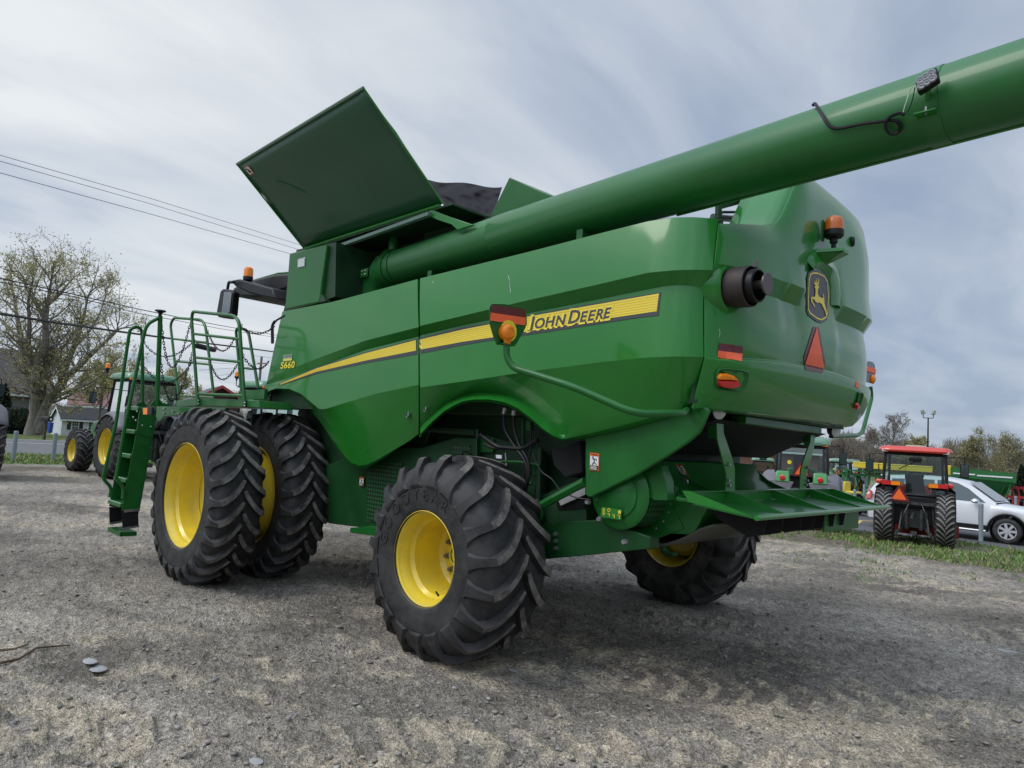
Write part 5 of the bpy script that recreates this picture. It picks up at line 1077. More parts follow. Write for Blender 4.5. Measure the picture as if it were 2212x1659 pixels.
stripe(y1, y2, .22); stripe(y2+np.array([.06, .0, .002]), y3, .16, -.318); tag(g.build('lot_marking', PAINTY, None, ang=0), kind='structure')
# ---- grass blades
def blades(n, xr, yr, dens, h0, h1, m, name, label, seed=0):
    x = rng.uniform(*xr, n); y = rng.uniform(*yr, n); k = dens(x, y) > rng.uniform(0, 1, n); x = x[k]; y = y[k]; n = len(x)
    aa = (fwd-np.arctan2(y-CP[1], x-CP[0])+PI) % (2*PI)-PI; rr = np.hypot(x-CP[0], y-CP[1]); jj = np.clip(np.searchsorted(ang, aa), 0, na-1); ii = np.clip(np.searchsorted(rad, rr), 0, nr-1); z = gz[ii, jj]
    h = (h0+(h1-h0)*rng.uniform(0, 1, n)**2)*(.6+.8*fbm(x*1.5, y*1.5, 2, 90)); a = rng.uniform(0, 2*PI, n); w_ = .006+.006*rng.uniform(0, 1, n)+rr*.00025; lx = rng.normal(0, .45, n)*h; ly = rng.normal(0, .45, n)*h
    b0 = np.stack([x-np.cos(a)*w_, y-np.sin(a)*w_, z-.01], -1); b1 = np.stack([x+np.cos(a)*w_, y+np.sin(a)*w_, z-.01], -1); m0 = np.stack([x+lx*.4, y+ly*.4, z+h*.6], -1); tp = np.stack([x+lx, y+ly, z+h], -1)
    P = np.stack([b0, b1, m0, tp], 1).reshape(-1, 3); i = 4*np.arange(n)[:, None]; F = np.concatenate([i+np.array([[0, 1, 2]]), i+np.array([[1, 3, 2]]), i+np.array([[0, 2, 3]])]).reshape(-1, 3)
    o = npmesh(name, P, F, m, False); tag(o, label, 'grass', kind='stuff'); dry = rng.uniform(0, 1, n) < .25
    c = np.where(dry[:, None], np.array([[.34, .29, .14]]), np.array([[.13, .23, .045]])*rng.uniform(.6, 1.5, (n, 1))); col = np.ones((n, 4, 4)); col[..., :3] = c[:, None]
    at2 = o.data.attributes.new('soil', 'FLOAT_COLOR', 'POINT'); at2.data.foreach_set('color', col.astype(np.float32).ravel())
gb = bpy.data.materials.new('grass_blade'); gb.use_nodes = True; t = gb.node_tree; a = nd(t, 'ShaderNodeAttribute', attribute_name='soil'); t.links.new(a.outputs['Color'], t.nodes['Principled BSDF'].inputs['Base Color']); t.nodes['Principled BSDF'].inputs['Roughness'].default_value = .7
blades(95000, (-6, 13), (10.5, 19.3), lambda x, y: sst(.46, .60, fbm(x*.9, y*1.1, 3, 61)+.14*sst(11.5, 15.5, y)-.06*(fbm(x*3, y*3, 2, 62)>.55)-.12*sst(12.2, 11, y))*sst(19.2, 17.8, y)*sst(10.8, 12.6, y)*(1-.75*sst(3.8, 5.5, x)*sst(14.5, 16, y)), .02, .11, gb, 'grass', 'patchy green and dry grass strip beside the parking lot')
blades(30000, (-24.4, -19.0), (-7, 14), lambda x, y: sst(-18.9, -19.8, x+.8*(vnoise(x, y, 5)-.5)), .04, .16, gb, 'grass', 'bright green grass verge along the road')
blades(3000, (-18, -8), (-6, 8), lambda x, y: sst(.60, .68, fbm(x*.7, y*.7, 3, 66)), .02, .07, gb, 'grass', 'sparse weeds in the gravel beyond the ladder')
blades(7000, (1, 10), (8, 13.5), lambda x, y: sst(.55, .66, fbm(x*1.3, y*1.3, 3, 68)), .02, .06, gb, 'grass', 'scattered grass tufts in the gravel on the right')
# ================================================================ VEHICLES AND YARD OBJECTS
REDP = mat('red_paint', (.62, .045, .025), .35, coat=.6); FEND = mat('grey_fender', (.16, .155, .17), .55, var=.12)
GREENT = mat('tractor_green', (.016, .14, .03), .35, coat=.5, var=.08)
GRIME = mat('grimy_iron', (.022, .024, .024), .6, var=.4, vscale=8); GRIMEG = mat('grimy_green', (.02, .06, .025), .6, var=.35, vscale=8)
CORD = mat('seat_fabric', (.02, .02, .022), .8)
def fender(t_, R, w, y0, m, a0=25, a1=150, th=.03, cx=0, cz=None, name='fender', flare=0.):
    cz = R if cz is None else cz; g = MB(); rows = []
    for i in range(15):
        a = math.radians(a0+(a1-a0)*i/14); rr_ = R+.07
        rows.append([(cx+rr_*math.cos(a), y0, cz+rr_*math.sin(a)), (cx+(rr_+.02)*math.cos(a), y0+.04*(1 if w > 0 else -1), cz+(rr_+.02)*math.sin(a)), (cx+(rr_+.01)*math.cos(a), y0+w*.8, cz+(rr_+.01)*math.sin(a)), (cx+(rr_-.08)*math.cos(a), y0+w, cz+(rr_-.08)*math.sin(a))])
    return g.grid(rows).build(name, m, t_, ang=50, solid=th)
def tractor(name, label, loc, rz, sp, group=None):
    g_ = sp.get; R = sp['R']; r = sp['r']; WB = sp['wb']; Wd = sp['w']; tw = sp['tw']; tf = sp['tf']; pc = sp['paint']; roofm = sp['roof']; wm = sp.get('wheel', YEL)
    T = thing(name, label, 'tractor', loc, rz, group); nl = sp.get('n', 22); res = sp.get('res', 28)
    z0 = R*.62; ch = sp['ch']; cw = sp['cw']; cx0, cx1 = -.25, sp.get('cl', 1.15); rimR = sp.get('rim', R*.58)
    for sd in (-1, 1):
        wheel('rear_wheel', T, (0, sd*Wd/2, R-.01), R, tw, rimR, nl, sd, g_('lugh', .04), dish=tw*.55, hubr=.12, lugw=.035, sweep=tw*.42, flat=.012, bolts=6 if sp.get('bolts', 1) else 0, res=res, yellow=wm, lugm=g_('lugm'))
        wheel('front_wheel', T, (WB, sd*(Wd/2-.08+sp.get('fo', 0)), r-.01), r, tf, r*.54, max(12, nl-5), sd, g_('lugh', .04)*.8, dish=tf*.35, hubr=.1, lugw=.03, sweep=tf*.42, flat=.012, bolts=0, res=24, yellow=wm, lugm=g_('lugm'))
    MB().tube([(0, -Wd/2+tw*.5, R), (0, Wd/2-tw*.5, R)], .11, 10).b2((-.25, -.25, R*.6), (.4, .25, R*1.25)).b2((.3, -.2, R*.55), (WB+.2, .2, R*.95)).tube([(WB, -Wd/2+.2, r), (WB, Wd/2-.2, r)], .09, 8).build('chassis', sp.get('chm', GRIMEG), T, bev=.02)
    # bonnet
    hz = sp['hood']; hw = sp.get('hw', .36); hx = WB+.55
    hp = [(cx1-.05, z0+.15), (hx, z0+.1), (hx+.05, hz-.32), (hx-.15, hz-.12), (hx-.7, hz), (cx1-.05, hz+.08)]
    MB().prism([(x, -hw, z) for x, z in hp], (0, 2*hw, 0)).build('bonnet', pc, T, bev=.05)
    MB().b2((hx-.0, -hw*.8, z0+.2), (hx+.06, hw*.8, hz-.3)).build('grille', BLACK, T, bev=.01)
    for sd in (-1, 1): MB().b2((hx-.75, sd*hw*1.01-.005, hz-.22), (cx1+.2, sd*hw*1.01+.005, hz-.14)).build('bonnet_stripe', sp.get('stripe', YELD), T)
    # cab
    tpw = cw*sp.get('tap', .84); zc = sp.get('cz', z0+.35)
    Cb = {(-1, 0): (cx0, -cw/2), (1, 0): (cx0, cw/2), (-1, 1): (cx1, -cw/2*.92), (1, 1): (cx1, cw/2*.92)}
    Ct = {k: (v[0]+(.12 if k[1] == 0 else -.18)*1.0, v[1]*tpw/cw) for k, v in Cb.items()}
    if g_('revtap'): Ct = {k: (v[0]+(.02 if k[1] == 0 else -.18), v[1]*tpw/cw) for k, v in Cb.items()}
    g = MB()
    for k in Cb: g.tube([(*Cb[k], zc), ((Cb[k][0]*.6+Ct[k][0]*.4)-(.04 if k[1] == 0 else 0), Cb[k][1]*.5+Ct[k][1]*.5+.01*k[0], zc+(ch-zc)*.45), (*Ct[k], ch-.05)], .035, 8)
    loop = [Cb[(-1, 0)], Cb[(1, 0)], Cb[(1, 1)], Cb[(-1, 1)]]; lt = [Ct[(-1, 0)], Ct[(1, 0)], Ct[(1, 1)], Ct[(-1, 1)]]
    for i in range(4): g.tube([(*loop[i], zc), (*loop[(i+1) % 4], zc)], .04, 6).tube([(*lt[i], ch-.07), (*lt[(i+1) % 4], ch-.07)], .045, 6)
    CF = g.build('cab_frame', BLACK, T)
    for i, nm in enumerate(('rear_window', 'side_window', 'windscreen', 'side_window')):
        a, b_, c, d = loop[i], loop[(i+1) % 4], lt[(i+1) % 4], lt[i]; MB().add([(*a, zc+.02), (*b_, zc+.02), (*c, ch-.08), (*d, ch-.08)], [(0, 1, 2, 3)]).build(nm, CLEAR, CF, ang=0)
    MB().b2((cx0+.02, -cw/2*.9, z0+.05), (cx1, cw/2*.9, zc)).build('cab_base', BLACK, T, bev=.03)
    MB().b2((.2, -.22, zc-.1), (.7, .22, zc+.1)).prism([(.2, -.2, zc+.05), (.28, -.2, zc+.05), (.16, -.17, zc+.48), (.08, -.17, zc+.46)], (0, .38, 0)).build('seat', CORD, CF, bev=.04)
    MB().tube([(.95, 0, zc), (.85, 0, zc+.42)], .03, 6).lathe([(.17, 0), (.19, .015), (.17, .03), (.15, .015), (.17, 0)], (.84, 0, zc+.42), (-.45, 0, .9), 16).build('steering_wheel', BLACK, CF)
    ro = sp.get('ro', .08); rh = sp.get('rh', .14)
    x0, x1, yw = min(p[0] for p in lt)-ro, max(p[0] for p in lt)+ro+.1, tpw/2+ro
    rows = []
    for (ins, z) in ((0.0, ch-.04), (-.02, ch), (0.0, ch+rh*.5), (.05, ch+rh*.85), (.16, ch+rh), (.4, ch+rh*1.08)):
        loop_ = []
        for k in range(33):
            a = 2*PI*k/32; ca, sa = math.cos(a), math.sin(a); e_ = .28; hx_ = (x1-x0)/2-ins; hy_ = yw-ins
            loop_.append(((x0+x1)/2+hx_*math.copysign(abs(ca)**e_, ca), hy_*math.copysign(abs(sa)**e_, sa), z))
        rows.append(loop_)
    g = MB().grid(rows); o_ = len(g.v); g.f.append(tuple(range(o_-33, o_-1))); g.f.append(tuple(range(0, 32))); RF = g.build('roof', roofm, T, ang=40)
    for sd in (-1, 1):
        MB().box((x0+.06, sd*(yw-.12), ch-.02), (.07, .13, .07)).build('roof_lamp', LENS if sp.get('rl') else AMB, RF, bev=.01)
        fender(T, R, sd*(tw+.08), sd*(Wd/2-tw-.05), sp['fender'], cx=0, a1=sp.get('fa', 150)); pz = sp.get('pz', (R*1.36, R*1.76, R*1.55))
        L_ = MB(); 
        if sp.get('box'):
            y_ = sd*(Wd/2-tw*.55-.1); R0_ = R; R = R+.06; MB().b2((-.42, y_-.2, R*2-.06), (-.30, y_+.2, R*2+.05)).build('lamp_housing', GREY if 0 else BLACK, T, bev=.01)
            MB().b2((-.435, y_-.19, R*2-.05), (-.42, y_+.0, R*2+.04)).build('tail_light', AMB if sd > 0 else REDL, T); MB().b2((-.435, y_+.005, R*2-.05), (-.42, y_+.19, R*2+.04)).build('tail_light', REDL if sd > 0 else AMB, T)
            MB().b2((-.33, sd*(Wd/2-.13)-.11, R*2-.04), (.1, sd*(Wd/2-.10)+.10, R*2+.06)).build('fender_cap', pc, T, bev=.03); R = R0_
        else:
            y_ = sd*cw*.36; xb = -R-.05; MB().prism([(xb, y_-.17, pz[0]), (xb, y_+.17, pz[0]), (xb+.1, y_+.15, pz[1]), (xb+.1, y_-.15, pz[1])], (.12, 0, 0)).build('fender_panel', pc, T, bev=.03)
            MB().lathe([(.001, .05), (.045, .045), (.062, .03), (.068, 0)], (xb+.03, y_, pz[2]), (-1, 0, 0), 16).build('tail_light', REDL, T)
            MB().b2((xb+.1, y_-.05, R*1.78), (xb+.16, y_+.07, R*1.88)).build('turn_signal', AMB, T, bev=.01)
        if sp.get('skirt'): MB().prism([(xb+.02, sd*.16, 1.16), (xb+.02, sd*(Wd/2-.25), 1.20), (xb+.04, sd*(Wd/2-.02), 1.12), (xb+.02, sd*(Wd/2-.0), .90), (xb-.02, sd*(Wd/2-.3), .86), (xb, sd*.24, .94)], (.06, 0, 0)).build('fender_skirt', sp['fender'], T, bev=.02)
        mz = zc+(ch-zc)*.62; my = sd*(cw/2+.38); mx_ = cx1-.1
        MB().tube(rnd([(mx_-.05, sd*tpw/2, mz+.28), (mx_, my, mz+.30), (mx_, my, mz+.12)], .05), .012, 6).build('mirror_arm', BLACK, T)
        mi = MB().b2((mx_, my-.09, mz-.18), (mx_+.06, my+.09, mz+.16)).build('mirror', BLACK, T, bev=.02); MB().b2((mx_-.004, my-.075, mz-.16), (mx_, my+.075, mz+.14)).build('mirror_glass', GLASS, mi)
    # sign, hitch
    sy = sp.get('sy', 0.); sz = sp.get('sz', zc-.12); s = sp.get('ss', .2); tri = lambda k, x: [(x, sy-s*k, sz-s*.55*k), (x, sy+s*k, sz-s*.55*k), (x, sy, sz+s*1.15*k)]
    if not sp.get('nosign'): sg_ = MB().prism([(-.44, sy-s*1.1, sz-s*.75), (-.44, sy+s*1.1, sz-s*.75), (-.44, sy+s*1.25, sz-s*.5), (-.44, sy+s*.18, sz+s*1.3), (-.44, sy-s*.18, sz+s*1.3), (-.44, sy-s*1.25, sz-s*.5)], (.01, 0, 0)).build('slow_vehicle_sign', REDD, T)
    if not sp.get('nosign'): MB().prism(tri(.88, -.446), (.003, 0, 0)).build('sign_triangle', mat('triangle_orange', (.95, .16, .02), .45), sg_)
    h = MB()
    for sd in (-1, 1): h.tube([(-.1, sd*.22, R*.62), (-.75, sd*.34, R*.45)], .035, 6).tube([(-.2, sd*.24, R*1.25), (-.55, sd*.29, R*.55)], .022, 6)
    h.tube([(-.30, .42, R*.5), (-.30, .42, R*1.5)], .02, 6).tube([(-.30, -.40, R*.7), (-.30, -.36, R*1.5)], .02, 6).b2((-.38, -.5, R*1.45), (-.3, .5, R*1.55)).tube(rnd([(-.4, .1, R*1.5), (-.55, .2, R*1.1), (-.35, .25, R*.8)], .1), .012, 5).tube(rnd([(-.4, -.15, R*1.5), (-.5, -.22, R*1.2), (-.35, -.3, R*.9)], .1), .012, 5).tube([(-.2, 0, R*1.2), (-.55, .05, R*.95)], .03, 6).b2((-.45, -.06, R*.38), (.0, .06, R*.5)).tube([(-.25, .15, R*.55), (-.25, .15, R*1.3)], .05, 8).tube([(-.25, -.15, R*.55), (-.25, -.15, R*1.3)], .05, 8).build('three_point_hitch', sp.get('hm', mat('grimy_steel', (.07, .072, .07), .55, metal=.4, var=.5, vscale=12)), T)
    if sp.get('beacon'):
        bx_ = sp['beacon']; bz_ = ch+rh+.02
        MB().tube([(bx_[0], bx_[1]*.6, ch-.1), (bx_[0], bx_[1], ch), (bx_[0], bx_[1], bz_)], .014, 6).build('beacon_stalk', BLACK, T); beacon((bx_[0], bx_[1], bz_+.08), 1.05, T)
    return T
spG = dict(R=.885, r=.64, wb=2.55, w=2.15, tw=.50, tf=.46, paint=GREENT, roof=mat('roof_highlight_green', (.10, .24, .14), .35, coat=.4), fender=FEND, ch=2.82, cw=1.45, hood=1.62, cl=1.2, n=24, beacon=(.95, .86), tap=.9, cz=1.25, fo=.02, sz=1.1, rim=.50, rh=.17, nosign=1)  # roof green paled, its highlights are put into the colour
c0 = onz(225, 1034, 0)
TL = tractor('green_tractor', 'green tractor with grey fenders and yellow rims seen through the combine\'s ladder', (-13.6, 4.1, 0), math.radians(185), spG, 'green cab tractors in the yard')
# same model, parked behind the platform and at the left edge
p = at(588, 20.0, 0); T2 = copytree(TL); T2.location = (p[0], p[1], 0); T2['label'] = 'green tractor mostly hidden behind the combine platform, only its beacon and roof edge showing'
p = onz(-2, 1034, 0); T3 = copytree(TL); T3.location = (p[0]-.20, p[1]-1.12, 0); T3.rotation_euler.z = math.radians(178); [bpy.data.objects.remove(c_, do_unlink=True) for b_ in list(T3.children) if b_.name.startswith('beacon') for c_ in list(b_.children)+[b_]]; T3['label'] = 'tractor cut off by the left photo edge, only its rear tyre, fender and mirror showing'
spC = dict(R=.66, r=.46, wb=2.0, w=1.72, tw=.40, tf=.32, paint=mat('bright_green', (.045, .25, .05), .35, coat=.5), roof=mat('pale_green', (.13, .26, .17), .35, coat=.4), fender=FEND, ch=2.10, cw=1.16, hood=1.40, cl=1.1, n=22, tap=.95, cz=1.30, sz=1.42, ss=.17, rim=.38, rh=.17, fa=178, pz=(1.14, 1.40, 1.24), skirt=1)
TC = tractor('green_tractor', 'green tractor seen from behind beneath the combine\'s rear hood, red round lamps on green fenders', (1.02, 14.4, 0), math.radians(111), spC, 'green cab tractors in the yard')
MB().lathe([(.001, .002), (.05, .002)], (-.262, .28, 1.62), (-1, 0, 0), 16).build('window_sticker', YELD, TC)
spR = dict(R=.635, r=.43, wb=1.75, w=1.58, tw=.40, fa=92, lz=.14, tf=.26, paint=REDP, roof=REDP, fender=BLACK, ch=2.16, cw=1.26, hood=1.28, cl=1.0, n=30, tap=.96, cz=1.14, sz=1.10, sy=.30, ss=.17, rim=.32, rh=.10, box=1, rl=1, lugh=.022, chm=GRIME, stripe=BLACK, lugm=mat('worn_tread', (.20, .19, .175), .85, var=.25), ro=.13, wheel=REDP)
TR = tractor('red_tractor', 'small red-roofed tractor with orange triangle parked on the grass in front of the white car', (3.50, 14.45, 0), math.radians(103), spR); TR.scale = (.95,)*3
MB().b2((.35, -.22, 2.24), (.65, .2, 2.30)).build('roof_hatch', mat('beige', (.55, .48, .38), .6), TR, bev=.01)
MB().tube([(-.24, -.05, 1.95), (-.26, .32, 1.72)], .012, 5).build('wiper', BLACK, TR); MB().b2((-.27, -.14, 1.92), (-.22, .12, 2.01)).build('wiper_motor', BLACK, TR, bev=.02)
MB().b2((1.2, -.92, .12), (1.25, .92, .42)).build('mower_deck_edge', mat('dark_red', (.25, .02, .015), .5), TR)
MB().b2((-.30, -.45, .85), (-.2, .45, 1.10)).build('rear_panel', BLACK, TR, bev=.02)
# distant tractors in the lot: copies
lot = 'small green tractors across the lot'
for u, d, rz, sc, lb in ((1662, 37, 205, .86, 'distant green tractor with white cab pillars seen left of the centre green tractor'), (1812, 40, 100, .95, 'distant green tractor just right of the centre tractor\'s mirror'), (1838, 44, 150, .95, 'distant green tractor directly left of the yellow planter')):
    p = at(u, d, -.33); c = copytree(TC); c.location = p; c.rotation_euler.z = math.radians(rz); c.scale = (sc,)*3; c['label'] = lb; c['group'] = lot
# ride-on mower style compact
def compact(label, loc, rz):
    T = thing('lawn_tractor', label, 'lawn tractor', loc, rz)
    for sd in (-1, 1):
        wheel('rear_wheel', T, (0, sd*.55, .38), .39, .25, .20, 16, sd, .015, dish=.1, hubr=.07, lugw=.02, sweep=.1, bolts=0, res=24, flat=.01); wheel('front_wheel', T, (1.4, sd*.5, .28), .29, .18, .15, 14, sd, .012, dish=.08, hubr=.05, lugw=.02, sweep=.08, bolts=0, res=20, flat=.01)
    MB().b2((-.3, -.25, .3), (1.5, .25, .55)).build('frame', BLACK, T, bev=.02)
    MB().prism([(.7, -.27, .5), (1.75, -.27, .5), (1.8, -.27, .75), (1.5, -.27, .95), (.7, -.27, 1.05)], (0, .54, 0)).build('bonnet', GREENT, T, bev=.05)
    MB().b2((.75, -.28, .86), (1.6, -.272, .91)).build('bonnet_stripe', YELD, T)
    for sd in (-1, 1): fender(T, .39, sd*.28, sd*.3, GREENT, 20, 160)
    MB().b2((-.1, -.22, .8), (.35, .22, .9)).b2((-.2, -.22, .85), (-.1, .22, 1.25)).build('seat', YEL, T, bev=.03)
    MB().tube([(-.35, -.35, .8), (-.35, -.35, 1.8), (-.35, .35, 1.8), (-.35, .35, .8)], .03, 8).build('roll_bar', YEL if 0 else GREENT, T)
    return T
p = at(1836, 27, -.33); compact('green lawn tractor with yellow wheel left of the white car', p, math.radians(-10))
# ---- white car
SV = thing('white_car', 'white sport utility car parked behind the small red tractor', 'car')
A0_ = at(2177, 19.6, -.325); hd = math.radians(-2); SV.rotation_euler = (0, 0, hd)
SV.location = (A0_[0]-2.70*math.cos(hd)-.85*math.sin(hd), A0_[1]-2.70*math.sin(hd)+.85*math.cos(hd), -.325)
CARW = mat('car_white', (.72, .73, .75), .25, coat=.8)
# side loops: stations along x with lower body and greenhouse
def sect(x):
    bot = np.interp(x, [-1.14, -1.05, 0, 2.7, 3.5, 3.72], [.42, .32, .30, .30, .34, .45])
    belt = np.interp(x, [-1.14, -1.05, -.3, .8, 1.9, 2.35, 3.0, 3.5, 3.68, 3.72], [.95, 1.12, 1.14, 1.10, 1.04, 1.06, .99, .88, .72, .6])
    hwid = np.interp(x, [-1.14, -.95, -.3, 2.9, 3.4, 3.72], [.74, .88, .94, .94, .86, .55])
    return bot, belt, hwid
xs = np.unique(np.concatenate([np.linspace(-1.14, 3.72, 62), [-.42, .42, 2.28, 3.12]]))
g = MB(); rows = []
def archz(x, bot):
    for cx in (0, 2.7):
        if abs(x-cx) < .43: return max(bot, .36+math.sqrt(max(0, .43**2-(x-cx)**2)))
    return bot
for x in xs:
    bo_, be_, hw_ = sect(x); lo_ = archz(x, bo_); row = []
    for f, z in ((.93, lo_), (.965, lo_+(be_-lo_)*.15), (1.0, lo_+(be_-lo_)*.45), (.995, lo_+(be_-lo_)*.75), (.96, be_-.02), (.90, be_+.01)): row.append((x, -hw_*f, z))
    for f, z in ((.5, be_+.035), (0, be_+.045), (-.5, be_+.035), (-.90, be_+.01), (-.96, be_-.02), (-.995, lo_+(be_-lo_)*.75), (-1, lo_+(be_-lo_)*.45), (-.965, lo_+(be_-lo_)*.15), (-.93, lo_)): row.append((x, -hw_*f, z))
    rows.append(row)
g.grid(rows); n_ = len(rows[0]); g.f.append(tuple(range(n_))); g.f.append(tuple(len(rows[0])*(len(rows)-1)+k for k in range(n_))); g.build('body', CARW, SV, ang=40)
# greenhouse
top = [(-1.02, 1.10), (-.80, 1.45), (-.50, 1.68), (.2, 1.735), (1.1, 1.73), (1.55, 1.66), (1.8, 1.55), (2.42, 1.12)]
def gw(z): return .90-.22*max(0, (z-1.05)/.69)
g = MB(); rows = []
for x, z in top: rows.append([(x, -gw(z)*.0-gw(1.05) if False else -gw(z), z), (x, -gw(z)+.10, z+.012 if z > 1.3 else z), (x, 0, z+.03 if z > 1.3 else z), (x, gw(z)-.10, z+.012 if z > 1.3 else z), (x, gw(z), z)])
g.grid(rows)
for sd in (-1, 1): g.add([(x, sd*gw(z), z) for x, z in top]+[(-1.04, sd*.9, 1.05), (2.45, sd*.9, 1.02)], [tuple(range(len(top)))+(len(top)+1, len(top))])
g.build('roof', CARW, SV, ang=30)
for sd in (-1, 1):
    def wn(pts, nm): MB().add([(x, sd*(gw(z)+.006), z) for x, z in pts], [tuple(range(len(pts)))]).build(nm, GLASS, SV, ang=0)
    wn([(-.55, 1.16), (.02, 1.14), (.0, 1.62), (-.35, 1.60)], 'quarter_window'); wn([(.07, 1.14), (.85, 1.12), (.82, 1.65), (.07, 1.64)], 'side_window'); wn([(.92, 1.12), (2.18, 1.10), (1.72, 1.47), (1.45, 1.60), (1.2, 1.65), (.90, 1.66)], 'side_window')
    for x_ in (.045, .875, 2.02): MB().tube([(x_, sd*.945*(.99 if x_ < 2 else 1), .45), (x_-.01, sd*.94, .8), (x_, sd*.905, 1.08)], .004, 4).build('door_seam', BLACK, SV)
    MB().b2((.3, sd*.945-.012, .93), (.5, sd*.945+.02, .965)).build('door_handle', CARW, SV, bev=.008); MB().b2((1.15, sd*.945-.012, .91), (1.35, sd*.945+.02, .945)).build('door_handle', CARW, SV, bev=.008)
    mi = MB().sphere((1.95, sd*1.06, 1.13), .11, 12, .72).build('wing_mirror', CHROME, SV); 
    MB().b2((.44, sd*.925-.02, .28), (2.26, sd*.925+.02, .46)).build('sill_cladding', BLACK, SV, bev=.01)
    MB().tube([(.5, sd*1.0, .30), (2.2, sd*1.0, .30)], .035, 8).build('running_board', STEEL, SV)
    for cx in (0, 2.7): 
        MB().grid([[(cx+.43*math.cos(a), sd*.945, .36+.43*math.sin(a)), (cx+.49*math.cos(a), sd*.95, .36+.49*math.sin(a))] for a in np.linspace(-.05, PI+.05, 17)]).build('arch_trim', BLACK, SV, solid=.02, off=0)
        W_ = bpy.data.objects.new('wheel', None); COL.objects.link(W_); W_.parent = SV
        c_ = Vector((cx, sd*.93, .36)); ax = Vector((0, -sd, 0))
        MB().lathe([(.22, .0), (.26, -.01), (.33, -.005), (.355, .02), (.36, .10), (.355, .2), (.26, .23)], c_, ax, 36).build('tyre', RUB, W_, ang=50)
        MB().lathe([(.225, .0), (.22, .01), (.21, .04), (.19, .12), (.001, .13)], c_, ax, 36).build('rim', mat('rim_dark', (.1, .1, .1), .5), W_)
        sp_ = MB().lathe([(.001, -.005), (.05, -.005), (.06, .02)], c_, ax, 20).lathe([(.205, .0), (.225, -.003), (.225, .02), (.205, .02)], c_, ax, 36)
        for k in range(7):
            a = 2*PI*k/7; d1 = Vector((math.cos(a), 0, math.sin(a))); d2 = Vector((-math.sin(a), 0, math.cos(a)))
            sp_.prism([c_+d1*.04+d2*.028, c_+d1*.21+d2*.038, c_+d1*.21-d2*.038, c_+d1*.04-d2*.028], ax*.03)
        sp_.build('spokes', mat('alloy', (.55, .56, .58), .3, metal=.25), W_, ang=40)
        MB().lathe([(.43, .0), (.43, .4)], c_, ax, 20).build('wheel_well', BLACKM, SV)
    MB().prism([(-1.16, sd*.60, .86), (-1.14, sd*.80, .87), (-.92, sd*.95, .92), (-.88, sd*.95, 1.16), (-1.02, sd*.88, 1.20), (-1.12, sd*.62, 1.16)], (.02, .0, 0)).build('tail_light', REDL, SV, bev=.01)
MB().add([(-1.02, -.72, 1.16), (-1.02, .72, 1.16), (-.68, .60, 1.62), (-.68, -.60, 1.62)], [(0, 1, 2, 3)]).build('rear_window', GLASS, SV, ang=0)
MB().add([(2.40, -.76, 1.175), (2.40, .76, 1.175), (1.73, .66, 1.66), (1.73, -.66, 1.66)], [(0, 1, 2, 3)]).build('windscreen', GLASS, SV, ang=0)
MB().b2((-1.2, -.82, .40), (-1.08, .82, .62)).build('rear_bumper', BLACK, SV, bev=.03); MB().b2((-.75, -.6, 1.66), (-.45, .6, 1.70)).build('rear_spoiler', CARW, SV, bev=.015)
# ---- bollards
PST = GREY
def bollard(p, lean, lb, h=1.0, r=.06):
    p = Vector(p); T = thing('bollard', lb, 'bollard', p, 0, 'grey steel bollards'); l_ = Vector(lean)
    MB().tube([Vector((0, 0, -.05)), l_*h+Vector((0, 0, h))], r, 14).build('post', PST, T, ang=60); MB().lathe([(r*1.08, -.05), (r*1.08, .0), (r*.9, .03), (.001, .035)], l_*h+Vector((0, 0, h)), (0, 0, 1), 14).build('cap', PST, T)
bollard(onz(28, 996, 0), (0, .0, 0), 'grey steel bollard at the far left, between the cut-off tyre and the mailbox', .98, .068)
bollard(onz(114, 996, 0), (0, 0, 0), 'grey steel bollard just left of the green tractor\'s front wheel', .96, .068)
bollard(onz(2119, 1165, -.05), (0, 0, 0), 'grey steel bollard in front of the white car\'s door', .88, .05)
for u, d, lb, w_ in ((1845, 25.5, 'grey bollard just left of the white car\'s tail lamp', 0), (1650, 29, 'pale bollard left of the centre tractor\'s fender, right-hand of a close pair', 0), (1643, 29, 'pale bollard left of the centre tractor\'s fender, left-hand of a close pair', 0), (2159, 29, 'grey bollard under the middle of the grain cart, beyond the car bonnet', 0), (2194, 29, 'grey bollard below the red implement', 0), (1818, 36, 'distant bollard below the far green tractors, leftmost', 0), (1829, 36, 'distant bollard below the far green tractors, second from left', 0), (1866, 32, 'distant bollard beneath the yellow planter', 0)):
    bollard(at(u, d, -.33), (0, 0, 0), lb, 1.0, .055)
# ---- grain cart
def orient(T, u, d, z=-.33, face=None):
    p = at(u, d, z); T.location = p; T.rotation_euler = (0, 0, math.atan2(CP[1]-p[1], CP[0]-p[0])+PI/2 if face is None else face)
GC = thing('grain_cart', 'long green hopper cart with yellow corner behind the white car', 'farm cart'); orient(GC, 2122, 31); GC.scale = (.68, 1, .97)
k_ = 1.0
MB().add([(-1.75, -1.1, 2.12), (1.75, -1.1, 2.02), (1.75, 1.1, 2.02), (-1.75, 1.1, 2.12), (-1.75, -1.1, 1.72), (1.75, -1.1, 1.62), (1.75, 1.1, 1.62), (-1.75, 1.1, 1.72), (-.9, -.5, .85), (1.0, -.5, .80), (1.0, .5, .80), (-.9, .5, .85)], [(0, 1, 5, 4), (1, 2, 6, 5), (2, 3, 7, 6), (3, 0, 4, 7), (4, 5, 9, 8), (5, 6, 10, 9), (6, 7, 11, 10), (7, 4, 8, 11), (8, 9, 10, 11)]).build('hopper', GREENT, GC, ang=0, bev=.02)
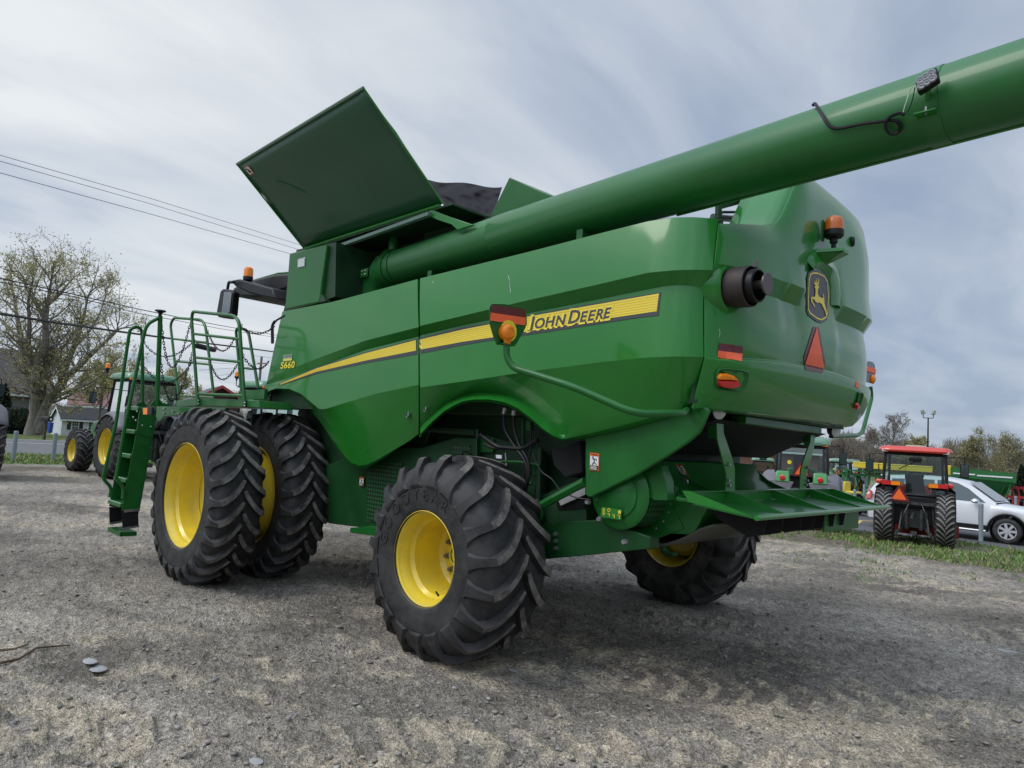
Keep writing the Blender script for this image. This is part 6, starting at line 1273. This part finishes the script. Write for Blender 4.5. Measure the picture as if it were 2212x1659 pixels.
MB().b2((-1.6, -1.13, 1.83), (-.4, -1.105, 1.89)).b2((-.3, -1.13, 1.80), (1.55, -1.105, 1.86)).build('side_strip', WHITE, GC); MB().b2((-1.95, -1.0, 1.75), (-1.72, -.6, 2.2)).build('corner_box', YEL, GC, bev=.02)
MB().tube([(-1.2, -.9, .6), (-1.5, -1.0, 1.7)], .05, 6).tube([(1.1, -.9, .6), (1.5, -1.0, 1.6)], .05, 6).b2((-1.9, -.6, .5), (1.9, .6, .7)).tube([(1.2, -1.0, 1.5), (.8, -.6, .8)], .04, 6).build('frame', GREENT, GC)
for x in (-.9, .3): MB().lathe([(.25, 0), (.45, 0), (.5, .05), (.5, .35), (.3, .4)], (x, -1.0, .5), (0, 1, 0), 24).build('wheel', RUB, GC, ang=50)
# ---- planter
PL = thing('planter', 'green row planter with two yellow hopper boxes across the lot', 'planter'); orient(PL, 1915, 38)
for x in (-1.05, .25, 1.5): MB().b2((x-.62, -.4, 1.70), (x+.62, .4, 2.0)).b2((x-.64, -.42, 1.98), (x+.64, .42, 2.04)).build('seed_hopper', YEL, PL, bev=.03)
fr_ = MB().b2((-2.4, -.1, 1.25), (2.4, .1, 1.4)).b2((-2.3, -.3, 1.5), (2.3, .3, 1.58))
for i in range(9): x = -2.1+i*.52; fr_.tube([(x, 0, 1.3), (x+.1, -.3, .7), (x, -.2, .3)], .05, 6).tube([(x+.2, .2, 1.5), (x+.2, 0, .9)], .06, 6)
fr_.build('frame', GREENT, PL)
for i in range(5): MB().lathe([(.1, 0), (.26, 0), (.28, .03), (.26, .1), (.1, .1)], (-2.0+i, -.35, .28), (1, 0, 0), 14).build('gauge_wheel', BLACK, PL)
# ---- red implement with pale boom
RI = thing('red_implement', 'red and black tillage implement at the right edge behind the car bonnet', 'implement'); orient(RI, 2180, 30)
g = MB()
for i in range(6): g.tube([(-.5+i*.2, -.2, .4), (-.45+i*.2, 0, 1.1), (-.55+i*.2, .3, 1.4)], .03, 6)
g.b2((-.6, -.1, .9), (.7, .1, 1.0)).b2((-.6, .2, 1.3), (.6, .3, 1.4)).tube([(.6, 0, .3), (.6, 0, 1.6)], .06, 6).build('frame', mat('implement_red', (.45, .02, .03), .5), RI)
MB().tube([(-.6, -.2, .35), (.6, -.2, .35)], .12, 8).tube([(-.6, .2, .7), (.6, .2, .7)], .10, 8).build('roller', BLACK, RI)
MB().tube([(.6, 0, 1.35), (2.4, 0, 1.75)], .06, 8).build('boom', mat('pale_boom', (.55, .50, .40), .5), RI)
# ---- lamp post
LP_ = thing('lamp_post', 'tall dark lamp post with two floodlights behind the red tractor', 'lamp post', at(2003, 66, -.33))
MB().tube([(0, 0, 0), (0, 0, 6.6)], [.10, .06], 8).tube(rnd([(-.42, .1, 7.0), (-.42, .1, 6.6), (.42, -.1, 6.6), (.42, -.1, 7.0)], .1), .035, 6).build('pole', BLACK, LP_)
LP_.rotation_euler = (0, 0, math.radians(42))
for sd in (-1, 1): MB().box((sd*.46, -.1*sd, 7.15), (.28, .34, .42), Matrix.Rotation(sd*.35, 3, 'Y'), .8).build('floodlight', mat('lamp_head', (.30, .31, .28), .6), LP_, bev=.03)
# ---- mailbox
MBX = thing('mailbox', 'black roadside mailbox on a wooden post under the big tree', 'mailbox', onz(95, 950, 0)); MBX.rotation_euler = (0, 0, .3)
MB().b2((-.06, -.06, 0), (.06, .06, 1.15)).build('post', mat('old_wood', (.05, .045, .035), .8), MBX)
g = MB(); ap_ = [(-.3, .16*math.cos(a), 1.28+.16*math.sin(a)) for a in np.linspace(0, PI, 9)]+[(-.3, -.16, 1.12), (-.3, .16, 1.12)]; g.prism(ap_, (.75, 0, 0)).build('box', BLACK, MBX)
MB().b2((.46, -.05, 1.2), (.47, .05, 1.32)).build('house_number', WHITE, MBX)
# ================================================================ HOUSES, TREES, WIRES
SHING = mat('shingles', (.085, .075, .072), .9, bump=.6, bscale=14, var=.2, vscale=2); SIDW = mat('white_siding', (.60, .63, .66), .6, var=.05); STUC = mat('grey_brick', (.19, .175, .165), .9, bump=.5, bscale=8, var=.15, vscale=3)
TRIM = mat('white_trim', (.62, .64, .64), .5); SHUT = mat('shutter', (.02, .022, .025), .5); WGL = mat('window_glass', (.05, .06, .07), .08, spec=.8); BRICKB = mat('brown_wall', (.06, .035, .03), .8, var=.2); REDR = mat('red_trim', (.40, .05, .05), .6)
def house(name, label, loc, rz, Lx, Wy, He, Hr, wall, roof, eave=.35, fascia=TRIM, wins=(), gable=None):
    """ridge along local x; local -y faces the viewer"""
    T = thing(name, label, name.replace('_', ' ').split()[-1] if name != 'garden_shed' else 'shed', loc, rz)
    x, y = Lx/2, Wy/2
    MB().add([(-x, -y, -.3), (x, -y, -.3), (x, y, -.3), (-x, y, -.3), (-x, -y, He), (x, -y, He), (x, y, He), (-x, y, He), (-x, 0, Hr), (x, 0, Hr)], [(0, 1, 5, 4), (2, 3, 7, 6), (1, 2, 6, 9, 5), (3, 0, 4, 8, 7)]).build('wall', wall, T, ang=0)
    e = eave; sl = (Hr-He)/y
    R_ = MB()
    for sd in (-1, 1): R_.prism([(-x-e, 0, Hr+.1), (x+e, 0, Hr+.1), (x+e, sd*(y+e), He-sl*e+.1), (-x-e, sd*(y+e), He-sl*e+.1)], (0, 0, -.12))
    RO = R_.build('roof', roof, T, ang=0)
    F_2 = MB()
    for sd in (-1, 1): F_2.b2((-x-e, sd*(y+e)-.03, He-sl*e-.16), (x+e, sd*(y+e)+.03, He-sl*e+.03))
    for xs_ in (-x-e, x+e):
        for sd in (-1, 1): F_2.prism([(xs_-.02, 0, Hr+.06), (xs_-.02, sd*(y+e), He-sl*e+.06), (xs_-.02, sd*(y+e), He-sl*e-.14), (xs_-.02, 0, Hr-.14)], (.04, 0, 0))
    F_2.build('fascia', fascia, RO)
    for (wx, wz, ww, wh, shut, grid) in wins:
        W_ = MB()
        for a, b_ in (((wx-ww/2-.08, -y-.05, wz-wh/2-.08), (wx-ww/2, -y, wz+wh/2+.08)), ((wx+ww/2, -y-.05, wz-wh/2-.08), (wx+ww/2+.08, -y, wz+wh/2+.08)), ((wx-ww/2, -y-.05, wz+wh/2), (wx+ww/2, -y, wz+wh/2+.08)), ((wx-ww/2, -y-.05, wz-wh/2-.08), (wx+ww/2, -y, wz-wh/2))): W_.b2(a, b_)
        if grid:
            for k in range(1, 3): W_.b2((wx-ww/2+ww*k/3-.015, -y-.04, wz-wh/2), (wx-ww/2+ww*k/3+.015, -y-.01, wz+wh/2))
            for k in range(1, 3): W_.b2((wx-ww/2, -y-.038, wz-wh/2+wh*k/3-.015), (wx+ww/2, -y-.012, wz-wh/2+wh*k/3+.015))
        W0 = W_.build('window', TRIM, T); MB().b2((wx-ww/2, -y-.02, wz-wh/2), (wx+ww/2, -y-.005, wz+wh/2)).build('pane', WGL, W0)
        if shut:
            for sd in (-1, 1): MB().b2((wx+sd*(ww/2+.30)-.17, -y-.05, wz-wh/2-.05), (wx+sd*(ww/2+.30)+.17, -y-.004, wz+wh/2+.05)).build('shutter', SHUT, T)
    return T
def faceang(u, tilt=0.): 
    d = ray(u, 829.5); return math.atan2(d[1], d[0])-PI/2+tilt
p = at(185, 76, 0); sz_ = ghs(p[0], p[1])
SH = house('garden_shed', 'white garden shed with black shutters beyond the road', (p[0], p[1], sz_), faceang(185)+.30, 5.6, 3.2, 1.85, 2.95, SIDW, mat('shed_roof', (.05, .05, .052), .9, var=.2), .25, wins=((-1.55, 1.15, .55, .95, 1, 1), (.15, 1.15, .8, .95, 0, 1), (1.6, 1.15, .8, .95, 0, 1)))
p = at(-10, 60, 0)
HS = house('grey_house', 'grey gabled house with steep shingle roof behind the big tree at the left edge', (p[0], p[1], -.35), faceang(-10)+.12, 5.8, 7.5, 3.7, 7.2, STUC, SHING, .4, wins=((2.15, 2.25, .85, 2.4, 0, 0),))
p = at(452, 62, 0); house('red_roofed_house', 'brown building with low gable trimmed in red behind the platform rail', (p[0], p[1], -.3), faceang(452)+PI/2+.12, 9, 6.2, 3.2, 5.0, BRICKB, mat('roof_grey', (.12, .11, .11), .9), .5, fascia=REDR)
p = at(243, 95, 0); house('distant_house', 'distant house with a pinkish roof left of the tractor cab', (p[0], p[1], -.5), faceang(243), 10, 7, 3.4, 5.4, SIDW, mat('pink_roof', (.22, .12, .11), .9), .4)
p = at(1652, 75, 0); house('brown_house', 'brown low house behind the distant tractors left of the spruce', (p[0], p[1], -.3), faceang(1652), 10, 7, 2.7, 4.3, mat('brick_red', (.16, .08, .055), .9), mat('roof_br', (.13, .11, .10), .9), .4)
# bin and far parked car
bn_ = thing('blue_bin', 'blue wheeled bin beside the white shed', 'bin', at(108.5, 72, 0)*np.array([1, 1, 0])+np.array([0, 0, -.55])); bn_.rotation_euler.z = .4
MB().box((0, 0, .55), (.32, .36, 1.0), None, 1.12).build('tub', mat('bin_blue', (.02, .07, .35), .5), bn_, bev=.03); MB().b2((-.2, -.22, 1.05), (.2, .22, 1.12)).build('lid', mat('bin_blue', (.02, .07, .35), .5), bn_, bev=.02)
fc = thing('distant_car', 'dark parked car in the driveway beside the blue bin', 'car', at(103, 84, 0)*np.array([1, 1, 0])+np.array([0, 0, -.65])); fc.rotation_euler.z = 2.2
MB().b2((-2, -.85, .3), (2, .85, .85)).build('body', mat('dark_car', (.04, .045, .05), .3, coat=.6), fc, bev=.15); MB().prism([(-1.3, -.75, .85), (1.0, -.75, .85), (.5, -.65, 1.35), (-.8, -.65, 1.35)], (0, 1.5, 0)).build('cabin', GLASS, fc, bev=.05)
for x in (-1.25, 1.25):
    for sd in (-1, 1): MB().lathe([(.001, 0), (.32, 0), (.33, .1), (.33, .2)], (x, sd*.88, .33), (0, -sd, 0), 16).build('wheel', RUB, fc)
# ---- trees
BARK = mat('bark', (.19, .17, .145), .95, bump=.9, bscale=6, var=.3, vscale=4); BARK2 = mat('bark_grey', (.21, .185, .16), .95, var=.25, vscale=4)
def leafmat(n, c1, c2):
    m = bpy.data.materials.new(n); m.use_nodes = True; t = m.node_tree; b = t.nodes['Principled BSDF']; b.inputs['Roughness'].default_value = .65
    a = nd(t, 'ShaderNodeObjectInfo'); g = nd(t, 'ShaderNodeNewGeometry'); x = nd(t, 'ShaderNodeMix', data_type='RGBA'); t.links.new(g.outputs['Random Per Island'], x.inputs[0]); x.inputs[6].default_value = (*c1, 1); x.inputs[7].default_value = (*c2, 1); t.links.new(x.outputs[2], b.inputs['Base Color'])
    tr = nd(t, 'ShaderNodeBsdfTranslucent'); t.links.new(x.outputs[2], tr.inputs[0]); ms = nd(t, 'ShaderNodeMixShader', inp={0: .3}); t.links.new(b.outputs[0], ms.inputs[1]); t.links.new(tr.outputs[0], ms.inputs[2]); t.links.new(ms.outputs[0], t.nodes['Material Output'].inputs[0]); return m
LEAF1 = leafmat('bud_leaves', (.30, .30, .09), (.46, .42, .18)); LEAF2 = leafmat('willow_leaves', (.25, .235, .09), (.38, .34, .16)); LEAF3 = leafmat('brown_buds', (.17, .13, .09), (.22, .18, .12)); CONI = leafmat('conifer_needles', (.018, .035, .018), (.035, .06, .03))
def tree(name, label, base, H, r0, limbs=None, leaf=LEAF1, nleaf=9000, lsz=.12, seed=1, levels=4, group='trees around the yard', up=.25, spread=.75, bark=BARK, kids=(5, 5, 4, 3), ratio=.62, droop=0., minr=.008, trunkfrac=.28, clump=.35):
    R = random.Random(seed); base = Vector(base); T = thing(name, label, 'tree', base, 0, group); tr = MB(); br = MB(); tips = []
    def jit(v, a): return Vector((v.x+R.gauss(0, a), v.y+R.gauss(0, a), v.z+R.gauss(0, a)))
    def grow(p, d, ln, r, lv):
        n = 5 if lv < 2 else 3; P = [p.copy()]; rs = [r]; dd = d.copy()
        for i in range(n):
            dd = jit(dd, .13+.03*lv); dd.z += up*.16-droop*lv*.07; dd.normalize(); P.append(P[-1]+dd*ln/n); rs.append(max(minr, r*(1-.62*(i+1)/n)))
        (tr if lv == 0 else br).tube(P, rs, 8 if lv == 0 else (5 if lv == 1 else (4 if lv == 2 else 3)), cap=False)
        if lv >= levels: tips.append((P, lv)); return
        if lv >= levels-1: tips.append((P, lv))
        k = kids[min(lv, len(kids)-1)]
        for i in range(k):
            t = .25+.75*(i+R.random()*.8)/k; t = min(.99, t); j = min(n-1, int(t*n)); q_ = P[j]+(P[j+1]-P[j])*(t*n-j); a = (P[j+1]-P[j]).normalized(); s = a.cross(Vector((R.gauss(0, 1), R.gauss(0, 1), R.gauss(0, .6)))).normalized()
            nd_ = (a*(1-spread*.55)+s*spread).normalized(); nd_.z += up; nd_.normalize(); grow(q_, nd_, ln*ratio*(.75+.5*R.random())*(1.1-.35*t), max(minr, rs[j]*.62), lv+1)
    if limbs:
        for P, rs, lv in limbs:
            P = [Vector(p)-base for p in P]; (tr if lv == 0 else br).tube(rnd(P, .5, 3), list(np.interp(np.linspace(0, 1, len(rnd(P, .5, 3))), np.linspace(0, 1, len(rs)), rs)), 10, cap=False)
            if lv == 0: continue
            m = len(P)
            for i in range(1, m):
                sg = P[i]-P[i-1]
                for k in range(3 if i < m-1 else 5):
                    t = R.random(); q_ = P[i-1]+sg*(t if i < m-1 else .4+.6*t); s = sg.normalized().cross(Vector((R.gauss(0, 1), R.gauss(0, 1), R.gauss(0, 1)))).normalized(); d = (sg.normalized()*.6+s*.8); d.z += .25; d.normalize()
                    grow(q_, d, H*.17*(.7+.6*R.random()), np.interp(i/m, [0, 1], [rs[0], rs[-1]])*.42, 2)
            grow(P[-1], (P[-1]-P[-2]).normalized(), H*.11, rs[-1], 1)
    else:
        k0 = kids[0]; P = [Vector((0, 0, -.2))]; d = Vector((R.gauss(0, .05), R.gauss(0, .05), 1)); n = 5; rs = [r0*1.25]
        for i in range(n): d = jit(d, .05); d.normalize(); P.append(P[-1]+d*H*.62/n); rs.append(r0*(1-.6*(i+1)/n))
        tr.tube(P, rs, 9, cap=False)
        for i in range(k0*2):
            t = trunkfrac/.62+(1-trunkfrac/.62)*(i+.5)/(k0*2); t = min(.99, t); j = min(n-1, int(t*n)); q_ = P[j]+(P[j+1]-P[j])*(t*n-j); a = R.random()*6.28; el = .35+.6*t; d = Vector((math.cos(a)*math.cos(el), math.sin(a)*math.cos(el), math.sin(el)+.0))
            grow(q_, d, H*.42*(1.1-.45*t)*(.8+.4*R.random()), rs[j]*.55, 1)
        grow(P[-1], Vector((0, 0, 1)), H*.3, rs[-1], 1)
    tr.build('trunk', bark, T, ang=60); br.build('branches', bark, T, ang=0, fixn=False)
    if nleaf and tips:
        pts = np.array([[tuple(P[0]), tuple(P[-1])] for P, lv in tips]); k = rng.randint(0, len(pts), nleaf); t = rng.uniform(.1, 1.05, nleaf)[:, None]; c = pts[k, 0]*(1-t)+pts[k, 1]*t+rng.normal(0, clump*.45, (nleaf, 3))*(.3+rng.uniform(0, 1, (nleaf, 1)))
        a = rng.normal(0, 1, (nleaf, 3)); a /= np.linalg.norm(a, axis=1)[:, None]; b_ = np.cross(a, rng.normal(0, 1, (nleaf, 3))); b_ /= np.linalg.norm(b_, axis=1)[:, None]; s = lsz*rng.uniform(.5, 1.25, (nleaf, 1))
        V_ = np.stack([c-a*s*.5, c+b_*s*.32, c+a*s*.5, c-b_*s*.32], 1).reshape(-1, 3); o = npmesh('crown', V_, np.arange(nleaf*4).reshape(-1, 4), leaf, False); o.parent = T
    return T
D0 = 49.
def lp(*uv, dd=0): return [dep(u, v, D0+dd*(i/len(uv))) for i, (u, v) in enumerate(uv)]
bs = onz(72, 934, -.02); bs = at(72, D0, -.05)
big = [
 (lp((70, 938), (72, 915), (78, 890)), [.55, .42, .38], 0), (lp((74, 936), (88, 900), (100, 872)), [.38, .32, .30], 0), (lp((84, 934), (92, 915), (98, 880)), [.35, .3, .25], 0),
 (lp((78, 892), (80, 860), (80, 820), (79, 790), (94, 760), (100, 730), (97, 700), (102, 660), (108, 625), (112, 600), dd=-2), [.40, .38, .35, .31, .26, .21, .16, .11, .07], 1),
 (lp((76, 850), (64, 820), (52, 790), (48, 760), (44, 720), (36, 680), (30, 640), dd=3), [.28, .26, .24, .2, .15, .08], 1),
 (lp((79, 800), (68, 775), (60, 740), (64, 700), (60, 650), (70, 610), dd=-3), [.22, .18, .14, .1, .06], 1),
 (lp((98, 878), (108, 858), (126, 838), (140, 818), (160, 800), (182, 780), (205, 758), (232, 735), (255, 712), dd=-3), [.30, .29, .26, .23, .19, .15, .11, .07], 1),
 (lp((130, 836), (138, 805), (146, 780), (160, 750), (172, 715), (182, 680), (190, 640), dd=3), [.25, .24, .2, .16, .12, .07], 1),
 (lp((96, 868), (92, 845), (86, 820), (88, 800), (96, 786), (120, 765), (145, 742), (160, 720), dd=2), [.2, .18, .15, .12, .08], 1),
 (lp((112, 864), (132, 852), (160, 842), (185, 832), (215, 815), (240, 790), dd=-4), [.16, .13, .1, .08, .05], 1),
 (lp((97, 690), (80, 660), (60, 630), (50, 600), dd=-2), [.14, .12, .08, .05], 1), (lp((102, 660), (125, 640), (145, 615), (160, 600), dd=2), [.12, .1, .07, .04], 1), (lp((160, 750), (190, 720), (215, 680), (228, 640), dd=4), [.12, .1, .07, .04], 1), (lp((60, 740), (30, 720), (0, 690), (-20, 660), dd=3), [.12, .1, .07, .04], 1),
]
tree('budding_tree', 'big old tree with forked trunk and budding leaves beyond the road at left', bs, 12.5, .5, big, LEAF1, 17000, .135, seed=5, levels=4, kids=(4, 3, 3, 3), ratio=.62, minr=.011, clump=.5, spread=.8)
def tr_(u, d, H, lb, leaf, nl, **k):
    p = at(u, d, 0); z = ghs(p[0], p[1]); return tree(k.pop('name', 'budding_tree'), lb, (p[0], p[1], z), H, k.pop('r0', H*.022), None, leaf, nl, **k)
tr_(205, 66, 8.2, 'smaller budding tree rising above the white shed roof', LEAF1, 6000, lsz=.2, seed=9, minr=.015)
tr_(300, 58, 6.6, 'budding tree above the roof of the green tractor on the left', LEAF1, 5000, lsz=.18, seed=12, minr=.014)
tr_(360, 72, 7.6, 'budding tree right of the ladder post, behind the chains', LEAF1, 5000, lsz=.2, seed=14, minr=.015)
tr_(425, 85, 7.0, 'thin budding tree behind the red-trimmed gable', LEAF1, 3500, lsz=.2, seed=15, minr=.018)
tr_(520, 90, 7.5, 'thin budding tree near the utility pole', LEAF1, 3500, lsz=.2, seed=16, minr=.018)
tr_(250, 100, 8.5, 'hazy tree far behind the shed', LEAF1, 4000, lsz=.25, seed=17, minr=.02)
tr_(1862, 70, 5.6, 'bare grey tree left of the red tractor roof', LEAF3, 900, lsz=.15, seed=21, bark=BARK2, name='bare_tree', minr=.012, levels=5, kids=(5, 4, 3, 3), up=.35)
tr_(1908, 80, 7.6, 'tallest bare grey tree above the red tractor roof', LEAF3, 1500, lsz=.15, seed=22, bark=BARK2, name='bare_tree', minr=.014, levels=5, kids=(5, 4, 3, 3), up=.35)
tr_(1800, 75, 4.6, 'low bare tree behind the centre tractor mirror', LEAF3, 900, lsz=.15, seed=23, bark=BARK2, name='bare_tree', minr=.014, levels=5, kids=(4, 4, 3, 3), up=.3)
tr_(1975, 90, 5.8, 'rounded olive tree just left of the lamp post', LEAF2, 6000, lsz=.24, seed=24, bark=BARK2, minr=.018, spread=.9)
tr_(2052, 95, 4.8, 'thin bare tree between the lamp post and the willow', LEAF3, 1500, lsz=.18, seed=25, bark=BARK2, name='bare_tree', minr=.018)
tr_(2112, 70, 6.2, 'broad yellow-green willow at the right, above the grain cart', LEAF2, 8500, lsz=.13, seed=26, bark=BARK2, name='willow_tree', minr=.013, spread=1.1, kids=(6, 6, 5, 3), trunkfrac=.12, up=.3)
tr_(2185, 66, 5.7, 'yellow-green willow half hidden by the spruce at the right edge', LEAF2, 6000, lsz=.13, seed=27, bark=BARK2, name='willow_tree', minr=.013, spread=1.1, kids=(6, 6, 4, 3), trunkfrac=.12, up=.3)
tr_(1740, 95, 5.5, 'olive tree hidden behind the centre green tractor', LEAF2, 4000, lsz=.25, seed=28, bark=BARK2, minr=.02)
tr_(1640, 95, 7.5, 'bare tree above the brown house', LEAF3, 2500, lsz=.2, seed=29, bark=BARK2, name='bare_tree', minr=.02)
def spruce(u, d, H, W, lb, n=7000, seed=1):
    p = at(u, d, 0); z = ghs(p[0], p[1]); T = thing('spruce_tree', lb, 'tree', (p[0], p[1], z), 0, 'trees around the yard'); MB().tube([(0, 0, -.2), (0, 0, H*.95)], [.14, .02], 7).build('trunk', BARK, T)
    t = rng.uniform(0, 1, n)**.75; h = H*(.04+.95*(1-t)); a = rng.uniform(0, 2*PI, n); lay = .72+.28*np.abs(np.sin(h*4.2+np.sin(a*5)*.9)); rr = W*t*lay*rng.uniform(.45, 1.0, n)**.5+.03
    c = np.stack([np.cos(a)*rr, np.sin(a)*rr, h-rr*.25], -1); d1 = np.stack([np.cos(a), np.sin(a), rng.normal(-.25, .25, n)], -1); d1 /= np.linalg.norm(d1, axis=1)[:, None]; d2 = np.cross(d1, np.array([0, 0, 1.])+rng.normal(0, .4, (n, 3))); d2 /= np.linalg.norm(d2, axis=1)[:, None]; s = (.16+.12*rng.uniform(0, 1, n))[:, None]*H/5
    V_ = np.stack([c-d1*s*.6, c+d2*s*.28, c+d1*s*.6, c-d2*s*.28], 1).reshape(-1, 3); o = npmesh('crown', V_, np.arange(n*4).reshape(-1, 4), CONI, False); o.parent = T
spruce(2207, 38, 2.5, .75, 'dark green cedar at the right edge behind the red implement')
spruce(1693, 80, 5.0, 1.9, 'dark spruce left of the centre tractor cab')
p0 = at(12, 55, 0)
spruce(2, 54, 4.0, 1.1, 'dark spruce against the grey house at the left edge', 6000)
def shrub(u, d, W, Hh, lb, leaf=CONI, n=4000):
    p = at(u, d, 0); T = thing('shrub', lb, 'shrub', (p[0], p[1], ghs(p[0], p[1])), 0, 'dark shrubs by the grey house'); g = MB()
    for i in range(14): a = rng.uniform(0, 6.28); g.tube([(0, 0, -.1), (W*.3*math.cos(a), W*.3*math.sin(a), Hh*.4), (W*.7*math.cos(a), W*.7*math.sin(a), Hh*.85)], .03, 4)
    g.build('stems', BARK, T); c = rng.normal(0, 1, (n, 3)); c /= np.linalg.norm(c, axis=1)[:, None]; c *= (rng.uniform(.3, 1, (n, 1))**.5)*(1+.18*np.sin(c[:, :1]*7+c[:, 1:2]*5)); c = c*np.array([W, W, Hh*.55])+np.array([0, 0, Hh*.5])
    a = rng.normal(0, 1, (n, 3)); a /= np.linalg.norm(a, axis=1)[:, None]; b_ = np.cross(a, rng.normal(0, 1, (n, 3))); b_ /= np.linalg.norm(b_, axis=1)[:, None]; s = .18
    V_ = np.stack([c-a*s*.5, c+b_*s*.3, c+a*s*.5, c-b_*s*.3], 1).reshape(-1, 3); o = npmesh('crown', V_, np.arange(n*4).reshape(-1, 4), leaf, False); o.parent = T
shrub(30, 53, 1.0, 1.9, 'dark rounded shrub under the house window, left one'); shrub(52, 54, 1.1, 1.8, 'dark rounded shrub against the trunk of the big tree')
# far-off thicket that reads as one mass
def thicket(name, label, u0, u1, d, H, n, seed, leaf):
    rs = np.random.RandomState(seed); u = rs.uniform(u0, u1, n); dd = d+rs.uniform(-6, 6, n); P = []
    base = np.array([at(a, b_, 0) for a, b_ in zip(u, dd)]); base[:, 2] = gh(base[:, 0], base[:, 1]); hmax = H*(.55+.9*fbm(u*.035, u*0, 3, seed)); h = hmax*rs.uniform(0, 1, n)**.8; c = base+np.stack([rs.normal(0, .6, n), rs.normal(0, .6, n), h], -1)
    a = rs.normal(0, .35, (n, 3))+np.array([0, 0, 1.]); a /= np.linalg.norm(a, axis=1)[:, None]; b_ = np.cross(a, rs.normal(0, 1, (n, 3))); b_ /= np.linalg.norm(b_, axis=1)[:, None]; s = rs.uniform(.5, 1.3, (n, 1)); w_ = .035
    V_ = np.stack([c-a*s*.5-b_*w_, c-a*s*.5+b_*w_, c+a*s*.5+b_*w_*.4, c+a*s*.5-b_*w_*.4], 1).reshape(-1, 3); o = npmesh(name, V_, np.arange(n*4).reshape(-1, 4), leaf, False); tag(o, label, 'thicket', kind='stuff')
BR1 = leafmat('brush_twigs', (.16, .13, .095), (.26, .22, .16))
thicket('thicket', 'low brown thicket behind the lot on the right', 1600, 2330, 96, 4.2, 42000, 3, BR1)
thicket('thicket', 'low brown thicket along the far side of the road on the left', 60, 640, 125, 3.6, 14000, 4, BR1)
def reflection_belt(name, label, a0, a1, r, H, n, seed):
    rs = np.random.RandomState(seed); a = np.radians(rs.uniform(a0, a1, n)); rr = r+rs.uniform(-4, 4, n); x = CP[0]+rr*np.cos(a); y = CP[1]+rr*np.sin(a); h = H*(.6+.8*fbm(a*9, a*0, 3, seed))*rs.uniform(0, 1, n)**.7
    c = np.stack([x, y, h], -1); u_ = rs.normal(0, 1, (n, 3)); u_ /= np.linalg.norm(u_, axis=1)[:, None]; b_ = np.cross(u_, rs.normal(0, 1, (n, 3))); b_ /= np.linalg.norm(b_, axis=1)[:, None]
    V_ = np.stack([c-u_*.5, c+b_*.35, c+u_*.5, c-b_*.35], 1).reshape(-1, 3); o = npmesh(name, V_, np.arange(n*4).reshape(-1, 4), BR1, False); tag(o, label, 'thicket', kind='stuff')
reflection_belt('thicket', 'added scrubby tree line out of view behind the camera, mirrored in the rear hood', 210, 380, 42, 8.5, 9000, 8)  # unseen belt, added only to darken the reflection in the rear hood
# ---- utility poles and wires
UP = thing('utility_pole', 'weathered wooden utility pole behind the platform rails', 'utility pole', at(548, 72, -.4)); MB().tube([(0, 0, 0), (0, 0, 9.2)], [.17, .13], 8).build('pole', mat('pole_wood', (.20, .18, .16), .9, var=.2), UP); MB().b2((-.9, -.06, 8.4), (.9, .06, 8.52)).build('crossarm', mat('pole_wood', (.20, .18, .16), .9, var=.2), UP)
UP2 = None
WIRE = mat('wire', (.02, .02, .022), .6)
def wire(pts, r, lb, sag=.0, nm='overhead_wire'):
    P = [dep(*p) for p in pts]; o = []
    for a, b_ in zip(P[:-1], P[1:]):
        for k in range(8): t = k/8; o.append(a*(1-t)+b_*t-np.array([0, 0, sag*4*t*(1-t)]))
    o.append(P[-1]); return tag(MB().tube(o, r, 5).build(nm, WIRE, None, ang=60), lb, 'wire', 'overhead wires')
wire([(-60, 318, 22), (320, 427, 30), (700, 545, 44), (1000, 640, 60)], .010, 'topmost overhead wire crossing the upper left sky')
wire([(-60, 331, 22), (320, 439, 30), (700, 556, 44), (1000, 650, 60)], .010, 'overhead wire just below the topmost one')
wire([(-60, 357, 22), (320, 461, 30), (700, 569, 44), (1000, 660, 60)], .011, 'third overhead wire, lowest of the upper trio')
wire([(-60, 588, 26), (160, 636, 30), (300, 668, 36), (470, 702, 50), (620, 728, 80)], .024, 'upper of the two thin wires crossing the big tree')
wire([(-60, 598, 26), (160, 641, 30), (300, 677, 36), (470, 709, 50), (620, 733, 80)], .018, 'lower of the two thin wires crossing the big tree')
CBL = wire([(-60, 668, 23), (140, 700, 28), (270, 718, 33), (440, 741, 42), (548, 754, 52), (700, 775, 80)], .050, 'thick black telephone cable sagging across the big tree', nm='telephone_cable')
a, b_ = dep(422, 746, 40), dep(465, 756, 42); tag(MB().tube([a, a*.95+b_*.05, a*.05+b_*.95, b_], [.09, .16, .16, .09], 10).build('cable_canister', BLACK, None), 'black splice canister hanging on the telephone cable', 'cable box')
for i, (u1, v1, u2, v2) in enumerate(((548, 790, 360, 776), (548, 792, 430, 800), (548, 798, 455, 815), (548, 768, 640, 780), (548, 780, 610, 800))):
    wire([(u1, v1, 71), (u2, v2, 60+6*i)], .014, ('faint service wire running left from the utility pole, highest', 'faint service wire running left from the utility pole, middle', 'faint service wire running left from the utility pole, lowest', 'short wire running right from the utility pole, upper', 'short wire running right from the utility pole, lower')[i])
print('OBJS', len(bpy.data.objects), 'verts', sum(len(m.vertices) for m in bpy.data.meshes))
